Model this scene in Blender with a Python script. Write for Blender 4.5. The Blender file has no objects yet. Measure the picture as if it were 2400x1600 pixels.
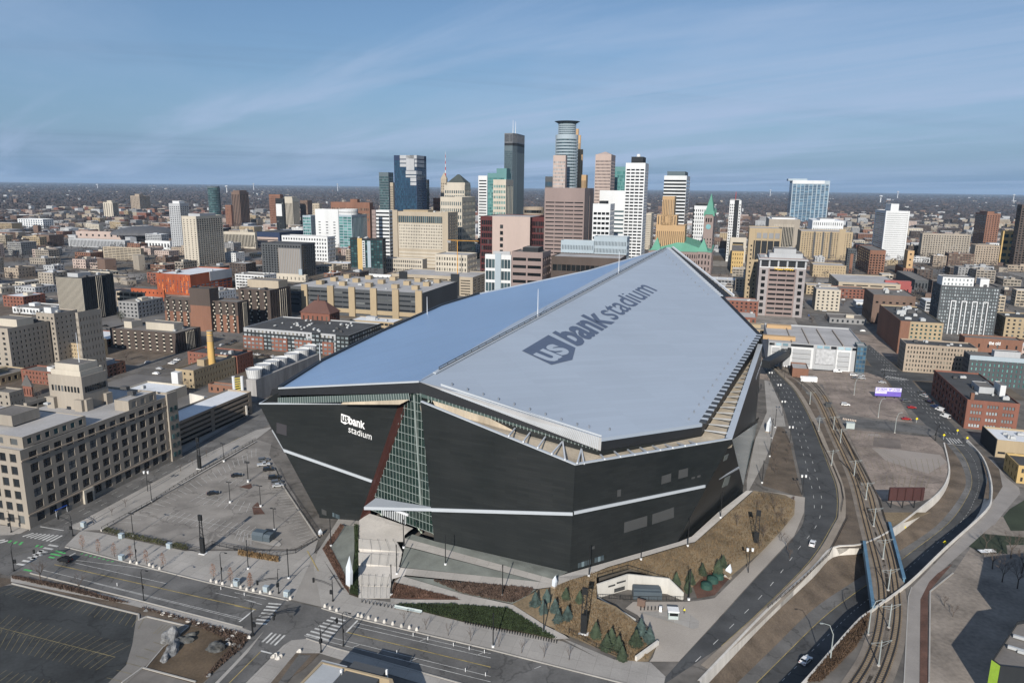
import bpy, bmesh, math, random, re
from math import sin, cos, tan, pi, radians, hypot, atan2
from mathutils import Vector, Matrix
from mathutils.geometry import tessellate_polygon, delaunay_2d_cdt
random.seed(7)
SC = bpy.context.scene
COL = SC.collection
V = Vector

# ------------------------------------------------------------ camera
F_PX, CAM_H, ROLL, CX, CY, HORIZON = 1690.0, 122.0, radians(0.72), 1200.0, 800.0, 437.0
PITCH = math.atan((CY - HORIZON) / F_PX)
_w = V((0, cos(PITCH), -sin(PITCH))); _u0 = V((0, sin(PITCH), cos(PITCH))); _r0 = V((1, 0, 0))
_r = _r0 * cos(ROLL) + _u0 * sin(ROLL); _u = _u0 * cos(ROLL) - _r0 * sin(ROLL)
CAM = V((0, 0, CAM_H))
cd = bpy.data.cameras.new('camera'); cd.sensor_width = 36; cd.lens = 36 * F_PX / 2400
cd.clip_start = 1; cd.clip_end = 200000
cam = bpy.data.objects.new('camera', cd); COL.objects.link(cam)
cam.matrix_world = Matrix(((_r.x, _u.x, -_w.x, 0), (_r.y, _u.y, -_w.y, 0), (_r.z, _u.z, -_w.z, CAM_H), (0, 0, 0, 1)))
SC.camera = cam

# ------------------------------------------------------------ light
SUN_EL, SUN_AZ = radians(26), radians(12)        # shadows fall 12 degrees right of straight ahead
SHADOW = V((sin(SUN_AZ), cos(SUN_AZ), 0))
sl = bpy.data.lights.new('sun', 'SUN'); sl.energy = 5.0; sl.angle = radians(0.5); sl.color = (1.0, 0.945, 0.865)
sun = bpy.data.objects.new('sun', sl); COL.objects.link(sun)
sdir = V((SHADOW.x * cos(SUN_EL), SHADOW.y * cos(SUN_EL), -sin(SUN_EL)))
sun.rotation_euler = sdir.to_track_quat('-Z', 'Y').to_euler(); sun.location = (-60, -200, 300)
wd = bpy.data.worlds.new('World'); SC.world = wd; wd.use_nodes = True
nt = wd.node_tree; nt.nodes.clear()
N = nt.nodes.new; L = nt.links.new
wo = N('ShaderNodeOutputWorld'); bg = N('ShaderNodeBackground'); sky = N('ShaderNodeTexSky')
sky.sky_type = 'NISHITA'; sky.sun_disc = False; sky.sun_elevation = SUN_EL; sky.sun_rotation = radians(180) + SUN_AZ
sky.altitude = 300; sky.air_density = 1.0; sky.dust_density = 0.4; sky.ozone_density = 4.0
bg.inputs[1].default_value = 0.080
tc = N('ShaderNodeTexCoord'); sx = N('ShaderNodeSeparateXYZ'); L(tc.outputs['Generated'], sx.inputs[0])
def wmath(op, a, b=None, c=None):
 n = N('ShaderNodeMath'); n.operation = op
 for i, q in enumerate((a, b, c)):
  if q is None: continue
  if isinstance(q, (int, float)): n.inputs[i].default_value = q
  else: L(q, n.inputs[i])
 return n.outputs[0]
zz = wmath('ADD', wmath('MAXIMUM', sx.outputs[2], 0.0), 0.06)
cb = N('ShaderNodeCombineXYZ'); L(wmath('DIVIDE', sx.outputs[0], zz), cb.inputs[0]); L(wmath('DIVIDE', sx.outputs[1], zz), cb.inputs[1])
def cirrus(rot, scale, stretch, det, lo, hi, seed):
 vr = N('ShaderNodeVectorRotate'); vr.rotation_type = 'Z_AXIS'; vr.inputs['Angle'].default_value = radians(rot); L(cb.outputs[0], vr.inputs[0])
 mp = N('ShaderNodeMapping'); mp.inputs['Scale'].default_value = (scale, scale * stretch, 1)
 mp.inputs['Location'].default_value = (seed, seed * .7, 0); L(vr.outputs[0], mp.inputs[0])
 no = N('ShaderNodeTexNoise'); no.inputs['Scale'].default_value = 1; no.inputs['Detail'].default_value = det; no.inputs['Roughness'].default_value = .58
 no.inputs['Distortion'].default_value = .6
 L(mp.outputs[0], no.inputs['Vector'])
 mr = N('ShaderNodeMapRange'); mr.inputs[1].default_value = lo; mr.inputs[2].default_value = hi; mr.interpolation_type = 'SMOOTHSTEP'; L(no.outputs[0], mr.inputs[0])
 return mr.outputs[0]
c1 = cirrus(-38, 0.75, 0.16, 9, .45, .70, 3.1)
c2 = cirrus(-20, 0.30, 0.35, 8, .38, .70, 5.4); c3 = cirrus(70, 0.35, 0.12, 6, .52, .66, 1.7)
cl = wmath('MULTIPLY', wmath('ADD', wmath('MULTIPLY', c1, .62), wmath('MULTIPLY', c2, .55)), 1.0)
mixd = N('ShaderNodeMix'); mixd.data_type = 'RGBA'; L(wmath('MULTIPLY', c3, .45), mixd.inputs[0]); mixd.inputs[7].default_value = (1.7, 2.7, 4.3, 1)
mixc = N('ShaderNodeMix'); mixc.data_type = 'RGBA'; L(cl, mixc.inputs[0]); mixc.inputs[7].default_value = (4.6, 6.0, 8.4, 1)
hz = wmath('POWER', wmath('SUBTRACT', 1.0, wmath('MAXIMUM', sx.outputs[2], 0.0)), 7.0)   # thin ground haze, the same all round
mixh = N('ShaderNodeMix'); mixh.data_type = 'RGBA'; L(wmath('MULTIPLY', hz, .93), mixh.inputs[0]); L(sky.outputs[0], mixh.inputs[6]); mixh.inputs[7].default_value = (1.7, 3.3, 5.9, 1)
L(mixh.outputs[2], mixd.inputs[6]); L(mixd.outputs[2], mixc.inputs[6])
L(mixc.outputs[2], bg.inputs[0]); L(bg.outputs[0], wo.inputs[0])
SC.view_settings.view_transform = 'Standard'; SC.view_settings.look = 'None'; SC.view_settings.exposure = 0.1; SC.view_settings.gamma = 1
SC.view_settings.use_curve_mapping = False
SC.cycles.use_denoising = True
SC.cycles.max_bounces = 5; SC.cycles.diffuse_bounces = 1; SC.cycles.glossy_bounces = 3; SC.cycles.transmission_bounces = 3; SC.cycles.volume_bounces = 0
SC.cycles.caustics_reflective = False; SC.cycles.caustics_refractive = False

# ------------------------------------------------------------ survey helpers: a pixel of the photograph to a place on the ground
REG = {'O': (0, 0, 2352/2400), 'P': (0, 0, 1), 'R1': (0, 400, 3.92), 'R2': (500, 340, 4.612), 'R3': (850, 260, 4.612), 'R4': (1250, 260, 4.612), 'R5': (1600, 380, 4.612),
    'R6': (1900, 440, 4.612), 'R7': (0, 680, 4.612), 'R8': (400, 620, 4.612), 'S1': (0, 900, 3.92), 'S2': (0, 1200, 3.92),
    'S3': (550, 1100, 3.92), 'S4': (550, 1300, 3.92), 'S5': (900, 1150, 3.92), 'S6': (1300, 1150, 3.92), 'S7': (1800, 1200, 3.92),
    'S8': (1750, 800, 3.618), 'T1': (580, 850, 3.92), 'T2': (950, 850, 4.704), 'T3': (1300, 950, 4.48), 'T4': (1550, 720, 3.647),
    'T5': (1000, 550, 3.92), 'T6': (1400, 550, 5.227), 'T7': (600, 620, 3.92), 'T8': (1700, 600, 3.36)}
def px(r, x, y):
 a, b, s = REG[r]; return (a + x / s, b + y / s)
def ray(x, y): return _w + _r * ((x - CX) / F_PX) - _u * ((y - CY) / F_PX)
def G(x, y, z=0.0):
 d = ray(x, y); return CAM + d * ((z - CAM_H) / d.z)
def g(r, x, y, z=0.0): return G(*px(r, x, y), z)
def proj(p):
 d = V(p) - CAM; z = d.dot(_w); return (CX + F_PX * d.dot(_r) / z, CY - F_PX * d.dot(_u) / z)
def plane3(a, b, c):
 n = (b - a).cross(c - a); n.normalize(); return n, a
def vplane(a, b):
 n = V((b.y - a.y, a.x - b.x, 0)); n.normalize(); return n, a
def hit(pl, x, y):
 d = ray(x, y); return CAM + d * ((pl[1] - CAM).dot(pl[0]) / d.dot(pl[0]))
GRID = radians(16.5)
def gv(a=GRID): return V((sin(a), cos(a), 0))          # along the streets that run away from the camera
def gu(a=GRID): return V((cos(a), -sin(a), 0))         # across them, to the right
UP = V((0, 0, 1))

# ------------------------------------------------------------ materials
MATS = {}
def new_mat(name):
 m = bpy.data.materials.new(name); m.use_nodes = True
 return m, m.node_tree, m.node_tree.nodes['Principled BSDF']
def mat(name, col, rough=.85, var=.12, sc=.15, sc2=2.0, metal=0.0, spec=.35, bump=0.0, streak=False, obrand=0.0, crack=0, joint=0):
 if name in MATS: return MATS[name]
 m, t, b = new_mat(name)
 n = t.nodes.new; l = t.links.new
 geo = n('ShaderNodeNewGeometry'); vec = geo.outputs['Position']
 mp = n('ShaderNodeMapping'); l(vec, mp.inputs[0])
 mp.inputs['Scale'].default_value = (1, 1, .15 if streak else 1)
 n1 = n('ShaderNodeTexNoise'); n1.inputs['Scale'].default_value = sc; n1.inputs['Detail'].default_value = 4; l(mp.outputs[0], n1.inputs['Vector'])
 n2 = n('ShaderNodeTexNoise'); n2.inputs['Scale'].default_value = sc2; n2.inputs['Detail'].default_value = 3; l(mp.outputs[0], n2.inputs['Vector'])
 ad = n('ShaderNodeMath'); ad.operation = 'MULTIPLY_ADD'; l(n2.outputs[0], ad.inputs[0]); ad.inputs[1].default_value = .45; l(n1.outputs[0], ad.inputs[2])
 last = ad.outputs[0]; off = .725
 if obrand:
  oi = n('ShaderNodeObjectInfo'); a2 = n('ShaderNodeMath'); a2.operation = 'MULTIPLY_ADD'; l(oi.outputs['Random'], a2.inputs[0]); a2.inputs[1].default_value = obrand; l(last, a2.inputs[2]); last = a2.outputs[0]; off += obrand / 2
 mr = n('ShaderNodeMapRange'); l(last, mr.inputs[0]); mr.inputs[1].default_value = off - .3; mr.inputs[2].default_value = off + .3
 mr.inputs[3].default_value = 1 - var * 1.6; mr.inputs[4].default_value = 1 + var * 1.6; mr.clamp = False
 vm = n('ShaderNodeVectorMath'); vm.operation = 'SCALE'; vm.inputs[0].default_value = col[:3]; l(mr.outputs[0], vm.inputs['Scale'])
 cout = vm.outputs[0]
 if crack:      # sealed cracks, and oil-dark wear between them
  vo = n('ShaderNodeTexVoronoi'); vo.feature = 'DISTANCE_TO_EDGE'; vo.inputs['Scale'].default_value = crack; nd = n('ShaderNodeTexNoise'); nd.inputs['Scale'].default_value = .35; l(vec, nd.inputs['Vector'])
  av = n('ShaderNodeVectorMath'); av.operation = 'MULTIPLY_ADD'; l(nd.outputs['Color'], av.inputs[0]); av.inputs[1].default_value = (6, 6, 0); l(vec, av.inputs[2]); l(av.outputs[0], vo.inputs['Vector'])
  cm = n('ShaderNodeMapRange'); l(vo.outputs['Distance'], cm.inputs[0]); cm.inputs[1].default_value = 0; cm.inputs[2].default_value = .022; cm.inputs[3].default_value = .62; cm.inputs[4].default_value = 1
  n3 = n('ShaderNodeTexNoise'); n3.inputs['Scale'].default_value = .11; n3.inputs['Detail'].default_value = 6; l(vec, n3.inputs['Vector']); cs = n('ShaderNodeMapRange'); l(n3.outputs[0], cs.inputs[0]); cs.inputs[1].default_value = .36; cs.inputs[2].default_value = .62; cs.inputs[3].default_value = .76; cs.inputs[4].default_value = 1.1
  mm = n('ShaderNodeMath'); mm.operation = 'MULTIPLY'; l(cm.outputs[0], mm.inputs[0]); l(cs.outputs[0], mm.inputs[1]); vs_ = n('ShaderNodeVectorMath'); vs_.operation = 'SCALE'; l(cout, vs_.inputs[0]); l(mm.outputs[0], vs_.inputs['Scale']); cout = vs_.outputs[0]
 if joint:      # slab joints
  mq = n('ShaderNodeMapping'); mq.inputs['Rotation'].default_value = (0, 0, radians(17)); l(vec, mq.inputs[0]); bk_ = n('ShaderNodeTexBrick'); bk_.offset = 0; l(mq.outputs[0], bk_.inputs['Vector']); bk_.inputs['Scale'].default_value = 1; bk_.inputs['Brick Width'].default_value = joint; bk_.inputs['Row Height'].default_value = joint; bk_.inputs['Mortar Size'].default_value = .05
  bk_.inputs['Color1'].default_value = (.93, .93, .93, 1); bk_.inputs['Color2'].default_value = (1.05, 1.05, 1.05, 1); bk_.inputs['Mortar'].default_value = (.72, .72, .72, 1); vj = n('ShaderNodeVectorMath'); vj.operation = 'MULTIPLY'; l(cout, vj.inputs[0]); l(bk_.outputs[0], vj.inputs[1]); cout = vj.outputs[0]
 l(cout, b.inputs['Base Color'])
 b.inputs['Roughness'].default_value = rough; b.inputs['Metallic'].default_value = metal; b.inputs['Specular IOR Level'].default_value = spec
 if bump:
  bp = n('ShaderNodeBump'); bp.inputs['Strength'].default_value = bump; bp.inputs['Distance'].default_value = .05; l(n2.outputs[0], bp.inputs['Height']); l(bp.outputs[0], b.inputs['Normal'])
 MATS[name] = m; return m
def glass(name, dark, light, rough=.08, frac=.25, spec=.6, metal=0.0):
 """window glass: each pane its own tint, a few with blinds drawn"""
 if name in MATS: return MATS[name]
 m, t, b = new_mat(name); n = t.nodes.new; l = t.links.new
 geo = n('ShaderNodeNewGeometry'); oi = n('ShaderNodeObjectInfo')
 ad = n('ShaderNodeMath'); ad.operation = 'ADD'; l(geo.outputs['Random Per Island'], ad.inputs[0]); l(oi.outputs['Random'], ad.inputs[1])
 fr = n('ShaderNodeMath'); fr.operation = 'FRACT'; l(ad.outputs[0], fr.inputs[0])
 cr = n('ShaderNodeValToRGB'); e = cr.color_ramp.elements
 e[0].color = (*[q * .7 for q in dark], 1); e[0].position = 0
 e[1].color = (*light, 1); e[1].position = 1
 x = cr.color_ramp.elements.new(1 - frac); x.color = (*[q * 1.3 for q in dark], 1)
 l(fr.outputs[0], cr.inputs[0]); l(cr.outputs[0], b.inputs['Base Color'])
 b.inputs['Roughness'].default_value = rough; b.inputs['Specular IOR Level'].default_value = spec; b.inputs['Metallic'].default_value = metal
 MATS[name] = m; return m

# ------------------------------------------------------------ mesh helpers
WLOC = {}
def tag(o, label=None, cat=None, group=None, kind=None):
 if label: o['label'] = label
 if cat: o['category'] = cat
 if group: o['group'] = group
 if kind: o['kind'] = kind
 return o
def empty(name, loc, label=None, cat=None, group=None):
 o = bpy.data.objects.new(name, None); COL.objects.link(o); o.location = loc; o.empty_display_size = 1
 WLOC[o] = V(loc); return tag(o, label, cat, group)
class MB:
 def __init__(s): s.v = []; s.f = []; s.m = []; s.mi = 0
 def poly(s, pts, mi=None):
  k = len(s.v); s.v += [tuple(p) for p in pts]; s.f.append(tuple(range(k, k + len(pts)))); s.m.append(s.mi if mi is None else mi); return s
 def quad(s, a, b, c, d, mi=None): return s.poly((a, b, c, d), mi)
 def box(s, c, size, ang=0.0, mi=None, z0=True):
  """box standing on c (z0) or centred on it, turned by grid angle ang (clockwise from +Y)"""
  hx, hy, hz = size[0] / 2, size[1] / 2, size[2]
  c = V(c); ux = gu(ang); vy = gv(ang); b = 0 if z0 else -hz / 2
  P = [c + ux * (sx_ * hx) + vy * (sy_ * hy) + UP * (b + (hz if t else 0)) for t in (0, 1) for sx_, sy_ in ((-1, -1), (1, -1), (1, 1), (-1, 1))]
  k = len(s.v); s.v += [tuple(p) for p in P]
  for f in ((0, 3, 2, 1), (4, 5, 6, 7), (0, 1, 5, 4), (1, 2, 6, 5), (2, 3, 7, 6), (3, 0, 4, 7)):
   s.f.append(tuple(k + i for i in f)); s.m.append(s.mi if mi is None else mi)
  return s
 def prism(s, pts, z0, z1, mi=None, top=True, bottom=False, mitop=None):
  """pts counter-clockwise from above"""
  n = len(pts); k = len(s.v)
  zs0 = z0 if isinstance(z0, (list, tuple)) else [z0] * n; zs1 = z1 if isinstance(z1, (list, tuple)) else [z1] * n
  s.v += [(p[0], p[1], zs0[i]) for i, p in enumerate(pts)] + [(p[0], p[1], zs1[i]) for i, p in enumerate(pts)]
  m_ = s.mi if mi is None else mi
  for i in range(n):
   j = (i + 1) % n; s.f.append((k + i, k + j, k + n + j, k + n + i)); s.m.append(m_)
  if top: s.f.append(tuple(k + n + i for i in range(n))); s.m.append(m_ if mitop is None else mitop)
  if bottom: s.f.append(tuple(k + n - 1 - i for i in range(n))); s.m.append(m_)
  return s
 def cyl(s, c, r0, r1, h, n=12, mi=None, cap=True):
  c = V(c); k = len(s.v); m_ = s.mi if mi is None else mi
  for q, (r, z) in enumerate(((r0, 0), (r1, h))):
   s.v += [(c.x + r * cos(2 * pi * i / n), c.y + r * sin(2 * pi * i / n), c.z + z) for i in range(n)]
  for i in range(n):
   j = (i + 1) % n; s.f.append((k + i, k + j, k + n + j, k + n + i)); s.m.append(m_)
  if cap and r1 > 0: s.f.append(tuple(k + n + i for i in range(n))); s.m.append(m_)
  return s
 def bar(s, a, b, w, h=None, mi=None):
  """rectangular bar from a to b"""
  a, b = V(a), V(b); h = h or w; d = (b - a).normalized()
  side = d.cross(UP); side = side.normalized() if side.length > 1e-4 else V((1, 0, 0)); up = side.cross(d).normalized()
  k = len(s.v); m_ = s.mi if mi is None else mi
  for p in (a, b):
   for q, t in ((-1, -1), (1, -1), (1, 1), (-1, 1)): s.v.append(tuple(p + side * (q * w / 2) + up * (t * h / 2)))
  for f in ((0, 1, 5, 4), (1, 2, 6, 5), (2, 3, 7, 6), (3, 0, 4, 7), (3, 2, 1, 0), (4, 5, 6, 7)):
   s.f.append(tuple(k + i for i in f)); s.m.append(m_)
  return s
 def tube(s, pts, r, n=6, mi=None):
  pts = [V(p) for p in pts]; k = len(s.v); m_ = s.mi if mi is None else mi
  rr = r if isinstance(r, (list, tuple)) else [r] * len(pts)
  for i, p in enumerate(pts):
   d = (pts[min(i + 1, len(pts) - 1)] - pts[max(i - 1, 0)]).normalized()
   a = d.cross(V((0, 0, 1))); a = a.normalized() if a.length > 1e-3 else V((1, 0, 0)); b = d.cross(a)
   s.v += [tuple(p + (a * cos(2 * pi * q / n) + b * sin(2 * pi * q / n)) * rr[i]) for q in range(n)]
  for i in range(len(pts) - 1):
   for q in range(n):
    w = (q + 1) % n; s.f.append((k + i * n + q, k + i * n + w, k + (i + 1) * n + w, k + (i + 1) * n + q)); s.m.append(m_)
  return s
 def mesh(s, name, mats, off=V((0, 0, 0)), smooth=False):
  me = bpy.data.meshes.new(name)
  me.from_pydata([(v[0] - off.x, v[1] - off.y, v[2] - off.z) for v in s.v], [], s.f)
  for m in (mats if isinstance(mats, (list, tuple)) else [mats]): me.materials.append(m)
  if any(s.m): me.polygons.foreach_set('material_index', s.m)
  if smooth: me.polygons.foreach_set('use_smooth', [True] * len(s.f))
  me.update(); return me
 def build(s, name, mats, parent=None, smooth=False, label=None, cat=None, group=None, kind=None, loc=None):
  """world-space vertices to one object; its origin is its own lowest centre"""
  if not s.f: return None
  if loc is None:
   xs = [v[0] for v in s.v]; ys = [v[1] for v in s.v]; zs = [v[2] for v in s.v]
   loc = V(((min(xs) + max(xs)) / 2, (min(ys) + max(ys)) / 2, min(zs)))
  loc = V(loc)
  o = bpy.data.objects.new(name, s.mesh(name, mats, loc, smooth)); COL.objects.link(o)
  o.location = loc - (WLOC[parent] if parent else V((0, 0, 0)))
  if parent: o.parent = parent
  WLOC[o] = loc
  return tag(o, label, cat, group, kind)
def place(name, me, loc, parent=None, rotz=0.0, scale=None, label=None, cat=None, group=None):
 o = bpy.data.objects.new(name, me); COL.objects.link(o); loc = V(loc)
 o.location = loc - (WLOC[parent] if parent else V((0, 0, 0)))
 if parent: o.parent = parent
 if rotz: o.rotation_euler = (0, 0, rotz)
 if scale: o.scale = scale
 WLOC[o] = loc
 return tag(o, label, cat, group)
def copy_tree(src, loc, rotz=0.0, label=None, scale=None):
 """a copy of a thing built at the origin, with copies of its parts and their sub-parts"""
 def rec(o, par):
  c = o.copy(); COL.objects.link(c)
  if par: c.parent = par
  for ch in o.children: rec(ch, c)
  return c
 r = rec(src, None); r.location = loc; r.rotation_euler = (0, 0, rotz)
 if scale: r.scale = (scale,) * 3 if isinstance(scale, (int, float)) else scale
 if label: r['label'] = label
 return r
def drop_tree(o):
 for c in list(o.children): drop_tree(c)
 bpy.data.objects.remove(o)
_bm = MB().box((0, 0, 0), (1, 1, 1), z0=False)
_unit = {}
def unit_box(m):
 if m.name not in _unit: _unit[m.name] = _bm.mesh('panel', m)
 return _unit[m.name]

def tri_sheet(pts, holes=(), z=None, maxlen=0, hfun=None, off=0.0):
 """triangulated sheet (list of MB) from a polygon of places; optional draping on hfun"""
 loops = [[V((p[0], p[1], 0)) for p in pts]] + [[V((p[0], p[1], 0)) for p in h] for h in holes]
 flat = [p for lp in [pts] + list(holes) for p in lp]
 if holes:      # constrained triangulation, then drop what lies inside a hole
  n0 = len(pts); ed = [(i, (i + 1) % n0) for i in range(n0)]; k0 = n0
  for h in holes: ed += [(k0 + i, k0 + (i + 1) % len(h)) for i in range(len(h))]; k0 += len(h)
  vs2, _, fc, *_r2 = delaunay_2d_cdt([V((p[0], p[1])) for p in flat], ed, [], 0, 1e-4)
  def inside(x, y, h):
   c = False; j = len(h) - 1
   for i in range(len(h)):
    if (h[i][1] > y) != (h[j][1] > y) and x < (h[j][0] - h[i][0]) * (y - h[i][1]) / (h[j][1] - h[i][1]) + h[i][0]: c = not c
    j = i
   return c
  flat = [V((p.x, p.y, z or 0)) for p in vs2]
  tris = [f for f in fc if not any(inside(sum(vs2[i].x for i in f) / 3, sum(vs2[i].y for i in f) / 3, h) for h in holes)]
 else: tris = tessellate_polygon(loops)
 bm = bmesh.new(); vs = [bm.verts.new((p[0], p[1], (z if z is not None else (p[2] if len(p) > 2 else 0)))) for p in flat]
 for t in tris:
  try: bm.faces.new([vs[i] for i in t])
  except ValueError: pass
 if maxlen:
  for _ in range(6):
   ed = [e for e in bm.edges if e.calc_length() > maxlen]
   if not ed: break
   bmesh.ops.subdivide_edges(bm, edges=ed, cuts=1, use_grid_fill=False); bmesh.ops.triangulate(bm, faces=bm.faces[:])
 if hfun:
  for v in bm.verts: v.co.z = hfun(v.co.x, v.co.y) + off
 bmesh.ops.recalc_face_normals(bm, faces=bm.faces[:])
 bm.normal_update()
 if sum(f.normal.z * f.calc_area() for f in bm.faces) < 0: bmesh.ops.reverse_faces(bm, faces=bm.faces[:])
 mb = MB(); bm.verts.index_update(); mb.v = [tuple(v.co) for v in bm.verts]; mb.f = [tuple(v.index for v in f.verts) for f in bm.faces]; mb.m = [0] * len(mb.f); bm.free()
 return mb
def sheet(name, pts, material, z=None, kind='structure', holes=(), **k):
 return tri_sheet(pts, holes, z, **k).build(name, material, kind=kind)
def smooth_path(pts, n=4):
 """Catmull-Rom through places"""
 P = [V(p) for p in pts]; P = [P[0] * 2 - P[1]] + P + [P[-1] * 2 - P[-2]]; out = []
 for i in range(1, len(P) - 2):
  for q in range(n):
   t = q / n; a, b, c, d = P[i - 1:i + 3]
   out.append(((b * 2) + (c - a) * t + (a * 2 - b * 5 + c * 4 - d) * t * t + (b * 3 - a - c * 3 + d) * t ** 3) * .5)
 return out + [P[-2]]
def offset_path(pts, d):
 """shift a path sideways, positive to the right of its direction"""
 out = []
 for i, p in enumerate(pts):
  t = pts[min(i + 1, len(pts) - 1)] - pts[max(i - 1, 0)]; t.z = 0; t.normalize(); out.append(p + V((t.y, -t.x, 0)) * d)
 return out
def strip(mb, a, b, dz=0.0):
 """ruled strip between two paths of equal length"""
 for i in range(len(a) - 1):
  q = [V(a[i]), V(b[i]), V(b[i + 1]), V(a[i + 1])]
  for p in q: p.z += dz
  nrm = (q[1] - q[0]).cross(q[3] - q[0])
  mb.poly(q if nrm.z >= 0 else q[::-1])
 return mb
# ============================================================ ground, roads, lots
M_GROUND = mat('city_ground', (.15, .136, .12), .95, .3, .02, .4, crack=.03)
M_ASPH = mat('asphalt', (.138, .133, .126), .9, .2, .05, 1.5, crack=.07)
M_ASPHD = mat('dark_asphalt', (.072, .073, .073), .9, .18, .04, 1.5, crack=.05)
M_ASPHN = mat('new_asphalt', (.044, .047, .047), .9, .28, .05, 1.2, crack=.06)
M_LOT = mat('worn_lot', (.262, .240, .214), .92, .12, .05, 1.4, crack=.06)
M_LOTB = mat('brown_lot', (.265, .215, .178), .92, .3, .045, 1.0, crack=.09)
M_CONC = mat('concrete', (.345, .322, .292), .9, .12, .08, 1.6, joint=4.5)
M_CONCL = mat('pale_concrete', (.50, .465, .42), .9, .12, .08, 1.2)
M_GRASS = mat('dormant_grass', (.205, .155, .095), .95, .35, .10, 1.6, bump=.6)
M_BROWN = mat('brown_verge', (.125, .097, .072), .95, .35, .12, 1.8, bump=.6)
M_MULCH = mat('red_mulch', (.115, .062, .045), .95, .3, .2, 2.5, bump=.6)
M_GRAVEL = mat('grey_gravel_bed', (.165, .175, .155), .95, .18, .2, 3.0, bump=.4)
M_DIRT = mat('dirt', (.24, .205, .17), .95, .35, .06, .8, bump=.4)
M_LINE = mat('white_road_paint', (.54, .53, .50), .8, .28, .4, 3)
M_YEL = mat('yellow_road_paint', (.34, .26, .10), .8, .35, .3, 3)
M_GRN = mat('green_road_paint', (.10, .42, .13), .8, .15, .3, 3)
M_KERB = mat('kerb_stone', (.36, .34, .31), .9, .1)
M_WALLC = mat('retaining_wall_concrete', (.58, .545, .49), .9, .16, .1, .8, streak=True)
M_BALL = mat('track_ballast', (.21, .178, .145), .95, .2, .2, 3)
M_RAIL = mat('rail_steel', (.05, .042, .036), .5, .1, metal=.3)
M_TIE = mat('timber_tie', (.18, .135, .085), .9, .2)
M_BLACK = mat('black_metal', (.016, .017, .018), .5, .05)
M_BLUEG = mat('blue_girder', (.10, .19, .27), .6, .15, .3, 2)

# stadium hill: ground climbs to the terrace round the building
H_PTS = [G(868, 1193, 5), G(1016, 1249, 5), G(1334, 1340, 5), G(1587, 1270, 5), G(1742, 1138, 3)]
ST_L0, ST_L1 = G(839, 1396, 0), G(842, 1222, 5)         # left edge of the great stair
def hgt(x, y):
 best = 1e9
 for a, b in zip(H_PTS, H_PTS[1:]):
  ex, ey = b.x - a.x, b.y - a.y; t = max(0, min(1, ((x - a.x) * ex + (y - a.y) * ey) / (ex * ex + ey * ey)))
  best = min(best, hypot(x - a.x - ex * t, y - a.y - ey * t))
 h = 5.0 * max(0.0, min(1.0, 1 - (best - 4) / 27))
 ex, ey = ST_L1.x - ST_L0.x, ST_L1.y - ST_L0.y; s = ((x - ST_L0.x) * ey - (y - ST_L0.y) * ex) / hypot(ex, ey)    # positive right of the stair edge
 h *= max(0.0, min(1.0, (s + 9) / 9.0)) if s < 0 else 1
 return h * max(0.0, min(1.0, (330 - y) / 60))
def gh(r, x, y):
 z = 0.0
 for _ in range(12):
  p = g(r, x, y, z); z = z * .4 + hgt(p.x, p.y) * .6
 return V((p.x, p.y, z))
LAY = [0]
def hs(name, r, pts, m, off=.05, kind='structure', maxlen=4.0):
 LAY[0] += 1; return sheet(name, [gh(r, *p) for p in pts], m, kind=kind, maxlen=maxlen, hfun=hgt, off=off + LAY[0] * .0006)
def fs(name, r, pts, m, z=.02, kind='structure'):
 LAY[0] += 1; return sheet(name, [g(r, *p) for p in pts], m, z=z + LAY[0] * .00015, kind=kind)      # no two sheets in one plane
class Paint:
 """road paint: one object for each run of markings on one surface"""
 def __init__(s): s.mb = MB()
 def line(s, a, b, w, z):
  z += .03
  a, b = V(a), V(b); d = (b - a); d.z = 0; d.normalize(); n = V((d.y, -d.x, 0)) * (w / 2)
  s.mb.poly([V((p.x, p.y, z)) for p in (a - n, a + n, b + n, b - n)][::-1]); return s
 def path(s, pts, w, z):
  for a, b in zip(pts, pts[1:]): s.line(a, b, w, z)
  return s
 def dash(s, pts, w, z, on=3.0, off_=6.0):
  acc = 0.0
  for a, b in zip(pts, pts[1:]):
   Ln = (V(b) - V(a)).length; t = 0.0
   while t < Ln:
    ph = acc % (on + off_)
    if ph < on:
     e = min(Ln, t + on - ph); s.line(V(a) + (V(b) - V(a)) * (t / Ln), V(a) + (V(b) - V(a)) * (e / Ln), w, z); st_ = e - t + 1e-3
    else: st_ = min(Ln - t, on + off_ - ph) + 1e-3
    t += st_; acc += st_
  return s
 def done(s, name, m): return s.mb.build(name, m, kind='structure')

# ---- the cutting of the sunken road: hole left, wall foot, road left, road right, hole right
CUT = [  # (HL, L, R, HR, z)
 ((2214, 1038), (2217, 1038), (2264, 1035), (2267, 1035), 0.0),
 ((2223, 1076), (2247.5, 1076), (2297, 1071), (2301, 1074), -.5),
 ((2226, 1110), (2264, 1126), (2311, 1123), (2319, 1122), -1.5),
 ((2209, 1148), (2247, 1168), (2305.5, 1168), (2322, 1165), -2.5),
 ((2164.6, 1187), (2195, 1231), (2285, 1215), (2308, 1200), -4.0),
 ((2091, 1243), (2106, 1292), (2198, 1302), (2213, 1287), -5.5),
 ((2022, 1276), (2035, 1340), (2120, 1380), (2129, 1368), -6.0),
 ((1953, 1285), (1985, 1372), (2040, 1440), (2042, 1432), -6.0),
 ((1907, 1332), (1902, 1430), (1985, 1500), (2001, 1465), -6.0),
 ((1800, 1431), (1800, 1529), (1884, 1600), (1890, 1592), -6.0),
 ((1640, 1598), (1665, 1660), (1762, 1728), (1770, 1720), -6.0)]
cHL = [G(*c[0], 0) for c in CUT]; cHR = [G(*c[3], 0) for c in CUT]
cL = [G(*c[1], c[4]) for c in CUT]; cR = [G(*c[2], c[4]) for c in CUT]
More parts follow.
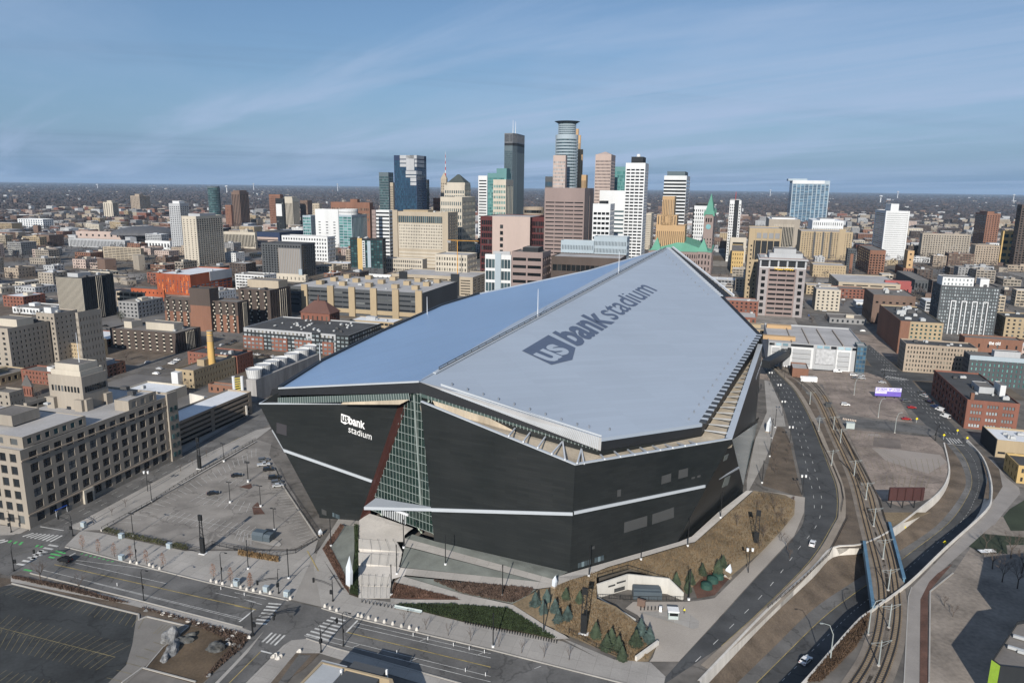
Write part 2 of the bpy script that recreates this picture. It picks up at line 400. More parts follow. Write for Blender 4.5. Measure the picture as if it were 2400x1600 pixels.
sm = lambda q: smooth_path(q, 4)
hole = sm(cHL) + sm(cHR)[::-1]
gr = [(-420, -60), (-420, 900), (620, 900), (620, -60)]
M_COUNTRY = mat('wooded_land', (.075, .064, .058), .95, .4, .0016, .02)
sheet('ground', gr, M_GROUND, z=0, holes=[hole]); gr = []
for i in range(72): gr.append((60000 * sin(2 * pi * i / 72), 60000 * cos(2 * pi * i / 72)))
sheet('ground', gr, M_COUNTRY, z=-.03, holes=[[(-4000, -300), (-4000, 3650), (4000, 3650), (4000, -300)]]); sheet('ground', [(-4000, -300), (4000, -300), (4000, 3650), (-4000, 3650)], M_GROUND, z=-.01, holes=[[(-420, -60), (-420, 900), (620, 900), (620, -60)]])
sL, sR, sHL, sHR = sm(cL), sm(cR), sm(cHL), sm(cHR)
strip(MB(), sL, sR, -.02).build('sunken_road', M_ASPHD, kind='structure')
mid = [a * .42 + b * .58 for a, b in zip(sL, sR)]
shoulder = [a * .70 + b * .30 for a, b in zip(sL, sR)]
strip(MB(), sL, shoulder, .01).build('road_shoulder', M_ASPH, kind='structure')
Paint().path([p for p in shoulder], .22, 0).mb
yl = MB(); strip(yl, [a * .71 + b * .29 for a, b in zip(sL, sR)], [a * .695 + b * .305 for a, b in zip(sL, sR)], .03); yl.build('edge_line', M_YEL, kind='structure')
dl = MB()
for i in range(0, len(sL) - 1):
 for k in (0, .5):
  q = lambda t, f: (sL[i] + (sL[i + 1] - sL[i]) * t) * (1 - f) + (sR[i] + (sR[i + 1] - sR[i]) * t) * f
  dl.poly([q(k, .645) + UP * .03, q(k, .655) + UP * .03, q(k + .22, .655) + UP * .03, q(k + .22, .645) + UP * .03][::-1])
dl.build('lane_line', M_LINE, kind='structure')
# banks: on the left a wall then a slope, on the right a wall straight down
foot = [V((h.x, h.y, max(l.z, -3.0))) + (l - h) * .04 * (1 if abs(l.z) > .1 else 0) for h, l in zip(sHL, sL)]
for p, l in zip(foot, sL): p.z = max(l.z, -3.0)
strip(MB(), foot, sL, 0).build('cutting_slope', M_BROWN, kind='structure')
wl_ = MB()
for i in range(len(sHL) - 1): wl_.quad(foot[i], foot[i + 1], sHL[i + 1] + UP * .35, sHL[i] + UP * .35); wl_.quad(foot[i + 1], foot[i], sHL[i] + UP * .35, sHL[i + 1] + UP * .35)
outw = offset_path(sHL, 1) if (offset_path(sHL, 1)[3] - sHR[3]).length > (sHL[3] - sHR[3]).length else offset_path(sHL, -1)
ins = [a + (b - a) * .6 for a, b in zip(sHL, outw)]
wl_2 = MB(); strip(wl_2, sHL, ins, .35)
for i in range(len(ins) - 1): wl_2.quad(ins[i] + UP * -.3, ins[i + 1] + UP * -.3, ins[i + 1] + UP * .35, ins[i] + UP * .35)
wl_.v += []; k0 = len(wl_.v); wl_.v += wl_2.v; wl_.f += [tuple(k0 + q for q in f) for f in wl_2.f]; wl_.m += wl_2.m
wl_.build('retaining_wall', M_WALLC, label='long pale concrete retaining wall above the sunken road', cat='wall')
wr = MB()
for i in range(len(sHR) - 1):
 a, b = sHR[i], sHR[i + 1]; wr.quad(sR[i + 1], sR[i], a + UP * .9, b + UP * .9); wr.quad(sR[i], sR[i + 1], b + UP * .9, a + UP * .9)
o2 = offset_path(sHR, 1) if (offset_path(sHR, 1)[3] - sHL[3]).length > (sHR[3] - sHL[3]).length else offset_path(sHR, -1)
o2 = [a + (b - a) * .5 for a, b in zip(sHR, o2)]
strip(wr, sHR, o2, .9)
for i in range(len(o2) - 1): wr.quad(o2[i], o2[i + 1], o2[i + 1] + UP * .9, o2[i] + UP * .9)
wr.build('retaining_wall', M_WALLC, label='low concrete parapet wall beside the footpath above the sunken road', cat='wall')
sheet('cutting_floor', [V((p.x, p.y, 0)) for p in hole], M_DIRT, z=-6.6)

# ---- streets at grade
v1 = lambda *q: [g(*p) for p in q]
fs('street', 'P', [(-120, 1214), (153, 1281.6), (492, 1366), (677, 1407), (754, 1425), (820, 1445), (1149, 1522), (1480, 1606), (1560, 1700), (1300, 1660), (1009, 1583), (780, 1517), (718, 1496), (583, 1470), (569, 1470), (303, 1401), (71, 1343), (-120, 1290)], M_ASPH, .02)
fs('street', 'P', [(-30, 1300), (69, 1242), (301, 1127), (434, 1058), (561, 984), (700, 905), (760, 930), (600, 1010), (485, 1066), (184, 1239), (150, 1285)], M_ASPH, .024)
fs('street', 'P', [(-40, 1235), (60, 1250), (160, 1285), (20, 1350), (-60, 1320)], M_ASPH, .028)
fs('street', 'P', [(583, 1466), (718, 1494), (700, 1520), (640, 1600), (600, 1680), (400, 1680), (480, 1600)], M_ASPH, .024)
fs('street', 'S8', [(1040, 30), (1260, 210), (1380, 310), (1560, 510), (1750, 710), (1870, 850), (1690, 860), (1530, 720), (1340, 520), (1200, 340), (1050, 200), (960, 60)], M_ASPHD, .02)
fs('street', 'S8', [(620, 620), (800, 640), (1530, 715), (1640, 780), (1560, 800), (1400, 770), (800, 720), (560, 680)], M_ASPH, .028)
fs('street', 'T8', [(640, 870), (1130, 860), (1230, 900), (1700, 930), (1700, 985), (1290, 975), (1110, 915), (700, 900)], M_ASPHD, .026)
# the curving avenue right of the stadium
hwL = sm(v1(('S8', 120, 200), ('S8', 190, 310), ('S8', 290, 500), ('S8', 370, 760), ('S8', 420, 1000), ('S8', 470, 1230), ('S8', 490, 1480), ('S6', 2200, 420), ('S6', 1850, 800), ('S6', 1480, 1210), ('S6', 1150, 1560), ('P', 1530, 1620)))
hwR = sm(v1(('S8', 200, 200), ('S8', 270, 270), ('S8', 400, 400), ('S8', 520, 600), ('S8', 620, 830), ('S8', 700, 1040), ('S8', 770, 1230), ('S8', 780, 1450), ('S7', 610, 110), ('S7', 420, 420), ('S6', 1960, 1045), ('S6', 1560, 1405), ('S6', 1340, 1600)))
strip(MB(), hwL, hwR, .02).build('avenue', M_ASPHD, kind='structure')
mixp = lambda f: [a * (1 - f) + b * f for a, b in zip(hwL, hwR)]
Paint().dash(mixp(.5), .18, .026, 3, 7).dash(mixp(.28)[:26], .18, .026, 3, 7).dash(mixp(.72)[:14], .18, .026, 3, 7).done('lane_line', M_LINE)
Paint().path(mixp(.955), .16, .026).done('edge_line', M_YEL)
hk = [p for p in offset_path(hwR, -.3)]
kb = MB(); strip(kb, hwR, offset_path(hwR, -1.2), .14); strip(kb, offset_path(hwR, -1.2), offset_path(hwR, -2.5), .10)
kb.build('pavement', mat('verge_concrete', (.29, .245, .195), .9, .15), kind='structure')
# pavements
PVZ = .13
fs('pavement', 'P', [(153, 1279), (492, 1363), (677, 1404), (690, 1400), (735, 1300), (746, 1264), (693, 1291), (550, 1291), (434, 1291), (240, 1250), (190, 1243)], M_CONC, PVZ)
fs('pavement', 'P', [(677, 1404), (754, 1422), (760, 1300), (700, 1290), (690, 1330)], mat('driveway_grey', (.29, .268, .24), .9, .1), .10)
fs('pavement', 'P', [(754, 1422), (820, 1442), (1149, 1519), (1480, 1603), (1440, 1560), (1320, 1503), (1232, 1480), (1090, 1440), (930, 1413), (838, 1400), (800, 1380), (745, 1290), (735, 1330)], M_CONC, PVZ)
fs('pavement', 'P', [(745, 1292), (800, 1205), (843, 1217), (880, 1190), (836, 1400), (812, 1390)], M_CONC, .10)
fs('pavement', 'P', [(160, 1237), (485, 1063), (600, 1008), (640, 1000), (600, 1030), (237, 1242), (190, 1243)], M_CONC, PVZ)
fs('pavement', 'P', [(-60, 1253), (47, 1251), (69, 1240), (301, 1125), (434, 1056), (561, 982), (520, 975), (390, 1060), (47, 1235), (-60, 1225)], M_CONC, PVZ)
fs('pavement', 'S2', [(100, 590), (1190, 800), (2230, 1065), (2320, 1095), (2290, 1130), (1180, 850), (100, 640)], M_CONC, PVZ)
fs('pavement', 'S4', [(270, 700), (250, 720), (0, 990), (-290, 1290), (-250, 1290), (120, 900)], M_CONC, PVZ)
fs('pavement', 'S4', [(520, 785), (660, 772), (900, 850), (1640, 1062), (1800, 1112), (2300, 1260), (1700, 1180), (780, 905), (560, 905), (330, 1180), (100, 1180), (340, 940), (450, 830)], M_CONC, PVZ)
fs('pavement', 'S1', [(0, 1390), (130, 1385), (230, 1330), (190, 1330), (0, 1340)], M_CONC, PVZ)
fs('walkway', 'S8', [(150, 330), (200, 340), (300, 560), (330, 720), (260, 720), (160, 1000), (0, 1300), (0, 1180), (70, 840), (170, 600)], M_CONC, .12)
hs('walkway', 'S6', [(0, 800), (170, 745), (470, 660), (1140, 470), (1260, 420), (1500, 200), (1760, 0), (1820, 0), (1560, 230), (1290, 470), (1100, 520), (800, 610), (490, 700), (320, 770), (0, 860)], M_CONCL, .12)
fs('walkway', 'S6', [(1860, -10), (2120, 40), (2210, 90), (2200, 220), (2080, 370), (1900, 560), (1470, 985), (1310, 1010), (1200, 1020), (720, 1020), (650, 1080), (760, 1140), (900, 1290), (940, 1420), (900, 1530), (870, 1568), (1140, 1568), (1480, 1200), (1850, 790), (2200, 415), (2290, 200), (2300, 60)], mat('service_drive', (.37, .33, .285), .9, .12, .06), .10)
fs('traffic_island', 'S6', [(780, 1120), (960, 1110), (1200, 1110), (1330, 1200), (1320, 1260), (1270, 1275), (1150, 1230), (900, 1160)], M_CONC, .2)
# car parks
fs('car_park', 'P', [(240, 1246), (600, 1029), (636, 1040), (631, 1066), (690, 1160), (742, 1262), (693, 1286), (550, 1286), (434, 1287)], M_LOT, .03)
fs('car_park', 'S2', [(-400, 700), (110, 655), (1275, 940), (1275, 990), (1350, 960), (1735, 1050), (1500, 1240), (1310, 1440), (1120, 1600), (900, 1800), (-400, 1800)], mat('lot_grey', (.20, .185, .165), .9, .12), .03)
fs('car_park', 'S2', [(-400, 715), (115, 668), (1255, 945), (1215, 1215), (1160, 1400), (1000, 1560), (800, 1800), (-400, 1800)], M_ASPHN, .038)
fs('car_park', 'S8', [(590, 240), (900, 230), (1130, 250), (1200, 370), (1310, 520), (1410, 690), (1060, 650), (720, 600), (680, 450)], M_LOTB, .02)
fs('car_park', 'S8', [(840, 740), (1560, 810), (1660, 900), (1710, 1050), (1690, 1190), (1560, 1330), (1300, 1400), (1120, 1330), (1000, 1060)], M_LOTB, .02)
for pts, m in ((((1060, 900), (1310, 920), (1640, 960), (1700, 1020), (1540, 1120), (1180, 1010)), mat('lot_patch', (.31, .27, .235), .92, .1, .06)), (((1080, 810), (1300, 830), (1310, 910), (1070, 890)), mat('lot_patch_dark', (.17, .142, .122), .92, .25, .08)), (((1030, 780), (1130, 785), (1140, 805), (1030, 800)), mat('lot_patch', (.2, .17, .15)))):
 fs('asphalt_patch', 'S8', pts, m, .028)
fs('verge', 'S8', [(220, 700), (320, 740), (360, 830), (460, 1280), (470, 1320), (130, 1220), (200, 980)], M_BROWN, .03)
fs('verge', 'S8', [(270, 275), (420, 330), (640, 600), (760, 830), (1000, 1400), (1050, 1560), (800, 1560), (800, 1400), (760, 1200), (600, 800), (510, 590), (400, 395)], M_BROWN, .016)
fs('verge', 'S7', [(620, 110), (860, 0), (900, 200), (860, 330), (600, 330), (560, 260)], M_BROWN, .016)
fs('verge', 'S7', [(1040, 0), (1500, 0), (1300, 80), (1130, 130)], M_GRASS, .016)
fs('dirt_lot', 'S7', [(1990, 60), (2160, 40), (2352, 170), (2500, 170), (2500, 1800), (1480, 1800), (1480, 740), (1700, 560), (1850, 340)], M_DIRT, .02)
fs('footpath', 'S7', [(1990, 0), (2180, -40), (2060, 120), (1480, 640), (1400, 800), (1390, 1560), (1370, 1800), (1220, 1800), (1250, 1568), (1290, 780), (1320, 690)], mat('path_asphalt', (.28, .255, .23), .9, .1), .06)
fs('footpath', 'S8', [(2090, 1000), (2200, 1150), (2310, 1240), (2320, 1290), (2190, 1440), (2100, 1556), (1900, 1556), (2105, 1335), (2170, 1230), (2140, 1080), (2060, 1000)], mat('path_asphalt', (.2, .185, .17)), .06)
fs('lawn', 'S7', [(2160, 40), (2220, -30), (2500, -200), (2500, 170), (2230, 170)], mat('dark_lawn', (.035, .045, .026), .95, .3, .1, 2, bump=.5), .05)
fs('lawn', 'S7', [(1840, 310), (1960, 195), (2352, 230), (2352, 300), (2190, 300), (2200, 380), (1950, 370)], mat('dark_lawn', (.035, .045, .026)), .04)
fs('planting_strip', 'S7', [(1400, 800), (1480, 640), (1560, 560), (1700, 470), (1500, 700), (1470, 760), (1465, 1568), (1460, 1800), (1380, 1800), (1395, 1500)], M_MULCH, .07)
fs('lawn', 'P', [(442, 1468), (592, 1490), (470, 1605), (334, 1567), (390, 1510)], mat('worn_lawn', (.10, .072, .046), .95, .35, .1, 1.5, bump=.5), .04)
fs('verge', 'S2', [(30, 600), (640, 700), (1180, 850), (1735, 985), (2290, 1130), (1735, 1050), (1350, 955), (1275, 935), (110, 650), (0, 690), (0, 600)], M_BROWN, .05)
fs('asphalt_patch', 'S4', [(560, 905), (780, 905), (700, 990), (620, 1060), (430, 1180), (330, 1180)], M_BROWN, .15)
fs('asphalt_patch', 'S4', [(590, 915), (700, 925), (560, 1080), (480, 1180), (400, 1180)], M_ASPH, .16)
# ---- planting and lawns by the stadium
hs('lawn', 'S6', [(0, 870), (320, 775), (490, 705), (800, 615), (1100, 525), (1290, 475), (1560, 235), (1830, 0), (2120, 40), (2210, 90), (2200, 220), (2080, 370), (1900, 560), (1600, 800), (1500, 720), (1420, 730), (1270, 880), (1180, 940), (1045, 825), (670, 715), (385, 795), (385, 990), (560, 1060), (740, 1200), (900, 1290), (940, 1420), (860, 1568), (660, 1568), (380, 1440), (0, 1280)], M_GRASS, .06)
hs('lawn', 'S5', [(1330, 960), (1430, 905), (1570, 880), (1620, 1000), (1640, 1300), (1480, 1230), (1180, 1040)], M_GRASS, .07)
hs('gravel_bed', 'S5', [(190, 440), (260, 400), (470, 465), (1690, 745), (1590, 800), (1540, 815)], M_GRAVEL, .10)
hs('ramp', 'S5', [(190, 440), (1540, 812), (1590, 800), (1900, 770), (1560, 885), (1400, 905), (130, 770), (150, 708), (1450, 842), (190, 512)], M_CONC, .22)
hs('gravel_bed', 'S5', [(190, 516), (1445, 840), (150, 702)], M_GRAVEL, .12)
hs('gravel_bed', 'S5', [(180, 785), (1400, 908), (1330, 960), (1180, 1040), (720, 945)], M_GRAVEL, .12)
hs('ramp', 'S5', [(95, 840), (165, 785), (720, 950), (1185, 1050), (1480, 1240), (1660, 1330), (1700, 1360), (1560, 1368), (1160, 1085), (720, 1048), (60, 1030), (60, 990), (715, 1005)], M_CONC, .20)
hs('planting_bed', 'S5', [(95, 848), (700, 1003), (60, 985)], M_MULCH, .14)
hs('planting_bed', 'S5', [(90, 1045), (620, 1045), (1140, 1085), (1600, 1375), (1240, 1300), (740, 1210)], mat('bed_soil', (.05, .04, .025)), .14)
hs('planting_bed', 'S3', [(1000, 520), (1100, 520), (1100, 760), (1060, 1080), (1040, 1060), (870, 720)], M_GRAVEL, .16)
hs('planting_bed', 'S3', [(970, 500), (1010, 520), (880, 715), (1000, 950), (1045, 1070), (1050, 1140), (990, 1060), (805, 730)], M_MULCH, .18)
hs('planting_bed', 'S3', [(1095, 520), (1138, 520), (1135, 1180), (1050, 1150), (1065, 1060), (1110, 800)], mat('bed_soil', (.05, .04, .025)), .2)
# the great stair, step by step, and the terraces between its flights
hs('terrace', 'S3', [(1145, 470), (1240, 410), (1340, 440), (1640, 545), (1560, 610), (1555, 670), (1490, 668), (1140, 662)], M_CONCL, .25)
hs('terrace', 'S3', [(1138, 755), (1540, 765), (1530, 800), (1138, 795)], M_CONCL, .22)
hs('terrace', 'S3', [(1135, 890), (1505, 898), (1580, 920), (1560, 980), (1450, 1010), (1430, 990), (1135, 985)], M_CONCL, .22)
stair = empty('great_stair', gh('S3', 1280, 1180), 'broad pale concrete stair rising to the glass entrance', 'stair')
M_STEP = mat('step_concrete', (.56, .525, .475), .9, .06)
for (xa, xb, y0, xc, xd, y1) in ((1138, 1425, 1182, 1140, 1430, 1082), (1140, 1432, 1076, 1138, 1455, 988), (1140, 1510, 893, 1138, 1535, 795), (1140, 1540, 757, 1140, 1490, 664)):
 a, b, c, d = gh('S3', xa, y0), gh('S3', xb, y0), gh('S3', xc, y1), gh('S3', xd, y1); n_ = 14; nose = MB()
 for i in range(n_):
  t0, t1 = i / n_, (i + 1) / n_; p = [a + (c - a) * t0, b + (d - b) * t0, b + (d - b) * t1, a + (c - a) * t1]; z = max(q.z for q in p) + .10; nose.bar(p[0] + UP * (z - p[0].z - .02), p[1] + UP * (z - p[1].z - .02), .12, .07)
  MB().prism(p, [hgt(q.x, q.y) - .3 for q in p], z).build('step', M_STEP, stair)
 nose.build('dark_step_line', mat('step_line_grey', (.40, .38, .35)), stair)  # strips added to darken the risers, which the sun leaves bright
 for k in range(5):
  f_ = .1 + .8 * k / 4; p, q = a + (b - a) * f_, c + (d - c) * f_
  MB().tube([p + UP * .2, p + UP * 1.2, q + UP * 1.2, q + UP * .2], .035, 4).build('handrail', M_BLACK, stair)
# ---- painted markings
def zebra(r, a, b, c, d, n, name='crossing', m=None):
 """bars between side a-b and side c-d"""
 A, B, C_, D = [g(r, *q) for q in (a, b, c, d)]; P = Paint(); w = max(.45, (B - A).length / n * .42)
 for i in range(n):
  t = (i + .5) / n; P.line(A + (B - A) * t, C_ + (D - C_) * t, w, .034)
 P.done(name, m or M_LINE)
zebra('S2', (190, 220), (480, 275), (290, 190), (590, 215), 8)
zebra('S2', (150, 490), (560, 295), (190, 500), (440, 290), 1)
zebra('S2', (130, 490), (470, 285), (205, 500), (555, 300), 7)
zebra('S2', (-40, 255), (10, 290), (30, 250), (90, 262), 2)
zebra('S4', (165, 640), (320, 430), (285, 650), (440, 440), 7)
zebra('S4', (640, 740), (900, 560), (860, 800), (1030, 590), 7)
zebra('S4', (235, 795), (385, 835), (325, 710), (480, 740), 4)
zebra('S8', (1130, 240), (1250, 250), (1150, 232), (1285, 250), 7)
zebra('S8', (1165, 305), (1330, 325), (1190, 290), (1370, 320), 8)
zebra('S8', (1680, 815), (1800, 830), (1720, 865), (1840, 860), 5)
for a, b in (((450, 410), (500, 420)), ((465, 380), (560, 400)), ((510, 355), (600, 378)), ((130, 290), (155, 268)), ((180, 300), (205, 272)), ((80, 280), (105, 258)), ((330, 320), (350, 300)), ((370, 325), (390, 308)), ((220, 525), (290, 540))):
 Paint().line(g('S2', *a), g('S2', *b), .8, .034).done('bike_box_mark', M_GRN)
for i in range(8): Paint().line(g('S2', 740 + i * 40, 385 + i * 10), g('S2', 765 + i * 40, 378 + i * 10), .5, .034).done('bike_box_mark', M_GRN)
P = Paint(); gl = lambda r, *q: [g(r, *p) for p in q]
P.path(gl('S2', (700, 440), (1540, 545), (2352, 745)), .16, .032).path(gl('S2', (690, 465), (1530, 655)), .16, .032).path(gl('S2', (390, 530), (2230, 975)), .16, .032).path(gl('S2', (860, 650), (2210, 985)), .14, .032)
P.path(gl('S2', (1980, 740), (2352, 825)), .16, .032).path(gl('S4', (0, 345), (290, 405)), .16, .032).path(gl('S4', (0, 385), (250, 455)), .16, .032)
P.line(g('S2', 2200, 1005), g('S2', 2335, 895), .5, .032).line(g('S4', 1025, 710), g('S4', 1130, 600), .5, .032).line(g('S4', 240, 880), g('S4', 340, 905), .5, .032).line(g('S2', 605, 420), g('S2', 695, 372), .4, .032).line(g('S2', 370, 132), g('S2', 585, 168), .4, .032)
P.path(gl('S4', (1125, 625), (2352, 905)), .16, .032).path(gl('S4', (1090, 655), (2352, 945)), .16, .032).path(gl('S4', (880, 755), (2352, 1115)), .16, .032).path(gl('S4', (640, 740), (2352, 1165)), .16, .032)
for i in range(5): P.line(g('S4', 1690 - 610 * (i > 2) + 530 * (i % 3), 795 + 55 * (i > 2) + 125 * (i % 3)), g('S4', 1755 - 610 * (i > 2) + 530 * (i % 3), 770 + 55 * (i > 2) + 125 * (i % 3)), .16, .032)
P.line(g('S4', 1700, 975 - 0), g('S4', 1595, 975), .01, .032)
P.done('road_line', M_LINE)
Paint().path(gl('S2', (500, 480), (640, 510), (2352, 895)), .3, .032).path(gl('S4', (0, 465), (160, 498)), .3, .032).path(gl('S4', (1035, 710), (2352, 1030)), .3, .032).path(gl('S4', (235, 890), (0, 1125), (-60, 1185)), .25, .032).path(gl('S3', (668, 750), (770, 935)), .35, .16).done('centre_line', M_YEL)
P = Paint()
for i in range(3): P.dash(gl('S1', (560 + 40 * i, 1255 + 25 * i), (1900 + 60 * i, 560 + 30 * i)), .14, .034, 3, 5)
P.done('lane_line', M_LINE)
Paint().path(gl('S1', (800, 1235), (1500, 870), (2200, 490)), .2, .034).done('edge_line', M_YEL)
P = Paint()
for f_ in (.33, .52, .7):
 a, b = g('S8', 1000 + f_ * 120, 60 + f_ * 10), g('S8', 1700 + f_ * 170, 850); P.dash([a, b], .18, .034, 3, 6)
P.line(g('S8', 1190, 322), g('S8', 1375, 328), .5, .034).line(g('S8', 1705, 868), g('S8', 1850, 882), .5, .034).done('lane_line', M_LINE)
# stall lines
def stalls(r, a0, a1, b0, b1, n, m, z, w=.12, spine=False):
 A0_, A1_, B0_, B1_ = [g(r, *q) for q in (a0, a1, b0, b1)]; P = Paint()
 for i in range(n + 1):
  t = i / n; P.line(A0_ + (A1_ - A0_) * t, B0_ + (B1_ - B0_) * t, w, z)
 if spine: P.line((A0_ + B0_) * .5, (A1_ + B1_) * .5, w, z)
 P.done('stall_line', mat('faded_yellow_paint', (.20, .165, .085), .8, .35, .4, 3) if m is M_YEL else m)
stalls('S1', (1090, 1265), (2352, 590), (1240, 1275), (2352, 660), 24, M_LINE, .04)
stalls('S1', (1480, 1240), (2250, 1395), (1600, 1160), (2352, 1310), 14, M_LINE, .04, spine=True)
stalls('S1', (1740, 1080), (2330, 1190), (1890, 995), (2352, 1100), 9, M_LINE, .04, spine=True)
stalls('S1', (2010, 900), (2210, 940), (2080, 850), (2280, 890), 4, M_LINE, .04)
stalls('S3', (270, 60), (610, 690), (380, 60), (740, 650), 26, M_LINE, .04)
stalls('S3', (0, 640), (150, 690), (40, 560), (150, 590), 4, M_LINE, .04)
stalls('S2', (0, 745), (1270, 1070), (140, 680), (1330, 965), 23, M_YEL, .046)
stalls('S2', (-60, 1080), (960, 1340), (90, 940), (1200, 1215), 18, M_YEL, .046)
stalls('S2', (-60, 1240), (880, 1450), (20, 1080), (1050, 1330), 17, M_YEL, .046)
Paint().line(g('S2', -60, 1045), g('S2', 1060, 1330), .2, .048).done('stall_line', mat('faded_yellow_paint', (.2, .165, .085)))
stalls('S2', (980, 1520), (1410, 1190), (1150, 1560), (1500, 1220), 5, M_YEL, .046)
stalls('S2', (-100, 1560), (420, 1690), (60, 1450), (520, 1560), 8, M_YEL, .046)
stalls('S2', (1410, 1115), (1640, 1115), (1500, 1030), (1730, 1055), 7, M_YEL, .046)
stalls('S8', (870, 830), (1110, 850), (890, 760), (1130, 770), 6, M_YEL, .036)
stalls('S8', (920, 960), (1340, 1010), (890, 890), (1120, 900), 8, M_YEL, .036)
stalls('S8', (990, 1080), (1650, 1130), (950, 1010), (1620, 990), 14, M_YEL, .036)
stalls('S8', (1050, 1200), (1520, 1250), (1030, 1130), (1560, 1140), 10, M_YEL, .036)
stalls('S8', (700, 420), (1000, 440), (640, 300), (980, 310), 5, M_YEL, .036)
# kerbs
def kerb(r, pts, w=.35, h=.28, z=0):
 q = [g(r, *p) for p in pts]; mb = MB()
 for a, b in zip(q, q[1:]): mb.bar(a + UP * (z + h / 2), b + UP * (z + h / 2), w, h)
 mb.build('kerb', M_KERB, kind='structure')
kerb('P', [(153, 1281.6), (492, 1366), (677, 1407)]); kerb('P', [(754, 1425), (820, 1445), (1149, 1522), (1480, 1606)])
kerb('P', [(71, 1343), (303, 1401), (569, 1470)]); kerb('P', [(718, 1496), (780, 1517), (968, 1570), (1100, 1607)])
kerb('P', [(69, 1242), (301, 1127), (434, 1058), (561, 984)]); kerb('P', [(184, 1239), (485, 1066), (600, 1010)])
kerb('S2', [(110, 655), (1275, 940), (1275, 990), (1350, 960), (1735, 1050)], .4, .3); kerb('S2', [(1800, 1560), (1310, 1430), (1120, 1568)], .4, .3)
kerb('S3', [(430, 130), (770, 640)], .5, .5); kerb('S2', [(1735, 1050), (1500, 1240), (1330, 1440)], .3, .2)
kerb('S7', [(1320, 690), (1290, 780), (1250, 1568)], .3, .2); kerb('S7', [(1700, 560), (1490, 730), (1480, 1568)], .4, .3)
for pts in (((50, 1155), (130, 1180), (160, 1160), (150, 1130)),): pass
# ---- light rail: ballast, tracks and the bridge over the sunken road
tA = sm(v1(('S8', 250, 215), ('S8', 330, 260), ('S8', 450, 330), ('S8', 560, 425), ('S8', 640, 560), ('S8', 720, 745), ('S8', 820, 960), ('S8', 920, 1190), ('S7', 880, 20), ('S7', 940, 250), ('S7', 1000, 480), ('S7', 1040, 700), ('S7', 1040, 900), ('S7', 1000, 1150), ('S7', 920, 1370), ('S7', 800, 1568), ('S7', 660, 1760)))
tB = sm(v1(('S8', 300, 205), ('S8', 390, 250), ('S8', 540, 330), ('S8', 655, 460), ('S8', 745, 640), ('S8', 840, 845), ('S8', 945, 1070), ('S8', 1040, 1280), ('S7', 985, 20), ('S7', 1090, 300), ('S7', 1140, 500), ('S7', 1175, 720), ('S7', 1190, 920), ('S7', 1160, 1170), ('S7', 1090, 1400), ('S7', 1020, 1568), ('S7', 930, 1760)))
bal = MB(); strip(bal, offset_path(tA, 2.6), offset_path(tB, -2.6), .06)
if bal.v[0][2] < 0: pass
bal.build('track_bed', M_BALL, kind='structure')
strip(MB(), offset_path(tA, 2.7), offset_path(tA, -2.7), .10).build('track_bed', M_BALL, kind='structure'); strip(MB(), offset_path(tB, 2.7), offset_path(tB, -2.7), .10).build('track_bed', M_BALL, kind='structure')
rl = MB(); ti = MB()
for tr in (tA, tB):
 for o_ in (-.72, .72):
  pp = offset_path(tr, o_)
  for a, b in zip(pp, pp[1:]): rl.bar(a + UP * .32, b + UP * .32, .3, .22)
 acc = 0; 
 for a, b in zip(tr[12:], tr[13:]):
  Ln = (b - a).length; t = -acc
  while t < Ln:
   if t >= 0:
    c = a + (b - a) * (t / Ln); d = (b - a).normalized(); ti.box((c.x, c.y, .08), (2.5, .34, .16), atan2(d.x, d.y))
   t += 1.0
  acc = Ln - (t - 1.0)
trk = empty('light_rail_track', tA[40], 'twin light rail tracks on timber ties curving over the blue bridge', 'rail track')
rl.build('rail', M_RAIL, trk); ti.build('tie', M_TIE, trk, kind='stuff')
# switches between the two tracks
for a, b in ((('S8', 700, 640), ('S8', 900, 1010)), (('S8', 790, 1010), ('S8', 960, 1180))):
 mb = MB(); mb.bar(g(*a) + UP * .33, g(*b) + UP * .33, .25, .2); mb.build('rail', M_RAIL, trk)
br = empty('rail_bridge', g('S7', 1030, 560), 'light rail bridge with deep blue side girders across the sunken road', 'bridge')
for e0, e1, nm in (((880, 295), (965, 905), 'near'), ((1112, 120), (1247, 640), 'far')):
 a, b = g('S7', *e0), g('S7', *e1); mb = MB(); mb.bar(a + UP * -.4, b + UP * -.4, .5, 3.4); mb.bar(a + UP * 1.35, b + UP * 1.35, 1.0, .3)
 mb.build('girder', M_BLUEG, br)
mb = MB(); d0 = [g('S7', 885, 295), g('S7', 965, 900), g('S7', 1242, 640), g('S7', 1112, 130)]
mb.poly([p + UP * .0 for p in d0]); mb.poly([p - UP * 1.6 for p in d0][::-1])
for i in range(4): mb.quad(d0[i] - UP * 1.6, d0[(i + 1) % 4] - UP * 1.6, d0[(i + 1) % 4], d0[i])
mb.build('deck', mat('bridge_deck', (.17, .145, .12), .9), br)
ab = MB(); a, b = g('S7', 600, 330), g('S7', 880, 300); ab.quad(V((a.x, a.y, -6)), V((b.x, b.y, -6)), b, a); ab.quad(V((b.x, b.y, -6)), V((a.x, a.y, -6)), a, b)
ab.build('abutment', M_WALLC, br); ab = MB(); a2, b2 = g('S7', 940, 915), g('S7', 1300, 660); ab.quad(V((a2.x, a2.y, -6)), a2, b2, V((b2.x, b2.y, -6))); ab.quad(V((a2.x, a2.y, -6)), V((b2.x, b2.y, -6)), b2, a2); ab.build('abutment', M_WALLC, br)

fs('verge', 'S8', [(1880, 860), (2060, 1000), (2140, 1080), (2170, 1230), (2105, 1335), (2010, 1330), (2040, 1170), (1985, 980)], M_BROWN, .03)

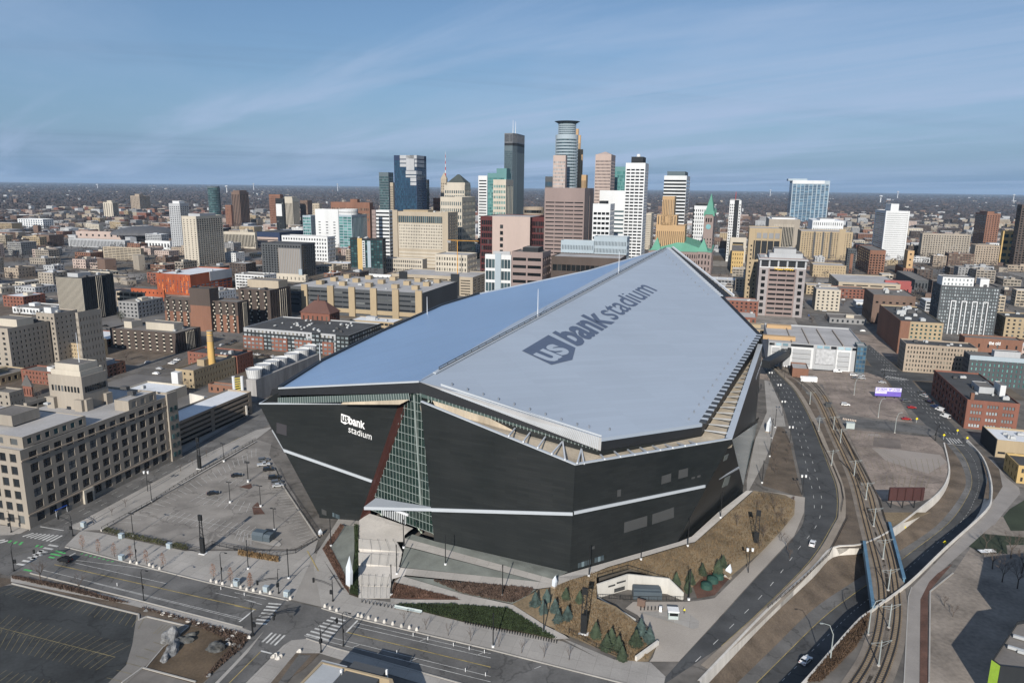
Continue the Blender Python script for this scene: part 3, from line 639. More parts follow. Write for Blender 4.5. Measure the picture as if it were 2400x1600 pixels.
fs('pavement', 'P', [(1300, 1487), (1440, 1545), (1525, 1552), (1560, 1585), (1545, 1660), (1450, 1660), (1478, 1604), (1440, 1562)], M_CONC, .08)
MB().bar(g('S6', 745, 1560) + UP * .6, g('S6', 948, 1412) + UP * .6, .6, 1.5).build('retaining_wall', M_WALLC, label='short pale retaining wall at the lower end of the spruce slope', cat='wall')
# ============================================================ the stadium
def zinc_mat():
 m, t, b = new_mat('dark_zinc_panels'); n = t.nodes.new; l = t.links.new
 geo = n('ShaderNodeNewGeometry'); sp = n('ShaderNodeSeparateXYZ'); l(geo.outputs['Position'], sp.inputs[0])
 ad = n('ShaderNodeMath'); ad.operation = 'ADD'; l(sp.outputs[0], ad.inputs[0]); l(sp.outputs[1], ad.inputs[1])
 cb_ = n('ShaderNodeCombineXYZ'); l(ad.outputs[0], cb_.inputs[0]); l(sp.outputs[2], cb_.inputs[1])
 br = n('ShaderNodeTexBrick'); l(cb_.outputs[0], br.inputs['Vector']); br.inputs['Scale'].default_value = 1
 br.inputs['Brick Width'].default_value = 4.2; br.inputs['Row Height'].default_value = .9; br.inputs['Mortar Size'].default_value = .03
 br.inputs['Color1'].default_value = (.0155, .018, .0192, 1); br.inputs['Color2'].default_value = (.0205, .0232, .0242, 1); br.inputs['Mortar'].default_value = (.0125, .0145, .0155, 1)
 no = n('ShaderNodeTexNoise'); no.inputs['Scale'].default_value = .06; no.inputs['Detail'].default_value = 5; l(geo.outputs['Position'], no.inputs['Vector'])
 mx = n('ShaderNodeMix'); mx.data_type = 'RGBA'; mx.blend_type = 'MULTIPLY'; mx.inputs[0].default_value = .8; l(br.outputs[0], mx.inputs[6])
 cr = n('ShaderNodeValToRGB'); cr.color_ramp.elements[0].color = (.72, .78, .75, 1); cr.color_ramp.elements[1].color = (1.3, 1.25, 1.2, 1); cr.color_ramp.elements[0].position = .3; cr.color_ramp.elements[1].position = .7
 l(no.outputs[0], cr.inputs[0]); l(cr.outputs[0], mx.inputs[7]); l(mx.outputs[2], b.inputs['Base Color'])
 b.inputs['Roughness'].default_value = .42; b.inputs['Specular IOR Level'].default_value = .3
 MATS['zinc'] = m; return m
M_ZINC = zinc_mat()
M_RED = mat('rust_red_panel', (.055, .02, .016), .55, .1)
M_BAND = mat('white_metal_band', (.43, .46, .49), .35, .04, spec=.5)
M_CREAM = mat('cream_concrete', (.44, .375, .285), .9, .22, .12, 1.2, streak=True)
M_FASCIA = mat('black_fascia', (.018, .02, .023), .5, .08)
M_STEEL = mat('pale_steel', (.62, .64, .66), .4, .05)
M_FRAME = mat('pale_green_mullion', (.25, .29, .275), .4, .05)
M_DARKIN = mat('dark_interior', (.025, .03, .03), .9, .2)
M_GREYPAN = mat('grey_panel', (.06, .062, .062), .5, .08)
def roof_mat(name, col, rough, coat, waves):
 m, t, b = new_mat(name); n = t.nodes.new; l = t.links.new
 geo = n('ShaderNodeNewGeometry'); mp = n('ShaderNodeMapping'); l(geo.outputs['Position'], mp.inputs[0]); mp.inputs['Rotation'].default_value = (0, 0, radians(60))
 no = n('ShaderNodeTexNoise'); no.inputs['Scale'].default_value = .012; no.inputs['Detail'].default_value = 6; l(geo.outputs['Position'], no.inputs['Vector'])
 mr = n('ShaderNodeMapRange'); l(no.outputs[0], mr.inputs[0]); mr.inputs[1].default_value = .3; mr.inputs[2].default_value = .7; mr.inputs[3].default_value = .93; mr.inputs[4].default_value = 1.06
 vm = n('ShaderNodeVectorMath'); vm.operation = 'SCALE'; vm.inputs[0].default_value = col; l(mr.outputs[0], vm.inputs['Scale']); br = n('ShaderNodeTexBrick'); l(mp.outputs[0], br.inputs['Vector']); br.inputs['Scale'].default_value = 1; br.inputs['Brick Width'].default_value = 2.6; br.inputs['Row Height'].default_value = 22; br.inputs['Mortar Size'].default_value = .035; br.offset = .37
 br.inputs['Color1'].default_value = (.975, .975, .975, 1); br.inputs['Color2'].default_value = (1.025, 1.025, 1.025, 1); br.inputs['Mortar'].default_value = (.86, .86, .86, 1)
 ml = n('ShaderNodeVectorMath'); ml.operation = 'MULTIPLY'; l(vm.outputs[0], ml.inputs[0]); l(br.outputs[0], ml.inputs[1]); l(ml.outputs[0], b.inputs['Base Color'])
 b.inputs['Roughness'].default_value = rough; b.inputs['Specular IOR Level'].default_value = coat
 if waves:
  wv = n('ShaderNodeTexWave'); wv.wave_type = 'BANDS'; wv.bands_direction = 'X'; wv.inputs['Scale'].default_value = waves; wv.inputs['Distortion'].default_value = .8; wv.inputs['Detail'].default_value = 2; l(mp.outputs[0], wv.inputs['Vector'])
  bp = n('ShaderNodeBump'); bp.inputs['Strength'].default_value = .25; bp.inputs['Distance'].default_value = .35; l(wv.outputs[0], bp.inputs['Height']); l(bp.outputs[0], b.inputs['Normal'])
 return m
M_ROOF_R = roof_mat('pale_roof_membrane', (.325, .375, .44), .6, .3, 0)
M_ROOF_L = roof_mat('sky_tinted_foil_roof', (.215, .315, .47), .35, .5, .16)  # blue base colour stands in for the sky reflected by the foil
M_LOGO = mat('roof_print_slate', (.085, .11, .165), .6, .05)
M_WHITE = mat('white_paint', (.78, .78, .77), .5, .05)
M_LOUVRE = mat('grey_louvre', (.36, .36, .36), .6, .1)

def see_glass(name, tint, mixf):
 m, t, b = new_mat(name); n = t.nodes.new; l = t.links.new
 out = t.nodes['Material Output']; tr = n('ShaderNodeBsdfTransparent'); tr.inputs[0].default_value = (*tint, 1); mx = n('ShaderNodeMixShader')
 oi = n('ShaderNodeObjectInfo'); mr = n('ShaderNodeMapRange'); l(oi.outputs['Random'], mr.inputs[0]); mr.inputs[3].default_value = mixf - .14; mr.inputs[4].default_value = mixf + .14
 l(mr.outputs[0], mx.inputs[0]); l(tr.outputs[0], mx.inputs[1]); l(b.outputs[0], mx.inputs[2]); l(mx.outputs[0], out.inputs[0])
 b.inputs['Base Color'].default_value = (.03, .055, .05, 1); b.inputs['Roughness'].default_value = .06; b.inputs['Specular IOR Level'].default_value = .9
 return m
M_SEE = see_glass('tinted_glass', (.6, .74, .68), .5)

P_ = G(983, 894.6, 58); Q_ = G(1566, 581, 82)
PLR = plane3(P_, Q_, G(1648, 992, 40)); PLL = plane3(P_, Q_, G(654, 910, 50))
hr = lambda x, y: hit(PLR, x, y); hl = lambda x, y: hit(PLL, x, y)
A0 = G(1020.7, 1267, 5); K0 = G(1334, 1340, 5); B1 = G(1587, 1270, 5); C1 = G(1742, 1138, 3)
PA = vplane(A0, K0); PB = vplane(K0, B1)
A_TL = hit(PA, 985.6, 942); K_T = hit(PB, 1347.5, 1090); B_T = hit(PB, 1716, 1029)
E1 = G(1787, 808, 46); PE = vplane(B_T, E1)
st = empty('stadium', ((P_.x + Q_.x) / 2, (P_.y + Q_.y) / 2, 0), 'huge angular black stadium with sloping pale roof and glass entrance wall', 'stadium')
def part(name, polys, m, parent=st, push=None, **k):
 mb = MB()
 for p in polys:
  mb.poly([V(q) + (push or V((0, 0, 0))) for q in p])
 return mb.build(name, m, parent, **k)
def down(p, z=-1.0): return V((p.x, p.y, z))
def T(r, plane): return lambda x, y: hit(plane, *px(r, x, y))
nA, nB, nE = -PA[0] if PA[0].y > 0 else PA[0].copy(), -PB[0] if PB[0].y > 0 else PB[0].copy(), PE[0].copy()
if nE.x < 0: nE = -nE
# roofs, each a slab with thickness
R0, R1, R2, R3, R4 = hr(1033, 906), hr(1410, 1026), hr(1646, 992), hr(1780, 785.5), hr(1692, 696)
rR = MB(); top_ = [P_, R0, R1, R2, R3, R4, Q_]; thick = V((0, 0, -1.2))
rR.poly(top_); rR.poly([p + thick for p in top_][::-1])
for i in range(len(top_)):
 a, b = top_[i], top_[(i + 1) % len(top_)]; rR.quad(a + thick, b + thick, b, a)
roof_r = rR.build('roof_plane', M_ROOF_R, st, label='pale grey sloping roof half carrying the large dark lettering')
L1, L2, L3, L4 = hl(654, 910), hl(1034, 716), hl(1122, 689), hl(1382, 634)
Lm = [hl(753, 847), hl(893, 778)]
rL = MB(); topl = [P_, Q_, L4, L3, L2, Lm[1], Lm[0], L1]
rL.poly(topl); rL.poly([p + thick for p in topl][::-1])
for i in range(len(topl)):
 a, b = topl[i], topl[(i + 1) % len(topl)]; rL.quad(a + thick, b + thick, b, a)
roof_l = rL.build('roof_plane', M_ROOF_L, st, label='sloping foil roof half tinted blue for reflected sky')
# strip of plain membrane along the ridge on the blue half, ridge gutter, rail and lightning masts
nL = PLL[0] if PLL[0].z > 0 else -PLL[0]; nR = PLR[0] if PLR[0].z > 0 else -PLR[0]
part('ridge_flashing', [[P_ + nL * .15, Q_ + nL * .15, hl(1480, 610) + nL * .15, hl(1200, 760) + nL * .15, hl(990, 888) + nL * .15]], M_ROOF_R)
mb = MB(); d_ = (Q_ - P_)
mb.bar(P_ + d_ * .03 + nR * .3 + nR.cross(d_).normalized() * 0, Q_ - d_ * .02 + nR * .3, 1.3, .5); mb.build('ridge_gutter', M_BAND, st)
mb = MB(); off_ = nL * 1.0
for w in (.7, 1.5): mb.bar(P_ + d_ * .04 + UP * w, Q_ - d_ * .02 + UP * w, .28, .22)
for i in range(52):
 q = P_ + d_ * (.04 + .94 * i / 51); mb.bar(q, q + UP * 1.6, .25)
mb.build('ridge_rail', mat('rail_dark', (.06, .07, .08), .6), st)
for t_, h_ in ((.305, 13), (.66, 13)):
 q = P_ + d_ * t_; MB().tube([q, q + UP * h_], [.22, .1], 6).build('lightning_mast', M_STEEL, st)
for r_, x, y, h_ in (('T7', 1573, 455, 9), ('T7', 590, 895, 8)):
 q = hl(*px(r_, x, y)); MB().tube([q, q + UP * h_], [.2, .1], 6).build('lightning_mast', M_STEEL, st)
# edge trims
mb = MB()
for a, b in zip([L1] + Lm + [L2], Lm + [L2, L3]): mb.bar(a + UP * .2, b + UP * .2, 1.6, 1.1)
mb.build('eave_truss', M_FASCIA, st)
mb = MB()
for a, b in ((L3, L4), (L4, Q_), (P_, L1)): MB().bar(a + UP * .15, b + UP * .15, 1.0, .5).build('eave_trim', M_BAND, st)
mb = MB()
n_ = 26
for i in range(n_):
 a = R2 + (R3 - R2) * (i / n_); b = R2 + (R3 - R2) * ((i + .55) / n_); mb.bar(a + UP * .25, b + UP * .25, 2.4, .5)
mb.build('snow_guard', mat('snow_guard_dark', (.05, .055, .06), .6), st)
mb = MB()
for i in range(n_):
 a = R2 + (R3 - R2) * ((i + .58) / n_); b = R2 + (R3 - R2) * ((i + .97) / n_); mb.bar(a + UP * .25, b + UP * .25, 2.4, .4)
mb.build('snow_guard', M_BAND, st)
mb = MB(); m2 = MB()
gut = (R3 - Q_).cross(UP).normalized()
if gut.x < 0: gut = -gut
for i in range(30):
 t0, t1 = (i + .1) / 30, (i + .75) / 30
 a, b = Q_ + (R4 - Q_) * t0, Q_ + (R4 - Q_) * t1; m2.bar(a + UP * .3, b + UP * .3, 2.2, .5)
m2.build('snow_guard', M_BAND, st)
mb.bar(Q_ + gut * 3.2 + UP * .6, R4 + gut * 7 + UP * .9, 1.1, .9); mb.build('outer_gutter', M_STEEL, st)
mb = MB(); mb.quad(Q_ + gut * .6, Q_ + gut * 3.0, R4 + gut * 6.5, R4 + gut * .6); mb.bar(R4, R3, 1.8, 1.0); mb.build('eave_truss', M_FASCIA, st)
# little roof vents in a row along the front eave
vent_me = MB().cyl((0, 0, 0), .28, .28, .9, 8).mesh('roof_vent', mat('vent_grey', (.2, .22, .25), .6))
for x, y in [('T2', (516, 250)), ('T2', (686, 305)), ('T2', (857, 358)), ('T2', (1028, 412)), ('T2', (1200, 467)), ('T2', (1372, 522)), ('T2', (1545, 578)), ('T2', (1720, 636)), ('T2', (1893, 690)), ('T2', (2025, 716)), ('T2', (2253, 744))]:
 place('roof_vent', vent_me, hr(*px(x, *y)), st)
for i in range(16):
 q = R2 + (R3 - R2) * ((i + .5) / 16) - gut * 6; q = hr(*proj(q)); place('roof_vent', vent_me, q, st)
for i in range(14):
 q = R4 + (Q_ - R4) * ((i + .5) / 14) - gut * 7; q = hr(*proj(q)); place('roof_vent', vent_me, q, st)
# fascias
FA = vplane(P_, R1); FB = vplane(R1, R2); FE = vplane(R2, R3); FL = vplane(P_, L1)
fa, fb, fe, fl = T('T2', FA), T('T3', FB), T('T4', FE), T('T1', FL)
R1b = hit(FA, 1408, 1056); Pb = hit(FA, 983, 921)
fas = MB(); fas.poly([Pb, R1b + UP * -.3, R1b, P_])
LA, LB = fl(205, 300), fl(225, 240)
fas.poly([fl(205, 300), Pb, P_, L1, fl(225, 240)])
R2b, R3b = hit(FB, 1653, 1017), hit(FE, 1787, 806); R2b_e = V((R2.x, R2.y, R2b.z))
fas.poly([R1b, R2b_e, R2, R1]); fas.poly([R2b_e, R3b, R3, R2])
fas.build('fascia', M_FASCIA, st)
part('louvre_strip', [[P_ + UP * .02, R1b, R1, R0]], M_LOUVRE)
mb = MB()
for i in range(90):      # its slats
 t_ = .12 + .87 * i / 90; a = P_ + (R1b - P_) * t_; b = R0 + (R1 - R0) * t_; mb.bar(a + V((0, -.12, .1)), b + V((0, -.12, .1)), .18, .25)
mb.build('slat', M_BAND, st, kind='stuff')
part('eave_flashing', [[R0 + UP * .3, R1 + UP * .3, R1 + UP * .9, hr(1225, 963) + UP * .4, R0 + UP * 1.1]], M_BAND)
# dark outer walls
bot = lambda p: down(p, -1)
wa = MB(); wa.poly([bot(A0), bot(K0), K_T, A_TL]); wa.build('outer_wall', M_ZINC, st, label='broad black panel wall right of the glass')
wb = MB(); wb.poly([bot(K0), bot(B1), B1, B_T, K_T]); wb.build('outer_wall', M_ZINC, st, label='black panel wall facing the lawn')
C1b = down(C1); wc = MB(); wc.poly([B1, C1, B_T]); wc.poly([bot(B1), C1b, C1, B1]); wc.build('outer_wall', M_ZINC, st, label='triangular leaning black facet')
EL0, EL1 = hit(PE, 1719, 1041), hit(PE, 1797, 962); E1d = hit(PE, 1791, 850)
we = MB(); we.poly([EL0, EL1, down(E1), E1, B_T]); we.build('outer_wall', M_ZINC, st, label='long black wall along the curving road')
for p in ([B_T - UP * .2, C1, hit(PE, 1780, 987)],): part('leaning_glass', [p], glass('apron_glass', (.20, .25, .24), (.3, .35, .34), .15, .3, .7))
part('leaning_glass', [[C1, G(1767, 1038, 2), hit(PE, 1780, 987) - UP * .5]], glass('apron_glass2', (.25, .32, .29), (.3, .35, .34), .15, .3, .7))
# left wall
TL = G(607, 946.5, 44); TR = G(934.6, 947, 47); BL = G(748, 1207, 1); PLW = plane3(TL, TR, BL)
wl = T('T1', PLW); BR = wl(1030, 1440)
w = MB(); w.poly([BL, BR, TR, TL]); w.poly([down(BL, -1), down(BR, -1), BR, BL]); w.build('outer_wall', M_ZINC, st, label='black overhanging wall with the white lettering')
BB = G(728, 1178, 1) + V((-1, 6, 0)); PSL = plane3(TL, BL, BB); sM = TL * .72 + BB * .28 + V((-1.5, 1.5, 0))
part('outer_wall', [[TL, sM, BB, BL]], M_ZINC)
PG = vplane(G(868, 1192, 5), G(1016, 1248, 5)); gw = lambda x, y: hit(PG, x, y)
FT = gw(960, 934); GL0 = gw(868, 1193); GR0 = gw(1018, 1249)
part('red_fin', [[BR, GL0, FT, TR], [down(BR, -1), down(GL0, -1), GL0, BR]], M_RED)
# hidden flanks so that the building is closed
bk = MB()
ring = [L1, Lm[0], Lm[1], L2, L3, L4, Q_, R4, R3]
inb = {0: BB + V((0, 0, -2)), 1: down(Lm[0]) + V((14, 4, 0)), 2: down(Lm[1]) + V((12, -2, 0))}
rb = [inb.get(i, down(p)) for i, p in enumerate(ring)]
for i in range(len(ring) - 1): bk.poly([rb[i], ring[i] + UP * -1.2, ring[i + 1] + UP * -1.2, rb[i + 1]])
bk.poly([down(R3), R3, E1, down(E1)]); bk.poly([BB, TL, L1 - UP * 1.2])
bk.build('rear_wall', M_ZINC, st)
# parapets, trough floors and inner walls behind them
cop = MB()
def coping(a, b, inward, w_=1.0):
 cop.quad(a + UP * .35, b + UP * .35, b + inward * w_ + UP * .35, a + inward * w_ + UP * .35)
 cop.quad(a - UP * .1, b - UP * .1, b + UP * .35, a + UP * .35); cop.quad(b + inward * w_ + UP * .35, b + inward * w_ - UP * .6, a + inward * w_ - UP * .6, a + inward * w_ + UP * .35)
coping(A_TL, K_T, -nA); coping(K_T, B_T, -nB); coping(B_T, E1, -nE, 2.2); coping(TL, TR, V((0, 1, 0)), .9); coping(TL + V((2, 9, 0)), TL, V((1, 0, 0)))
cop.build('coping', M_BAND, st)
Kin = R1b - UP * 6
fl_z = 3.0
tf = MB()
tf.poly([A_TL - UP * fl_z, K_T - UP * fl_z, V((R1b.x, R1b.y, K_T.z - fl_z)), V((Pb.x, Pb.y, A_TL.z - fl_z))])
tf.poly([K_T - UP * fl_z, B_T - UP * fl_z, V((R2.x, R2.y, B_T.z - fl_z)), V((R1.x, R1.y, K_T.z - fl_z))])
tf.poly([B_T - UP * fl_z, E1 - UP * fl_z, V((R3.x, R3.y, E1.z - fl_z)), V((R2.x, R2.y, B_T.z - fl_z))])
tf.build('roof_trough', M_CREAM, st)
inn = lambda v: V((0, -.25 * v, 0))
clA = MB(); clA.poly([Pb, fa(300, 412), fa(930, 605), R1b]); 
part('clerestory_glass', [[Pb - UP * 1.2 , fa(930, 608) , R1b - UP * .2, Pb]], glass('clere', (.02, .03, .03), (.08, .12, .11), .15, .3))
part('inner_wall', [[fa(930, 606), fa(1250, 790), V((R1b.x, R1b.y, K_T.z - fl_z)), R1b - UP * .3]], M_ZINC)
zc = lambda t_: A_TL.z + (K_T.z - A_TL.z) * t_ - fl_z
pA_ = lambda t_: V((Pb.x + (R1b.x - Pb.x) * t_, Pb.y + (R1b.y - Pb.y) * t_, zc(t_)))
part('inner_wall', [[fa(300, 412), pA_(.1), pA_(.35), pA_(.7), pA_(1.0), fa(1880, 1035), fa(1240, 765), fa(930, 606)]], M_CREAM, push=V((0, -.3, 0)))
part('inner_wall', [[V((R1.x, R1.y, K_T.z - fl_z)), V((R2.x, R2.y, B_T.z - fl_z)), R2b_e, R1b]], M_ZINC, push=V((0, -.15, 0)))
part('inner_wall', [[V((R2.x, R2.y, B_T.z - fl_z)), V((R3.x, R3.y, E1.z - fl_z)), R3b, R2b_e]], M_DARKIN, push=V((.15, 0, 0)))
part('clerestory_glass', [[fl(285, 372), fl(1490, 345), fl(1480, 278), fl(285, 318)]], glass('clere2', (.03, .045, .045), (.1, .14, .13), .15, .3), push=V((0, -.1, 0)))
mb = MB()
for i in range(56):
 t_ = i / 55; a = fl(285, 372) + (fl(1490, 345) - fl(285, 372)) * t_; b = fl(285, 318) + (fl(1480, 278) - fl(285, 318)) * t_; mb.bar(a + V((0, -.2, 0)), b + V((0, -.2, 0)), .22)
mb.build('mullion', M_FRAME, st, kind='stuff')
mb = MB()
for i in range(48):
 t_ = .05 + .93 * i / 47; a = Pb + (R1b - Pb) * t_; mb.bar(a + V((0, -.2, .1)), a + V((0, -.2, -1.6 * (1 - t_) - .3)), .2)
mb.build('mullion', M_FRAME, st, kind='stuff')
part('inner_wall', [[fl(860, 378), fl(1400, 378), fl(1490, 332), fl(880, 358)]], M_CREAM, push=V((0, -.6, 0)))
# struts from the parapets to the roof edge
ta = T('T2', PA); tb = T('T3', PB)
def strut(a, b, w_=.45): MB().bar(a, b, w_, w_).build('strut', M_STEEL, st)
for a, b in (((1140, 805), (1210, 722)), ((1300, 870), (1375, 770)), ((1460, 935), (1545, 815)), ((1615, 1002), (1732, 868)), ((1760, 1065), (1735, 868)), ((1895, 1105), (1940, 950)), ((2008, 1090), (1942, 952))):
 strut(ta(*a) if a[0] < 1900 else K_T + (B_T - K_T) * .05, fa(*b))
for a, b in (((525, 562), (480, 515)), ((690, 537), (625, 480)), ((840, 517), (765, 462)), ((975, 492), (895, 440)), ((1110, 467), (1025, 422)), ((1240, 444), (1150, 405)), ((1370, 422), (1275, 388)), ((1490, 404), (1395, 370))):
 strut(tb(*a), fb(*b))
for i in range(17):
 t_ = .04 + .9 * i / 17; a = B_T + (E1 - B_T) * t_ - nE * 2; b = R2b_e + (R3b - R2b_e) * (t_ * .93); strut(a, b, .4)
# white band and the canopy
bw = MB()
def band(pts, nrm, k=.35):
 for (a, b), (c, d) in zip(pts, pts[1:]):
  a, b, c, d = [V(q) + nrm * k for q in (a, b, c, d)]
  bw.quad(b, d, c, a); bw.quad(a - nrm * k, a, c, c - nrm * k)
sa = T('S5', PA)
bandA0, bandK = (sa(440, 155), sa(440, 186)), (sa(1737, 195), sa(1737, 223))
band([bandA0, bandK], nA); bw.build('band', M_BAND, st); bw = MB()
kB = (V((K_T.x, K_T.y, bandK[0].z)), V((K_T.x, K_T.y, bandK[1].z)))
bFold = (tb(1570, 830), tb(1570, 857)); band([kB, bFold], nB)
PCc = plane3(B1, C1, B_T); nC = PCc[0] if PCc[0].dot(CAM - B1) > 0 else -PCc[0]
bCe = (hit(PCc, *px('T3', 1931, 640)), hit(PCc, *px('T3', 1933, 656))); band([bFold, bCe], nC, .3); bw.build('band', M_BAND, st); bw = MB()
nLw = PLW[0] if PLW[0].y < 0 else -PLW[0]
band([(wl(332, 788), wl(338, 813)), (wl(1149, 1074), wl(1141, 1096))], nLw)
band([(sM + V((0, 0, .6)), sM - V((0, 0, .2))), (wl(332, 788), wl(338, 813))], nLw, .25)
bw.build('band', M_BAND, st)
zc_ = bandA0[0].z
can = MB(); c0, c1, c2 = G(853, 1187, zc_), G(881, 1166, zc_), bandA0[0] + nA * .3
cp_ = [c0, c2, G(1010, 1187, zc_), c1]
can.poly(cp_); can.poly([p - UP * 1.1 for p in cp_][::-1])
for i in range(4): a, b = cp_[i], cp_[(i + 1) % 4]; can.quad(a - UP * 1.1, b - UP * 1.1, b, a)
can.build('entrance_canopy', M_BAND, st)
# grey panels and windows set into the walls
def wall_panel(name, r, plane, pts, nrm, m, k=.12):
 q = [hit(plane, *px(r, *p)) for p in pts]; mb = MB(); mb.poly([p + nrm * k for p in q])
 for i in range(4): a, b = q[i], q[(i + 1) % 4]; mb.quad(a, b, b + nrm * k, a + nrm * k)
 return mb.build(name, m, st)
for pts in (((1125, 740), (1118, 825), (1218, 795), (1222, 710)), ((1303, 678), (1297, 768), (1395, 742), (1398, 655)), ((657, 887), (655, 957), (692, 948), (695, 877)),
   ((730, 1225), (727, 1335), (968, 1262), (970, 1155)), ((1025, 1140), (1022, 1245), (1250, 1172), (1250, 1065)), ((1438, 752), (1436, 772), (1470, 764), (1472, 744)), ((1497, 735), (1495, 755), (1528, 747), (1530, 727)), ((387, 1480), (385, 1508), (416, 1500), (418, 1472))):
 wall_panel('wall_vent', 'T3', PB, pts, nB, M_GREYPAN)
for pts in (((1785, 525), (1770, 582), (1805, 565), (1825, 505)), ((1790, 755), (1755, 860), (1815, 830), (1845, 730))):
 wall_panel('wall_vent', 'T3', PCc, pts, nC, mat('grey_glass_panel', (.16, .18, .17), .4, .05))
wall_panel('wall_vent', 'T1', PLW, ((268, 548), (268, 642), (360, 668), (362, 572)), nLw, mat('grey_panel_dark', (.045, .043, .048), .5, .05))
M_DOORG = glass('door_glass', (.05, .07, .08), (.15, .2, .22), .1, .3)
for i in range(4): wall_panel('door', 'T1', PLW, ((782 + i * 17, 1372 + i * 7), (782 + i * 17, 1408 + i * 7), (796 + i * 17, 1414 + i * 7), (796 + i * 17, 1378 + i * 7)), nLw, M_DOORG)
wall_panel('wall_vent', 'T1', PLW, ((682, 1340), (684, 1385), (728, 1402), (726, 1358)), nLw, M_GREYPAN)
for i in range(8):
 x0 = 215 + i * 30; y0 = 662 - i * 9.5
 if i != 4: wall_panel('window', 'S6', PB, ((x0, y0), (x0, y0 + 44), (x0 + 25, y0 + 36), (x0 + 25, y0 - 8)), nB, M_DOORG)
for i in range(3): wall_panel('wall_vent', 'T4', PE, ((812 + i * 18, 700 - i * 20), (812 + i * 18, 760 - i * 30), (819 + i * 18, 750 - i * 30), (819 + i * 18, 690 - i * 20)), nE, M_GREYPAN)
# glass entrance wall: frame, panes, the structure seen behind it
ge = (PG[0].cross(UP)).normalized()
if ge.x < 0: ge = -ge
ng = PG[0] if PG[0].y < 0 else -PG[0]
GQ = [gw(868, 1193), gw(1018.5, 1250), gw(988, 921), gw(958, 921)]
to2 = lambda p: ((p - GQ[0]).dot(ge), p.z); to3 = lambda q: V((GQ[0].x, GQ[0].y, 0)) + ge * q[0] + UP * q[1]
gq = [to2(p) for p in GQ]
def clip(poly, conv):
 out = poly
 for i in range(len(conv)):
  (ax, ay), (bx, by) = conv[i], conv[(i + 1) % len(conv)]; inp = out; out = []
  f_ = lambda p: (bx - ax) * (p[1] - ay) - (by - ay) * (p[0] - ax)
  for j in range(len(inp)):
   p, q = inp[j], inp[(j + 1) % len(inp)]; fp, fq = f_(p), f_(q)
   if fp >= 0: out.append(p)
   if fp * fq < 0: t_ = fp / (fp - fq); out.append((p[0] + (q[0] - p[0]) * t_, p[1] + (q[1] - p[1]) * t_))
  if not out: return []
 return out
xs = [q[0] for q in gq]; ys = [q[1] for q in gq]
fr = MB(); sxp, syp = 1.55, 3.05
nx_, ny_ = int((max(xs) - min(xs)) / sxp) + 1, int((max(ys) - min(ys)) / syp) + 1
gl_frame = MB()
for i in range(nx_ + 1):
 x = min(xs) + i * sxp; c = clip([(x - .09, min(ys)), (x + .09, min(ys)), (x + .09, max(ys)), (x - .09, max(ys))], gq)
 if len(c) > 2:
  lo = [p for p in c]; y0, y1 = min(p[1] for p in c), max(p[1] for p in c); gl_frame.bar(to3((x, y0)) + ng * .15, to3((x, y1)) + ng * .15, .12, .2)
for j in range(ny_ + 1):
 y = min(ys) + j * syp; c = clip([(min(xs), y - .09), (max(xs), y - .09), (max(xs), y + .09), (min(xs), y + .09)], gq)
 if len(c) > 2:
  x0, x1 = min(p[0] for p in c), max(p[0] for p in c); gl_frame.bar(to3((x0, y)) + ng * .12, to3((x1, y)) + ng * .12, .16, .16)
gl_frame.bar(to3((to2(gw(985, 930))[0], 12)) + ng * .3, gw(972, 925) + ng * .3, .5)
gframe = gl_frame.build('glass_wall', M_FRAME, st)
for i in range(nx_):
 for j in range(ny_):
  x, y = min(xs) + i * sxp, min(ys) + j * syp
  c = clip([(x, y), (x + sxp, y), (x + sxp, y + syp), (x, y + syp)], gq)
  if len(c) > 2:
   mb = MB(); f_ = [to3(p) for p in c]; mb.poly(f_); mb.poly([p - ng * .08 for p in f_][::-1]); mb.build('pane', M_SEE, gframe)
inside = MB()
for j in range(1, 8):
 z = 5 + j * 6.1; k0, k1 = clip([(min(xs), z - .1), (max(xs), z - .1), (max(xs), z + .1), (min(xs), z + .1)], gq), 0
 if len(k0) > 2:
  x0, x1 = min(p[0] for p in k0), max(p[0] for p in k0)
  a, b = to3((x0, z)), to3((x1, z)); inside.poly([a - ng * 3, b - ng * 3, b - ng * 14, a - ng * 14]); inside.bar(a - ng * 3, b - ng * 3, .5, .9)
inside.build('floor_slab', mat('interior_grey', (.10, .13, .12), .8), st)
mb = MB(); random.seed(3)
for j in range(9):
 z = 6 + j * 5; c = clip([(min(xs), z - .1), (max(xs), z - .1), (max(xs), z + .1), (min(xs), z + .1)], gq)
 if len(c) > 2:
  x0, x1 = min(p[0] for p in c), max(p[0] for p in c); n2_ = max(2, int((x1 - x0) / 4))
  for i in range(n2_):
   a = to3((x0 + (x1 - x0) * i / n2_, z)) - ng * 2; b = to3((x0 + (x1 - x0) * (i + 1) / n2_, z + 5 * (1 if (i + j) % 2 else -1))) - ng * (2 + random.random() * 2); mb.bar(a, b, .4)
mb.build('brace', mat('interior_pale', (.42, .5, .42), .7), st)
part('interior_wall', [[to3((min(xs) - 4, 3)) - ng * 15, to3((max(xs) + 2, 3)) - ng * 15, to3((max(xs) + 2, 56)) - ng * 15, to3((min(xs) - 4, 56)) - ng * 15],
        [GR0 - ng * .3, GQ[2] - ng * .3, GQ[2] - ng * 15, GR0 - ng * 15], [GQ[0] - ng * 16, GQ[3] - ng * 16, GQ[3] - ng * .5, GQ[0] - ng * .5]], M_DARKIN)
mb = MB()
for i in range(14):
 a = gw(898 + i * 4.2, 1199 + i * 1.63); mb.bar(a + ng * .6 + UP * -1, a + ng * .6 + UP * 2.6, .25)
mb.bar(gw(893, 1196) + ng * .6 + UP * 2.8, gw(960, 1222) + ng * .6 + UP * 2.8, .5, .9); mb.build('entrance_door_frame', M_STEEL, st)

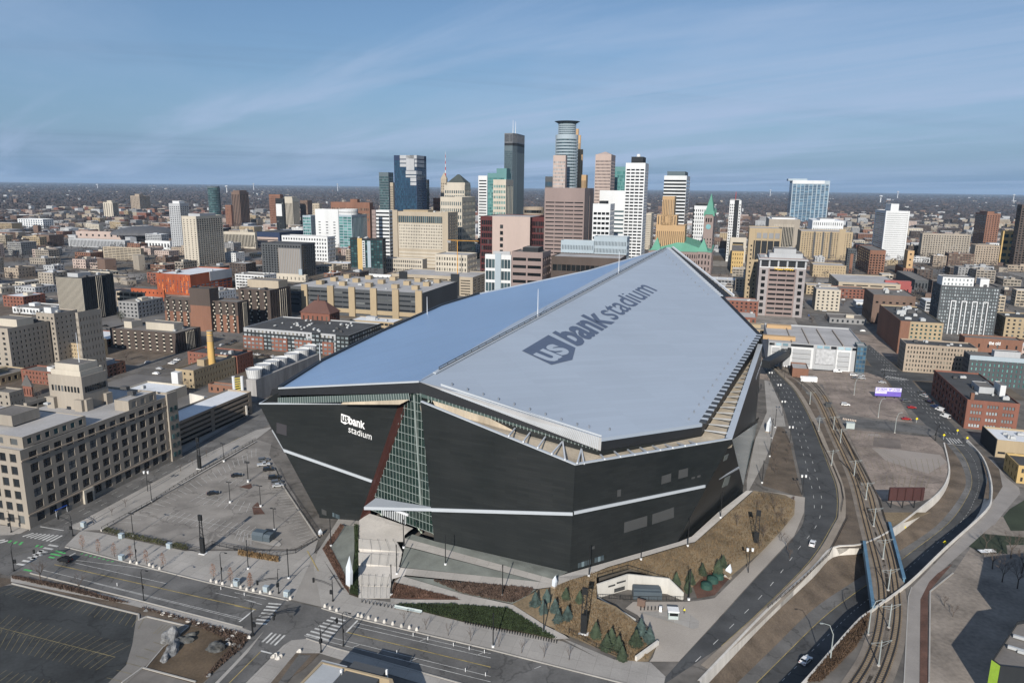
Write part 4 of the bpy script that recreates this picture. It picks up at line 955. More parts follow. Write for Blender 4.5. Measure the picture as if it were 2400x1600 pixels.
# ---- lettering: flat print and raised letters
def text_mesh(s, bold=0.0):
 c = bpy.data.curves.new('t', 'FONT'); c.body = s; c.offset = bold; c.resolution_u = 3
 o = bpy.data.objects.new('t', c); COL.objects.link(o); dg = bpy.context.evaluated_depsgraph_get(); me = bpy.data.meshes.new_from_object(o.evaluated_get(dg))
 bpy.data.objects.remove(o); return me
def lettering(name, s, org, exv, eyv, m, parent, bold=0.0, lift=V((0, 0, 0)), fill=None, depth=None):
 """lay text so that its width spans exv and x-height box spans eyv"""
 me = text_mesh(s, bold); xs_ = [v.co.x for v in me.vertices]; x0, x1 = min(xs_), max(xs_)
 for v in me.vertices:
  yy = v.co.y; yy = yy * 1.2 if yy < .53 else .636 + (yy - .53) * .45      # a face with a tall x-height
  v.co = org + exv * ((v.co.x - x0) / (x1 - x0)) + eyv * yy + lift
 me.materials.append(m); nm = (exv.cross(eyv)).normalized()
 if nm.dot(lift) < 0: me.flip_normals()
 mb = MB(); mb.v = [tuple(v.co) for v in me.vertices]; mb.f = [tuple(p.vertices) for p in me.polygons]; mb.m = [0] * len(mb.f); bpy.data.meshes.remove(me)
 return mb.build(name, m, parent)
r5 = lambda x, y: hr(*px('T5', x, y))
asc = .72
b0, b1, bt = r5(1380, 1024), r5(1716, 797), r5(1152, 902)
lettering('lettering', 'bank', b0, b1 - b0, (bt - b0) / asc, M_LOGO, roof_r, .035, nR * .12)
s0, s1 = r5(1728, 788), r5(2118, 512)
lettering('lettering', 'stadium', s0, s1 - s0, (bt - b0) / asc * .90, M_LOGO, roof_r, .008, nR * .12)
part('emblem', [[r5(875, 1067), r5(1145, 1196), r5(1338, 1150), r5(1367, 1040), r5(1118, 922)]], M_LOGO, roof_r, nR * .12)
u0, u1, ut = r5(1165, 1182), r5(1345, 1066), r5(880, 1065)
lettering('lettering', 'us', u0 + (ut - u0) * .06, (u1 - u0) * .93, (ut - u0) / .95, M_ROOF_R, roof_r, .03, nR * .2)
wlp = lambda x, y: wl(x, y) + nLw * .25
b0, b1, bt = wlp(934, 555), wlp(1082, 605), wlp(934, 488)
lettering('lettering', 'bank', b0, b1 - b0, (bt - b0) / asc, M_WHITE, st, .03, nLw * .05)
s0, s1, s2 = wlp(930, 632), wlp(1142, 705), wlp(932, 578)
lettering('lettering', 'stadium', s0, s1 - s0, (s2 - s0) / asc, M_WHITE, st, .0, nLw * .05)
part('emblem', [[wlp(863, 463), wlp(861, 540), wlp(900, 563), wlp(932, 550), wlp(932, 487)]], M_WHITE, st)
b0, b1, bt = wlp(868, 530), wlp(928, 545), wlp(868, 478)
lettering('lettering', 'us', b0, b1 - b0, (bt - b0) / .58, M_ZINC, st, .02, nLw * .12)
ep = lambda x, y: hit(PE, *px('T4', x, y)) + nE * .2
lettering('lettering', 'usbank', ep(803, 622), ep(855, 470) - ep(803, 622), (ep(803, 588) - ep(803, 622)) * 1.3, M_WHITE, st, .02, nE * .05)
# ============================================================ buildings
W = {k: mat('wall_' + k, c, .88, v, .05, 1.0, streak=True) for k, (c, v) in dict(
 cream=((.47, .425, .35), .08), beige=((.37, .315, .24), .09), tan=((.355, .28, .18), .09), stone=((.30, .265, .22), .13), brown=((.155, .105, .082), .1),
 dkbrown=((.080, .062, .053), .1), brick=((.205, .088, .062), .14), rust=((.20, .102, .068), .14), orange=((.33, .085, .036), .25), white=((.60, .61, .61), .06),
 grey=((.24, .24, .24), .08), ltgrey=((.38, .39, .40), .07), dkgrey=((.075, .08, .085), .08), black=((.022, .025, .028), .1), pink=((.42, .335, .295), .06),
 mauve=((.245, .19, .175), .07), navy=((.025, .04, .085), .1), yellow=((.47, .33, .14), .06), maroon=((.085, .024, .024), .1), pinkred=((.33, .09, .085), .1),
 steel=((.10, .13, .145), .06), bluegrey=((.33, .39, .43), .06), tealw=((.11, .23, .23), .06), taupe=((.33, .27, .21), .08), copper=((.115, .30, .215), .1), deco=((.44, .295, .16), .06), redroof=((.12, .062, .05), .12)).items()}
RF = dict(grey=mat('roof_gravel', (.17, .155, .14), .95, .18, .08, 1.2), dark=mat('roof_dark', (.065, .065, .065), .95, .18, .08, 1.2), white=mat('roof_white', (.66, .67, .68), .8, .1, .08, 1), tan=mat('roof_tan', (.27, .245, .21), .95, .14, .08, 1), lt=mat('roof_light', (.40, .385, .37), .9, .14, .06, 1))
GL = dict(dark=glass('glass_dark', (.018, .022, .026), (.16, .17, .17), .1, .16), teal=glass('glass_teal', (.02, .055, .06), (.08, .17, .17), .08, .3), green=glass('glass_green', (.06, .17, .165), (.18, .36, .34), .1, .4),
    blue=glass('glass_blue', (.035, .085, .14), (.10, .2, .28), .06, .3, .9), navy=glass('glass_navy', (.018, .05, .085), (.03, .09, .14), .05, .3, .9), pale=glass('glass_pale', (.22, .34, .40), (.4, .52, .56), .08, .4, .8),
    black=glass('glass_black', (.008, .010, .011), (.05, .055, .055), .1, .12), amber=glass('glass_amber', (.05, .05, .045), (.32, .30, .24), .12, .35), lit=glass('glass_silver', (.16, .19, .2), (.42, .46, .48), .1, .5), steel=glass('glass_steel', (.04, .065, .075), (.075, .115, .125), .08, .4, .9))
NAMED = []; FOOT = []         # footprints already built on: (x, y, radius)
COUNT = {'win': 0}
M_HVAC = mat('hvac_metal', (.42, .43, .43), .5, .08); M_HVACD = mat('hvac_dark', (.07, .07, .072), .6, .1)
def facade(wall, panes, p0, e, n, w, z0, z1, spec, dep=.35):
 """one face of a wall with real openings; p0 lower left seen from outside"""
 p0 = V((p0.x, p0.y, 0)); at = lambda x, z, d=0.0: p0 + e * x + UP * z - n * d
 if not spec:
  wall.quad(at(0, z0), at(w, z0), at(w, z1), at(0, z1)); return
 nx, ny, fw, fh = spec[:4]; mb_ = spec[4] if len(spec) > 4 else .04; mt_ = spec[5] if len(spec) > 5 else .05; mx_ = spec[6] if len(spec) > 6 else .02
 H_ = z1 - z0; zb, zt = z0 + H_ * mb_, z1 - H_ * mt_; xl, xr = w * mx_, w * (1 - mx_)
 cw, ch = (xr - xl) / nx, (zt - zb) / ny; ww, wh = cw * fw, ch * fh
 cols = [(xl + i * cw + (cw - ww) / 2, xl + i * cw + (cw + ww) / 2) for i in range(nx)]; rows = [(zb + j * ch + (ch - wh) / 2, zb + j * ch + (ch + wh) / 2) for j in range(ny)]
 prev = z0
 for (a, b) in rows:
  wall.quad(at(0, prev), at(w, prev), at(w, a), at(0, a)); x = 0
  for (c, d) in cols:
   wall.quad(at(x, a), at(c, a), at(c, b), at(x, b)); x = d
   wall.quad(at(c, a), at(d, a), at(d, a, dep), at(c, a, dep)); wall.quad(at(c, b, dep), at(d, b, dep), at(d, b), at(c, b))
   wall.quad(at(c, a), at(c, a, dep), at(c, b, dep), at(c, b)); wall.quad(at(d, a, dep), at(d, a), at(d, b), at(d, b, dep))
   panes.append((at((c + d) / 2, (a + b) / 2, dep), d - c, b - a, e, n))
  wall.quad(at(x, a), at(w, a), at(w, b), at(x, b)); prev = b
 wall.quad(at(0, prev), at(w, prev), at(w, z1), at(0, z1))
def put_panes(panes, gm, parent, name='window', thr=9.0):
 """panes large enough to pick apart become parts of their own; the rest of them one part"""
 big, small = [], []
 for p in panes:
  D_ = (p[0] - CAM).length; face = abs(p[4].dot((CAM - p[0]).normalized())); k = F_PX / D_; a, b = p[1] * k * (.25 + .75 * face), p[2] * k
  (big if max(a, b) >= thr and min(a, b) >= thr * .42 else small).append((a * b, p))
 big.sort(key=lambda q: -q[0]); small += big[300:]; big = big[:300]; me = unit_box(gm)
 for _, (c, w, h, e, n) in big:
  place(name, me, c, parent, atan2(e.y, e.x), (w, .1, h)); COUNT['win'] += 1
 if small:
  mb = MB()
  for _, (c, w, h, e, n) in small: a, b = e * (w / 2), UP * (h / 2); mb.quad(c - a - b, c + a - b, c + a + b, c - a + b)
  mb.build(name, gm, parent, kind='stuff')
def solid(parent, pts, z0, z1, wm, specs, gm, rm, par=.9, rim=.5, thr=9.0, wname='wall', rname='roof', winname='window', dep=.35):
 """prism on a counter-clockwise footprint; specs[i] is the face from pts[i] to pts[i+1]"""
 wall = MB(); panes = []; n_ = len(pts)
 for i in range(n_):
  a, b = V(pts[i]), V(pts[(i + 1) % n_]); e = (b - a); e.z = 0; w = e.length; e.normalize(); nn = V((e.y, -e.x, 0)); facade(wall, panes, a, e, nn, w, z0, z1, specs[i] if specs else None, dep)
 cen = sum((V((p[0], p[1], 0)) for p in pts), V((0, 0, 0))) / n_
 ins = [V((p[0], p[1], 0)) + (cen - V((p[0], p[1], 0))).normalized() * rim for p in pts]
 for i in range(n_):
  j = (i + 1) % n_; a, b = V((pts[i][0], pts[i][1], z1)), V((pts[j][0], pts[j][1], z1)); c, d = ins[j] + UP * z1, ins[i] + UP * z1
  wall.quad(a, b, c, d); wall.quad(d, c, c - UP * par, d - UP * par)
 o = wall.build(wname, wm, parent)
 MB().poly([p + UP * (z1 - par) for p in ins]).build(rname, rm, parent)
 put_panes(panes, gm, parent, winname, thr)
 return o
class Bd: pass
def bld(name, label, c, top, l, r, base=None, wall='beige', front=None, side=None, d=None, ang=GRID, gm='dark', roof='grey', par=.9, typ=None, cat='building', group=None, gs=None, z0=-.5, h=None, dep=.35, depth=None, win='window', thr=9.0):
 """box building from its near upright edge (c, top row), the extents l and r of its two seen faces and the row of its foot"""
 b = Bd(); u, v = gu(ang), gv(ang); typ = typ or ('L' if c < 1712 else 'R'); b.u, b.v, b.typ = u, v, typ
 rr = ray(c, top); hl_ = hypot(rr.x, rr.y); dx = V((rr.x / hl_, rr.y / hl_, 0))
 if d is None:
  lo, hi = 50.0, 9000.0
  for _ in range(50):
   m_ = (lo + hi) / 2
   if proj(dx * m_)[1] > base: lo = m_
   else: hi = m_
  d = lo
 b.c = dx * d; b.h = h if h else CAM_H + rr.z * d / hl_
 def ext(p, e):
  q = ray(p, top); den = e.x * q.y - e.y * q.x; return (b.c.y * q.x - b.c.x * q.y) / den if abs(den) > 1e-6 else 10
 if typ == 'L': b.wf = abs(ext(l, -u)); b.ws = abs(ext(r, v)) if r > c + .5 else 18.0; b.o = b.c - u * b.wf
 else: b.wf = abs(ext(r, u)); b.ws = abs(ext(l, v)) if l < c - .5 else 18.0; b.o = b.c.copy()
 b.ws = min(b.ws, 140.0) if depth is None else depth
 b.pts = [b.o, b.o + u * b.wf, b.o + u * b.wf + v * b.ws, b.o + v * b.ws]
 cen = (b.pts[0] + b.pts[2]) / 2; b.cen = cen; NAMED.append((cen.x, cen.y, label)); b.name = name; b.wm = W[wall]; b.ang = ang
 b.e = empty(name, (cen.x, cen.y, 0), label, cat, group); FOOT.append((cen.x, cen.y, max(b.wf, b.ws) * .55))
 sp = [front, side if typ == 'L' else None, None, side if typ == 'R' else None]
 b.gm = GL[gm]; solid(b.e, b.pts, z0, b.h, b.wm, sp, b.gm, RF[roof], par, dep=dep, winname=win, thr=thr)
 b.fl = front; return b
def at(b, fx, fy, z=None): return b.o + b.u * (b.wf * fx) + b.v * (b.ws * fy) + UP * (b.h if z is None else z)
def pent(b, fx0, fx1, fy0, fy1, h, wall=None, name='penthouse', front=None, roof='grey', z=None, gm=None):
 z = b.h - .9 if z is None else z; p = [at(b, fx0, fy0, 0), at(b, fx1, fy0, 0), at(b, fx1, fy1, 0), at(b, fx0, fy1, 0)]
 par = b.e
 solid(par, p, z, z + h, W[wall] if wall else b.wm, [front, None, None, None] if front else None, GL[gm] if gm else b.gm, RF[roof], .3, .3, wname=name, rname=name + '_roof')
_hv = {}
def hvac(b, n, seed=1, smax=3.5, z=None):
 rnd = random.Random(seed)
 for _ in range(n):
  k = rnd.randrange(4)
  if k not in _hv:
   mb = MB(); mb.box((0, 0, .15), (1, 1, .8)); mb.box((0, 0, .95), (.8, .8, .1)); mb.cyl((.0, .0, 1.03), .3, .3, .12, 8) if k % 2 else mb.box((.2, 0, 1.0), (.35, .7, .18)); _hv[k] = mb.mesh('roof_unit', M_HVAC if k < 3 else M_HVACD)
  s = rnd.uniform(1.2, smax); place('roof_unit', _hv[k], at(b, rnd.uniform(.12, .88), rnd.uniform(.12, .88), b.h - .9 if z is None else z), b.e, -b.ang + rnd.choice((0, pi / 2)), (s * rnd.uniform(.8, 1.8), s, s * rnd.uniform(.6, 1.0)))
def slab(b, f0, f1, z0, z1, m, name, dep=.3, side=False):
 """a flat strip of another colour laid on the front (or seen side) face, standing proud of it"""
 if side:
  e, n_, o, w = (b.v, b.u, b.o + b.u * b.wf, b.ws) if b.typ == 'L' else (b.v, -b.u, b.o, b.ws)
 else: e, n_, o, w = b.u, -b.v, b.o, b.wf
 a = o + e * (w * f0); c = o + e * (w * f1); mb = MB(); p = [a, c, c + n_ * dep, a + n_ * dep]
 if side and b.typ == 'L' or not side: p = p[::-1]
 q = p if ((p[1] - p[0]).cross(p[2] - p[1])).z > 0 else p[::-1]
 mb.prism([V((t.x, t.y, 0)) for t in q], z0, z1, bottom=True); mb.build(name, m, b.e)
def cylin(name, label, c, top, wpx, base=None, d=None, n=24, wall='grey', ny=20, fh=.6, gm='dark', roof='grey', z0=-.5, rings=None, cat='building', nx=1, fw=1.0, mt=.03):
 rr = ray(c, top); hl_ = hypot(rr.x, rr.y); dx = V((rr.x / hl_, rr.y / hl_, 0))
 rad = wpx / 2 / F_PX * d; cen = dx * (d + rad); h = CAM_H + rr.z * d / hl_
 b = Bd(); b.e = empty(name, (cen.x, cen.y, 0), label, cat); b.cen, b.rad, b.h = cen, rad, h
 pts = [V((cen.x + rad * cos(2 * pi * i / n), cen.y + rad * sin(2 * pi * i / n), 0)) for i in range(n)]
 sp = []
 for i in range(n):
  a = 2 * pi * (i + .5) / n; sp.append((nx, ny, fw, fh, .02, mt, 0.0) if sin(a) < .25 else None)
 solid(b.e, pts, z0, h, W[wall], sp, GL[gm], RF[roof]); FOOT.append((cen.x, cen.y, rad)); return b
def hip(parent, pts, z, h, ridge=.5, m=None, name='roof', over=.6):
 """hipped or pyramid roof on a four-cornered footprint"""
 p = [V((q.x, q.y, z)) for q in pts]; cen = sum(p, V((0, 0, 0))) / 4; p = [q + (q - cen).normalized() * over for q in p]; cen.z = z + h
 e = (p[1] - p[0]) if (p[1] - p[0]).length > (p[2] - p[1]).length else (p[2] - p[1]); a, b_ = cen - e * (ridge / 2), cen + e * (ridge / 2); mb = MB()
 if (p[1] - p[0]).length > (p[2] - p[1]).length: mb.poly([p[0], p[1], b_, a]); mb.poly([p[1], p[2], b_]); mb.poly([p[2], p[3], a, b_]); mb.poly([p[3], p[0], a])
 else: mb.poly([p[0], p[1], a]); mb.poly([p[1], p[2], b_, a]); mb.poly([p[2], p[3], b_]); mb.poly([p[3], p[0], a, b_])
 return mb.build(name, m or W['redroof'], parent)

# ---------------- far left towers
b = bld('apartment_tower', 'white striped apartment tower with dark side, far left beyond the freeway', 263, 474, 241, 277, 513, 'cream', (4, 1, .22, .94), (1, 16, .9, .6), gm='black'); pent(b, .3, .8, .2, .8, 6)
b = bld('apartment_tower', 'tan and brown twin-bodied tower standing alone on the far left skyline', 326, 459, 305, 351, 496, 'taupe', (6, 20, .55, .5), (8, 20, .7, .5)); pent(b, .4, .9, .1, .5, 8)
b = bld('apartment_tower', 'slim white and grey apartment tower just behind the tall beige one', 421, 477, 395, 442, 592, 'ltgrey', (5, 24, .5, .45), (4, 24, .7, .6), roof='lt'); pent(b, .2, .8, .2, .8, 5, 'white')
b = bld('apartment_tower', 'tall beige apartment tower with gridded balconies on its shaded side, left of the orange building', 459, 507, 425, 521, 626, 'cream', (4, 22, .34, .42), (11, 22, .72, .62), roof='lt'); pent(b, .1, .9, .2, .8, 4, 'ltgrey')
for j in range(22):
 pass
cylin('glass_tower', 'slim rounded teal glass tower left of the brown tower', 500, 437, 25, d=1900, n=20, wall='steel', ny=26, fh=.72, gm='teal')
b = bld('office_tower', 'dark brown ribbed tower on the left skyline right of the slim glass tower', 561, 450, 542, 582, 531, 'brown', (5, 1, .4, .95), (6, 1, .6, .95), gm='black'); pent(b, .1, .9, .1, .9, 5)
bld('apartment_tower', 'reddish slab tower tucked left of the dark brown ribbed tower', 541, 481, 527, 545, 535, 'rust', (4, 16, .5, .4), None)
bld('apartment_building', 'blue and white low apartment building on the far left', 100, 514, 41, 125, 535, 'white', (10, 4, .5, .6), (5, 4, .6, .6), gm='navy', roof='white')
bld('parking_ramp', 'long low ribbed parking building in front of the arena dome', 292, 564, 160, 305, 583, 'ltgrey', (38, 1, .4, .8), (6, 1, .6, .8), gm='black', roof='lt')
bld('apartment_building', 'beige slab of balcony flats in front of the ribbed parking building', 329, 582, 241, 337, 611, 'beige', (9, 7, .9, .45), (2, 7, .4, .4))
bld('warehouse', 'white flat-roofed low building right of the beige balcony slab', 398, 566, 340, 404, 585, 'white', (8, 1, .5, .5), None, roof='white')
# arena with a shallow dark dome
b = bld('arena', 'pink-walled convention arena with a wide shallow grey dome', 392, 549, 178, 402, 566, 'pink', (14, 1, .3, .3), None, roof='lt')
mb = MB(); dc = at(b, .74, .5, 0); dr = b.wf * .27
for j in range(5):
 a0, a1 = j / 5 * pi / 2, (j + 1) / 5 * pi / 2
 for i in range(24):
  q = lambda a, t: V((dc.x + dr * cos(a) * cos(2 * pi * t / 24), dc.y + dr * cos(a) * sin(2 * pi * t / 24), b.h - 1 + b.h * 1.05 * sin(a)))
  mb.quad(q(a0, i), q(a0, i + 1), q(a1, i + 1), q(a1, i))
mb.build('dome', mat('dome_grey', (.10, .10, .105), .8), b.e, smooth=True)
b = bld('office_building', 'dark office slab with fine white vertical fins on its front, middle left', 192, 651, 131, 266, 752, 'black', (22, 1, .45, .96, .02, .03), (14, 1, .3, .97), gm='black', roof='grey')
for i in range(23): slab(b, i / 23 + .012, i / 23 + .030, 1, b.h - .5, W['cream'], 'fin', .5)
for i in range(4): slab(b, .42 + i * .055, .43 + i * .055, 1, b.h - .5, W['cream'], 'fin', .4, True)
pent(b, .2, .6, .2, .6, 3.5, 'ltgrey'); hvac(b, 5, 3)
b = bld('medical_building', 'bright orange panelled medical building with a white roof', 445, 644, 366, 543, 693, 'orange', (9, 5, .28, .5, .12, .28), (9, 3, .8, .5, .1, .5), gm='blue', roof='white')
slab(b, .45, 1.0, b.h * .55, b.h + .1, W['ltgrey'], 'upper_storey_panel', .5, True); hvac(b, 5, 9)
rnd = random.Random(4)
for i in range(40):
 x = rnd.random() * .97; z = rnd.random() * .8 * b.h; slab(b, x, x + .018, z, z + b.h * .2, mat('panel_dark_orange', (.33, .055, .018), .8) if i % 2 else mat('panel_light_orange', (.62, .19, .06), .8), 'cladding_panel', .12)
b = bld('medical_wing', 'low orange panelled wing stepping down left of the orange medical building', 384, 680, 307, 387, 707, 'orange', (8, 2, .25, .3), None, gm='dark', roof='grey')
bld('parking_ramp', 'low concrete parking ramp left of the orange wing', 336, 686, 272, 340, 722, 'beige', (4, 3, .9, .62, .02, .02, .01), None, gm='black', roof='tan')
bld('office_building', 'low building of white vertical fins between the beige tower and the navy block', 597, 545, 520, 602, 583, 'cream', (22, 1, .62, .86, .05, .1), (4, 1, .6, .8), gm='black', roof='lt')
# ---------------- left of centre
bld('apartment_tower', 'brown tower half hidden behind a black slab with a white panel', 656, 456, 630, 664, d=2100, wall='rust', front=(8, 18, .4, .5), side=(3, 18, .4, .5))
b = bld('office_tower', 'narrow black slab tower with a large white panel high on its front', 664, 465, 645, 667, d=1750, wall='black', front=(3, 18, .6, .5), side=None); slab(b, .05, .75, b.h * .55, b.h * .86, W['white'], 'panel', .4)
bld('office_building', 'plain cream slab with thin vertical slots below the black slab tower', 658, 490, 633, 663, 533, 'cream', (7, 1, .2, .85), None)
b = bld('office_tower', 'cream tower with deep vertical fins right of the black slab tower', 685, 465, 663, 701, 538, 'cream', (7, 1, .5, .88, .03, .1), (6, 1, .55, .88), gm='black'); pent(b, .1, .9, .1, .9, 5)
bld('apartment_tower', 'brown brick tower with pale window grid right of the finned cream tower', 720, 470, 703, 731, 535, 'brown', (5, 18, .5, .5), (4, 18, .5, .5), gm='amber')
bld('apartment_tower', 'small beige tower behind the teal glass hospital', 748, 477, 732, 754, d=2000, wall='beige', front=(4, 14, .4, .5), side=None)
b = bld('hotel', 'wide red brick hotel with rows of pale windows behind the hospital', 866, 475, 775, 874, d=1500, wall='rust', front=(22, 3, .5, .5, .55, .1), side=None, gm='amber'); pent(b, .5, .68, .1, .8, 7)
b = bld('hospital', 'teal glass hospital block with white end, left part of the hospital', 728, 505, 709, 741, 575, 'bluegrey', (4, 9, .86, .72), (3, 9, .3, .5), gm='green', roof='lt')
b = bld('hospital', 'white hospital core with rounded drum roof between the two teal glass blocks', 792, 491, 738, 800, 580, 'white', (3, 9, .3, .3, .05, .3), None, gm='dark', roof='white')
b = bld('hospital', 'larger teal glass hospital block with dark finned side', 824, 504, 793, 869, 582, 'bluegrey', (3, 11, .9, .74), (15, 1, .72, .95), gm='green', roof='lt')
cylin('hospital_drum', 'round white mechanical drum on top of the teal glass hospital', 815, 491, 46, d=b.c.length + 12, n=24, wall='white', ny=1, fh=.1, gm='dark', roof='white', z0=b.h - 1)
b = bld('office_building', 'navy block with a pale brown front in front of the teal hospital', 655, 545, 600, 711, 580, 'navy', (1, 4, .92, .5, .1, .28, .04), (8, 2, .7, .3), gm='black', roof='dark')
for k in range(3): slab(b, .05, .93, b.h * (.12 + k * .2), b.h * (.26 + k * .2), W['pink'], 'front_panel', .5)
bld('apartment_building', 'white apartment block with square windows behind the black flats', 767, 555, 660, 785, 614, 'white', (17, 6, .5, .5), (5, 6, .7, .6), roof='lt')
b = bld('apartment_building', 'black apartment building with a grey gridded middle, left of the yellow-striped tower', 706, 572, 612, 738, 651, 'dkgrey', (14, 13, .52, .6), (6, 13, .6, .6), gm='black', roof='dark')
slab(b, .42, .97, 1, b.h * .86, W['grey'], 'bay_frame', .01)
for i in range(13): slab(b, .42 + i * .042, .428 + i * .042, 2, b.h * .86, W['taupe'], 'mullion', .5)
b = bld('apartment_building', 'dark glass apartment building with a yellow vertical stripe', 897, 560, 820, 904, 643, 'black', (11, 11, .84, .74, .16, .04), (3, 11, .7, .7), gm='teal', roof='dark')
slab(b, .235, .375, .5, b.h, W['yellow'], 'stripe', .9); slab(b, .375, .455, b.h * .18, b.h * .93, W['white'], 'stripe', .4); slab(b, .53, .63, b.h * .18, b.h * .93, W['bluegrey'], 'stripe', .5); slab(b, 0, 1, 0, b.h * .17, W['dkgrey'], 'plinth', .3)
for j in range(11): slab(b, .39, .44, b.h * (.2 + j * .066), b.h * (.235 + j * .066), W['black'], 'balcony', .6)
hvac(b, 4, 2)
bld('office_building', 'white office block with dark ribbon windows left of the beige hotel', 912, 493, 880, 921, d=1180, wall='white', front=(1, 14, 1.0, .45, .02, .02, 0), side=(1, 14, 1.0, .45, .02, .02, 0), roof='white')
bld('office_building', 'narrow pinkish block beside the white ribbon-window office', 880, 492, 871, 881, d=1160, wall='mauve', front=(3, 12, .3, .4), side=None)
bld('office_tower', 'grey glass tower at the left shoulder of the dark blue tower', 910, 404, 888, 922, d=1500, wall='steel', front=(9, 26, .8, .62), side=(4, 26, .8, .62), gm='teal', roof='dark')
bld('office_tower', 'pale narrow tower against the left edge of the dark blue tower', 921, 428, 914, 926, d=1420, wall='beige', front=(3, 26, .5, .6), side=None)
b = bld('office_tower', 'dark blue glass tower with a pale stepped crown pattern', 976, 364, 923, 999, d=1330, wall='navy', front=(22, 36, .93, .86), side=(8, 36, .9, .86), gm='navy', roof='dark')
for f0, f1, t0, t1 in ((.27, 1.35, .0, .035), (.27, .57, .045, .075), (.27, .57, .085, .115), (.55, .9, 0, .15), (.92, 1.0, .045, .075), (.92, 1.0, .085, .115), (.52, .98, .155, .19), (.52, .98, .2, .22), (.72, .98, .225, .262), (.72, .98, .27, .30)):
 slab(b, f0, min(f1, 1), b.h * (1 - t1), b.h * (1 - t0), W['ltgrey'], 'crown_panel', .6)
for t0, t1, f1 in ((0, .035, .75), (.045, .075, .75), (.085, .115, .75), (.155, .19, .5)): slab(b, 0, f1, b.h * (1 - t1), b.h * (1 - t0), W['ltgrey'], 'crown_panel', .6, True)
bld('office_tower', 'thin dark tower peeking out right of the dark blue tower', 1001, 421, 997, 1006, d=1500, wall='dkgrey', front=(2, 26, .8, .5), side=(2, 26, .8, .5), gm='teal')
b = bld('hotel', 'broad beige hotel with tall blind end piers and a glazed top storey', 1051, 498, 921, 1073, d=1080, wall='beige', front=(24, 1, .86, .9, .80, .07, .06), side=(4, 18, .6, .6), gm='steel', roof='tan')
pn = []; wl3 = MB(); facade(wl3, pn, at(b, .1, 0, 0) - b.v * .4, b.u, -b.v, b.wf * .8, b.h * .34, b.h * .79, (26, 8, .42, .55, .02, .02, .01)); wl3.build('bedroom_wall', W['cream'], b.e); put_panes(pn, GL['amber'], b.e)
slab(b, 0, .09, 0, b.h + 2, W['beige'], 'end_pier', 2.2); slab(b, .90, 1.0, 0, b.h + 1, W['beige'], 'end_pier', 2.2)
for k in range(5): slab(b, .1, .89, b.h * (.02 + k * .06), b.h * (.05 + k * .06), W['cream'], 'ribbon', .5)
pent(b, .15, .6, .2, .8, 3, 'tan'); hvac(b, 7, 4)
# old tower with red and white mast
b = bld('office_tower', 'old stone tower carrying a red and white lattice mast', 1046, 420, 1033, 1049, d=1500, wall='beige', front=(3, 24, .4, .5), side=None); hip(b.e, b.pts, b.h, 14, .0, W['beige'], 'spire')
m_ = at(b, .75, .5, b.h + 6)
for i in range(8): MB().tube([m_ + UP * i * 6, m_ + UP * (i + 1) * 6], [1.1 - i * .11, 1.0 - i * .11], 5).build('mast_section', mat('mast_red', (.45, .05, .04)) if i % 2 == 0 else W['white'], b.e)
b = bld('office_tower', 'pale stepped tower under a dark green pyramid roof', 1089, 434, 1041, 1103, d=1250, wall='cream', front=(9, 14, .55, .6, .02, .06), side=(4, 14, .5, .6), gm='steel')
pp_ = [at(b, .14, .08, 0), at(b, .97, .08, 0), at(b, .97, .92, 0), at(b, .14, .92, 0)]; pent(b, .12, 1.0, .05, .95, 5, 'cream'); hip(b.e, pp_, b.h + 3.8, 14, .12, mat('pyramid_roof', (.055, .065, .06), .7), 'pyramid_roof')
bld('office_building', 'pale gridded lower wing wrapped round the pyramid-roofed tower', 1083, 462, 1032, 1114, d=1170, wall='cream', front=(10, 9, .5, .55), side=(9, 9, .6, .5), gm='steel')
bld('office_building', 'small brick block just left of the pyramid-roofed tower', 1032, 464, 1015, 1034, d=1500, wall='rust', front=(4, 8, .4, .4), side=None)
bld('office_tower', 'white slab tower with dark ribbon windows left of the teal towers', 1142, 412, 1121, 1145, d=1500, wall='white', front=(1, 22, .86, .42), side=None)
b = bld('office_tower', 'teal glass tower with curved green top beside the tallest dark tower', 1187, 406, 1143, 1198, d=1280, wall='tealw', front=(10, 26, .9, .66), side=(3, 26, .8, .66), gm='green'); pent(b, .45, .98, .1, .9, 9, 'tealw')
bld('office_tower', 'pale gridded tower front with teal windows and a dark side, below the teal glass tower', 1186, 421, 1156, 1203, d=1200, wall='cream', front=(7, 14, .62, .5), side=(5, 1, .7, .96), gm='green')
# tallest, eight-sided dark tower
b = bld('office_tower', 'tallest dark steel-blue tower with chamfered corners and two antennas', 1207, 312, 1177, 1235, d=1560, wall='steel', front=None, side=None, gm='steel', roof='dark')
drop_tree(b.e); b.e = empty('office_tower', (b.cen.x, b.cen.y, 0), 'tallest dark steel-blue tower with chamfered corners and two antennas', 'building')
oct_ = [at(b, .18, 0, 0), at(b, .82, 0, 0), at(b, 1, .2, 0), at(b, 1, .8, 0), at(b, .82, 1, 0), at(b, .18, 1, 0), at(b, 0, .8, 0), at(b, 0, .2, 0)]
solid(b.e, oct_, -.5, b.h * .89, W['steel'], [(14, 44, .8, .8), (6, 1, .6, .98), (10, 1, .55, .98), None, None, None, None, (4, 44, .8, .8)], GL['steel'], RF['dark'])
solid(b.e, oct_, b.h * .89, b.h * .915, W['black'], None, GL['black'], RF['dark'], wname='louvre_band', rname='ledge'); solid(b.e, oct_, b.h * .915, b.h, mat('crown_steel', (.15, .155, .165), .5), [(20, 1, .6, .9), (8, 1, .6, .9), (12, 1, .6, .9), None, None, None, None, None], GL['dark'], RF['dark'], wname='crown', rname='crown_roof')
for fx, h_ in ((.35, 30), (.55, 27)): MB().tube([at(b, fx, .5), at(b, fx, .5) + UP * h_], [.9, .3], 5).build('antenna', M_STEEL, b.e)
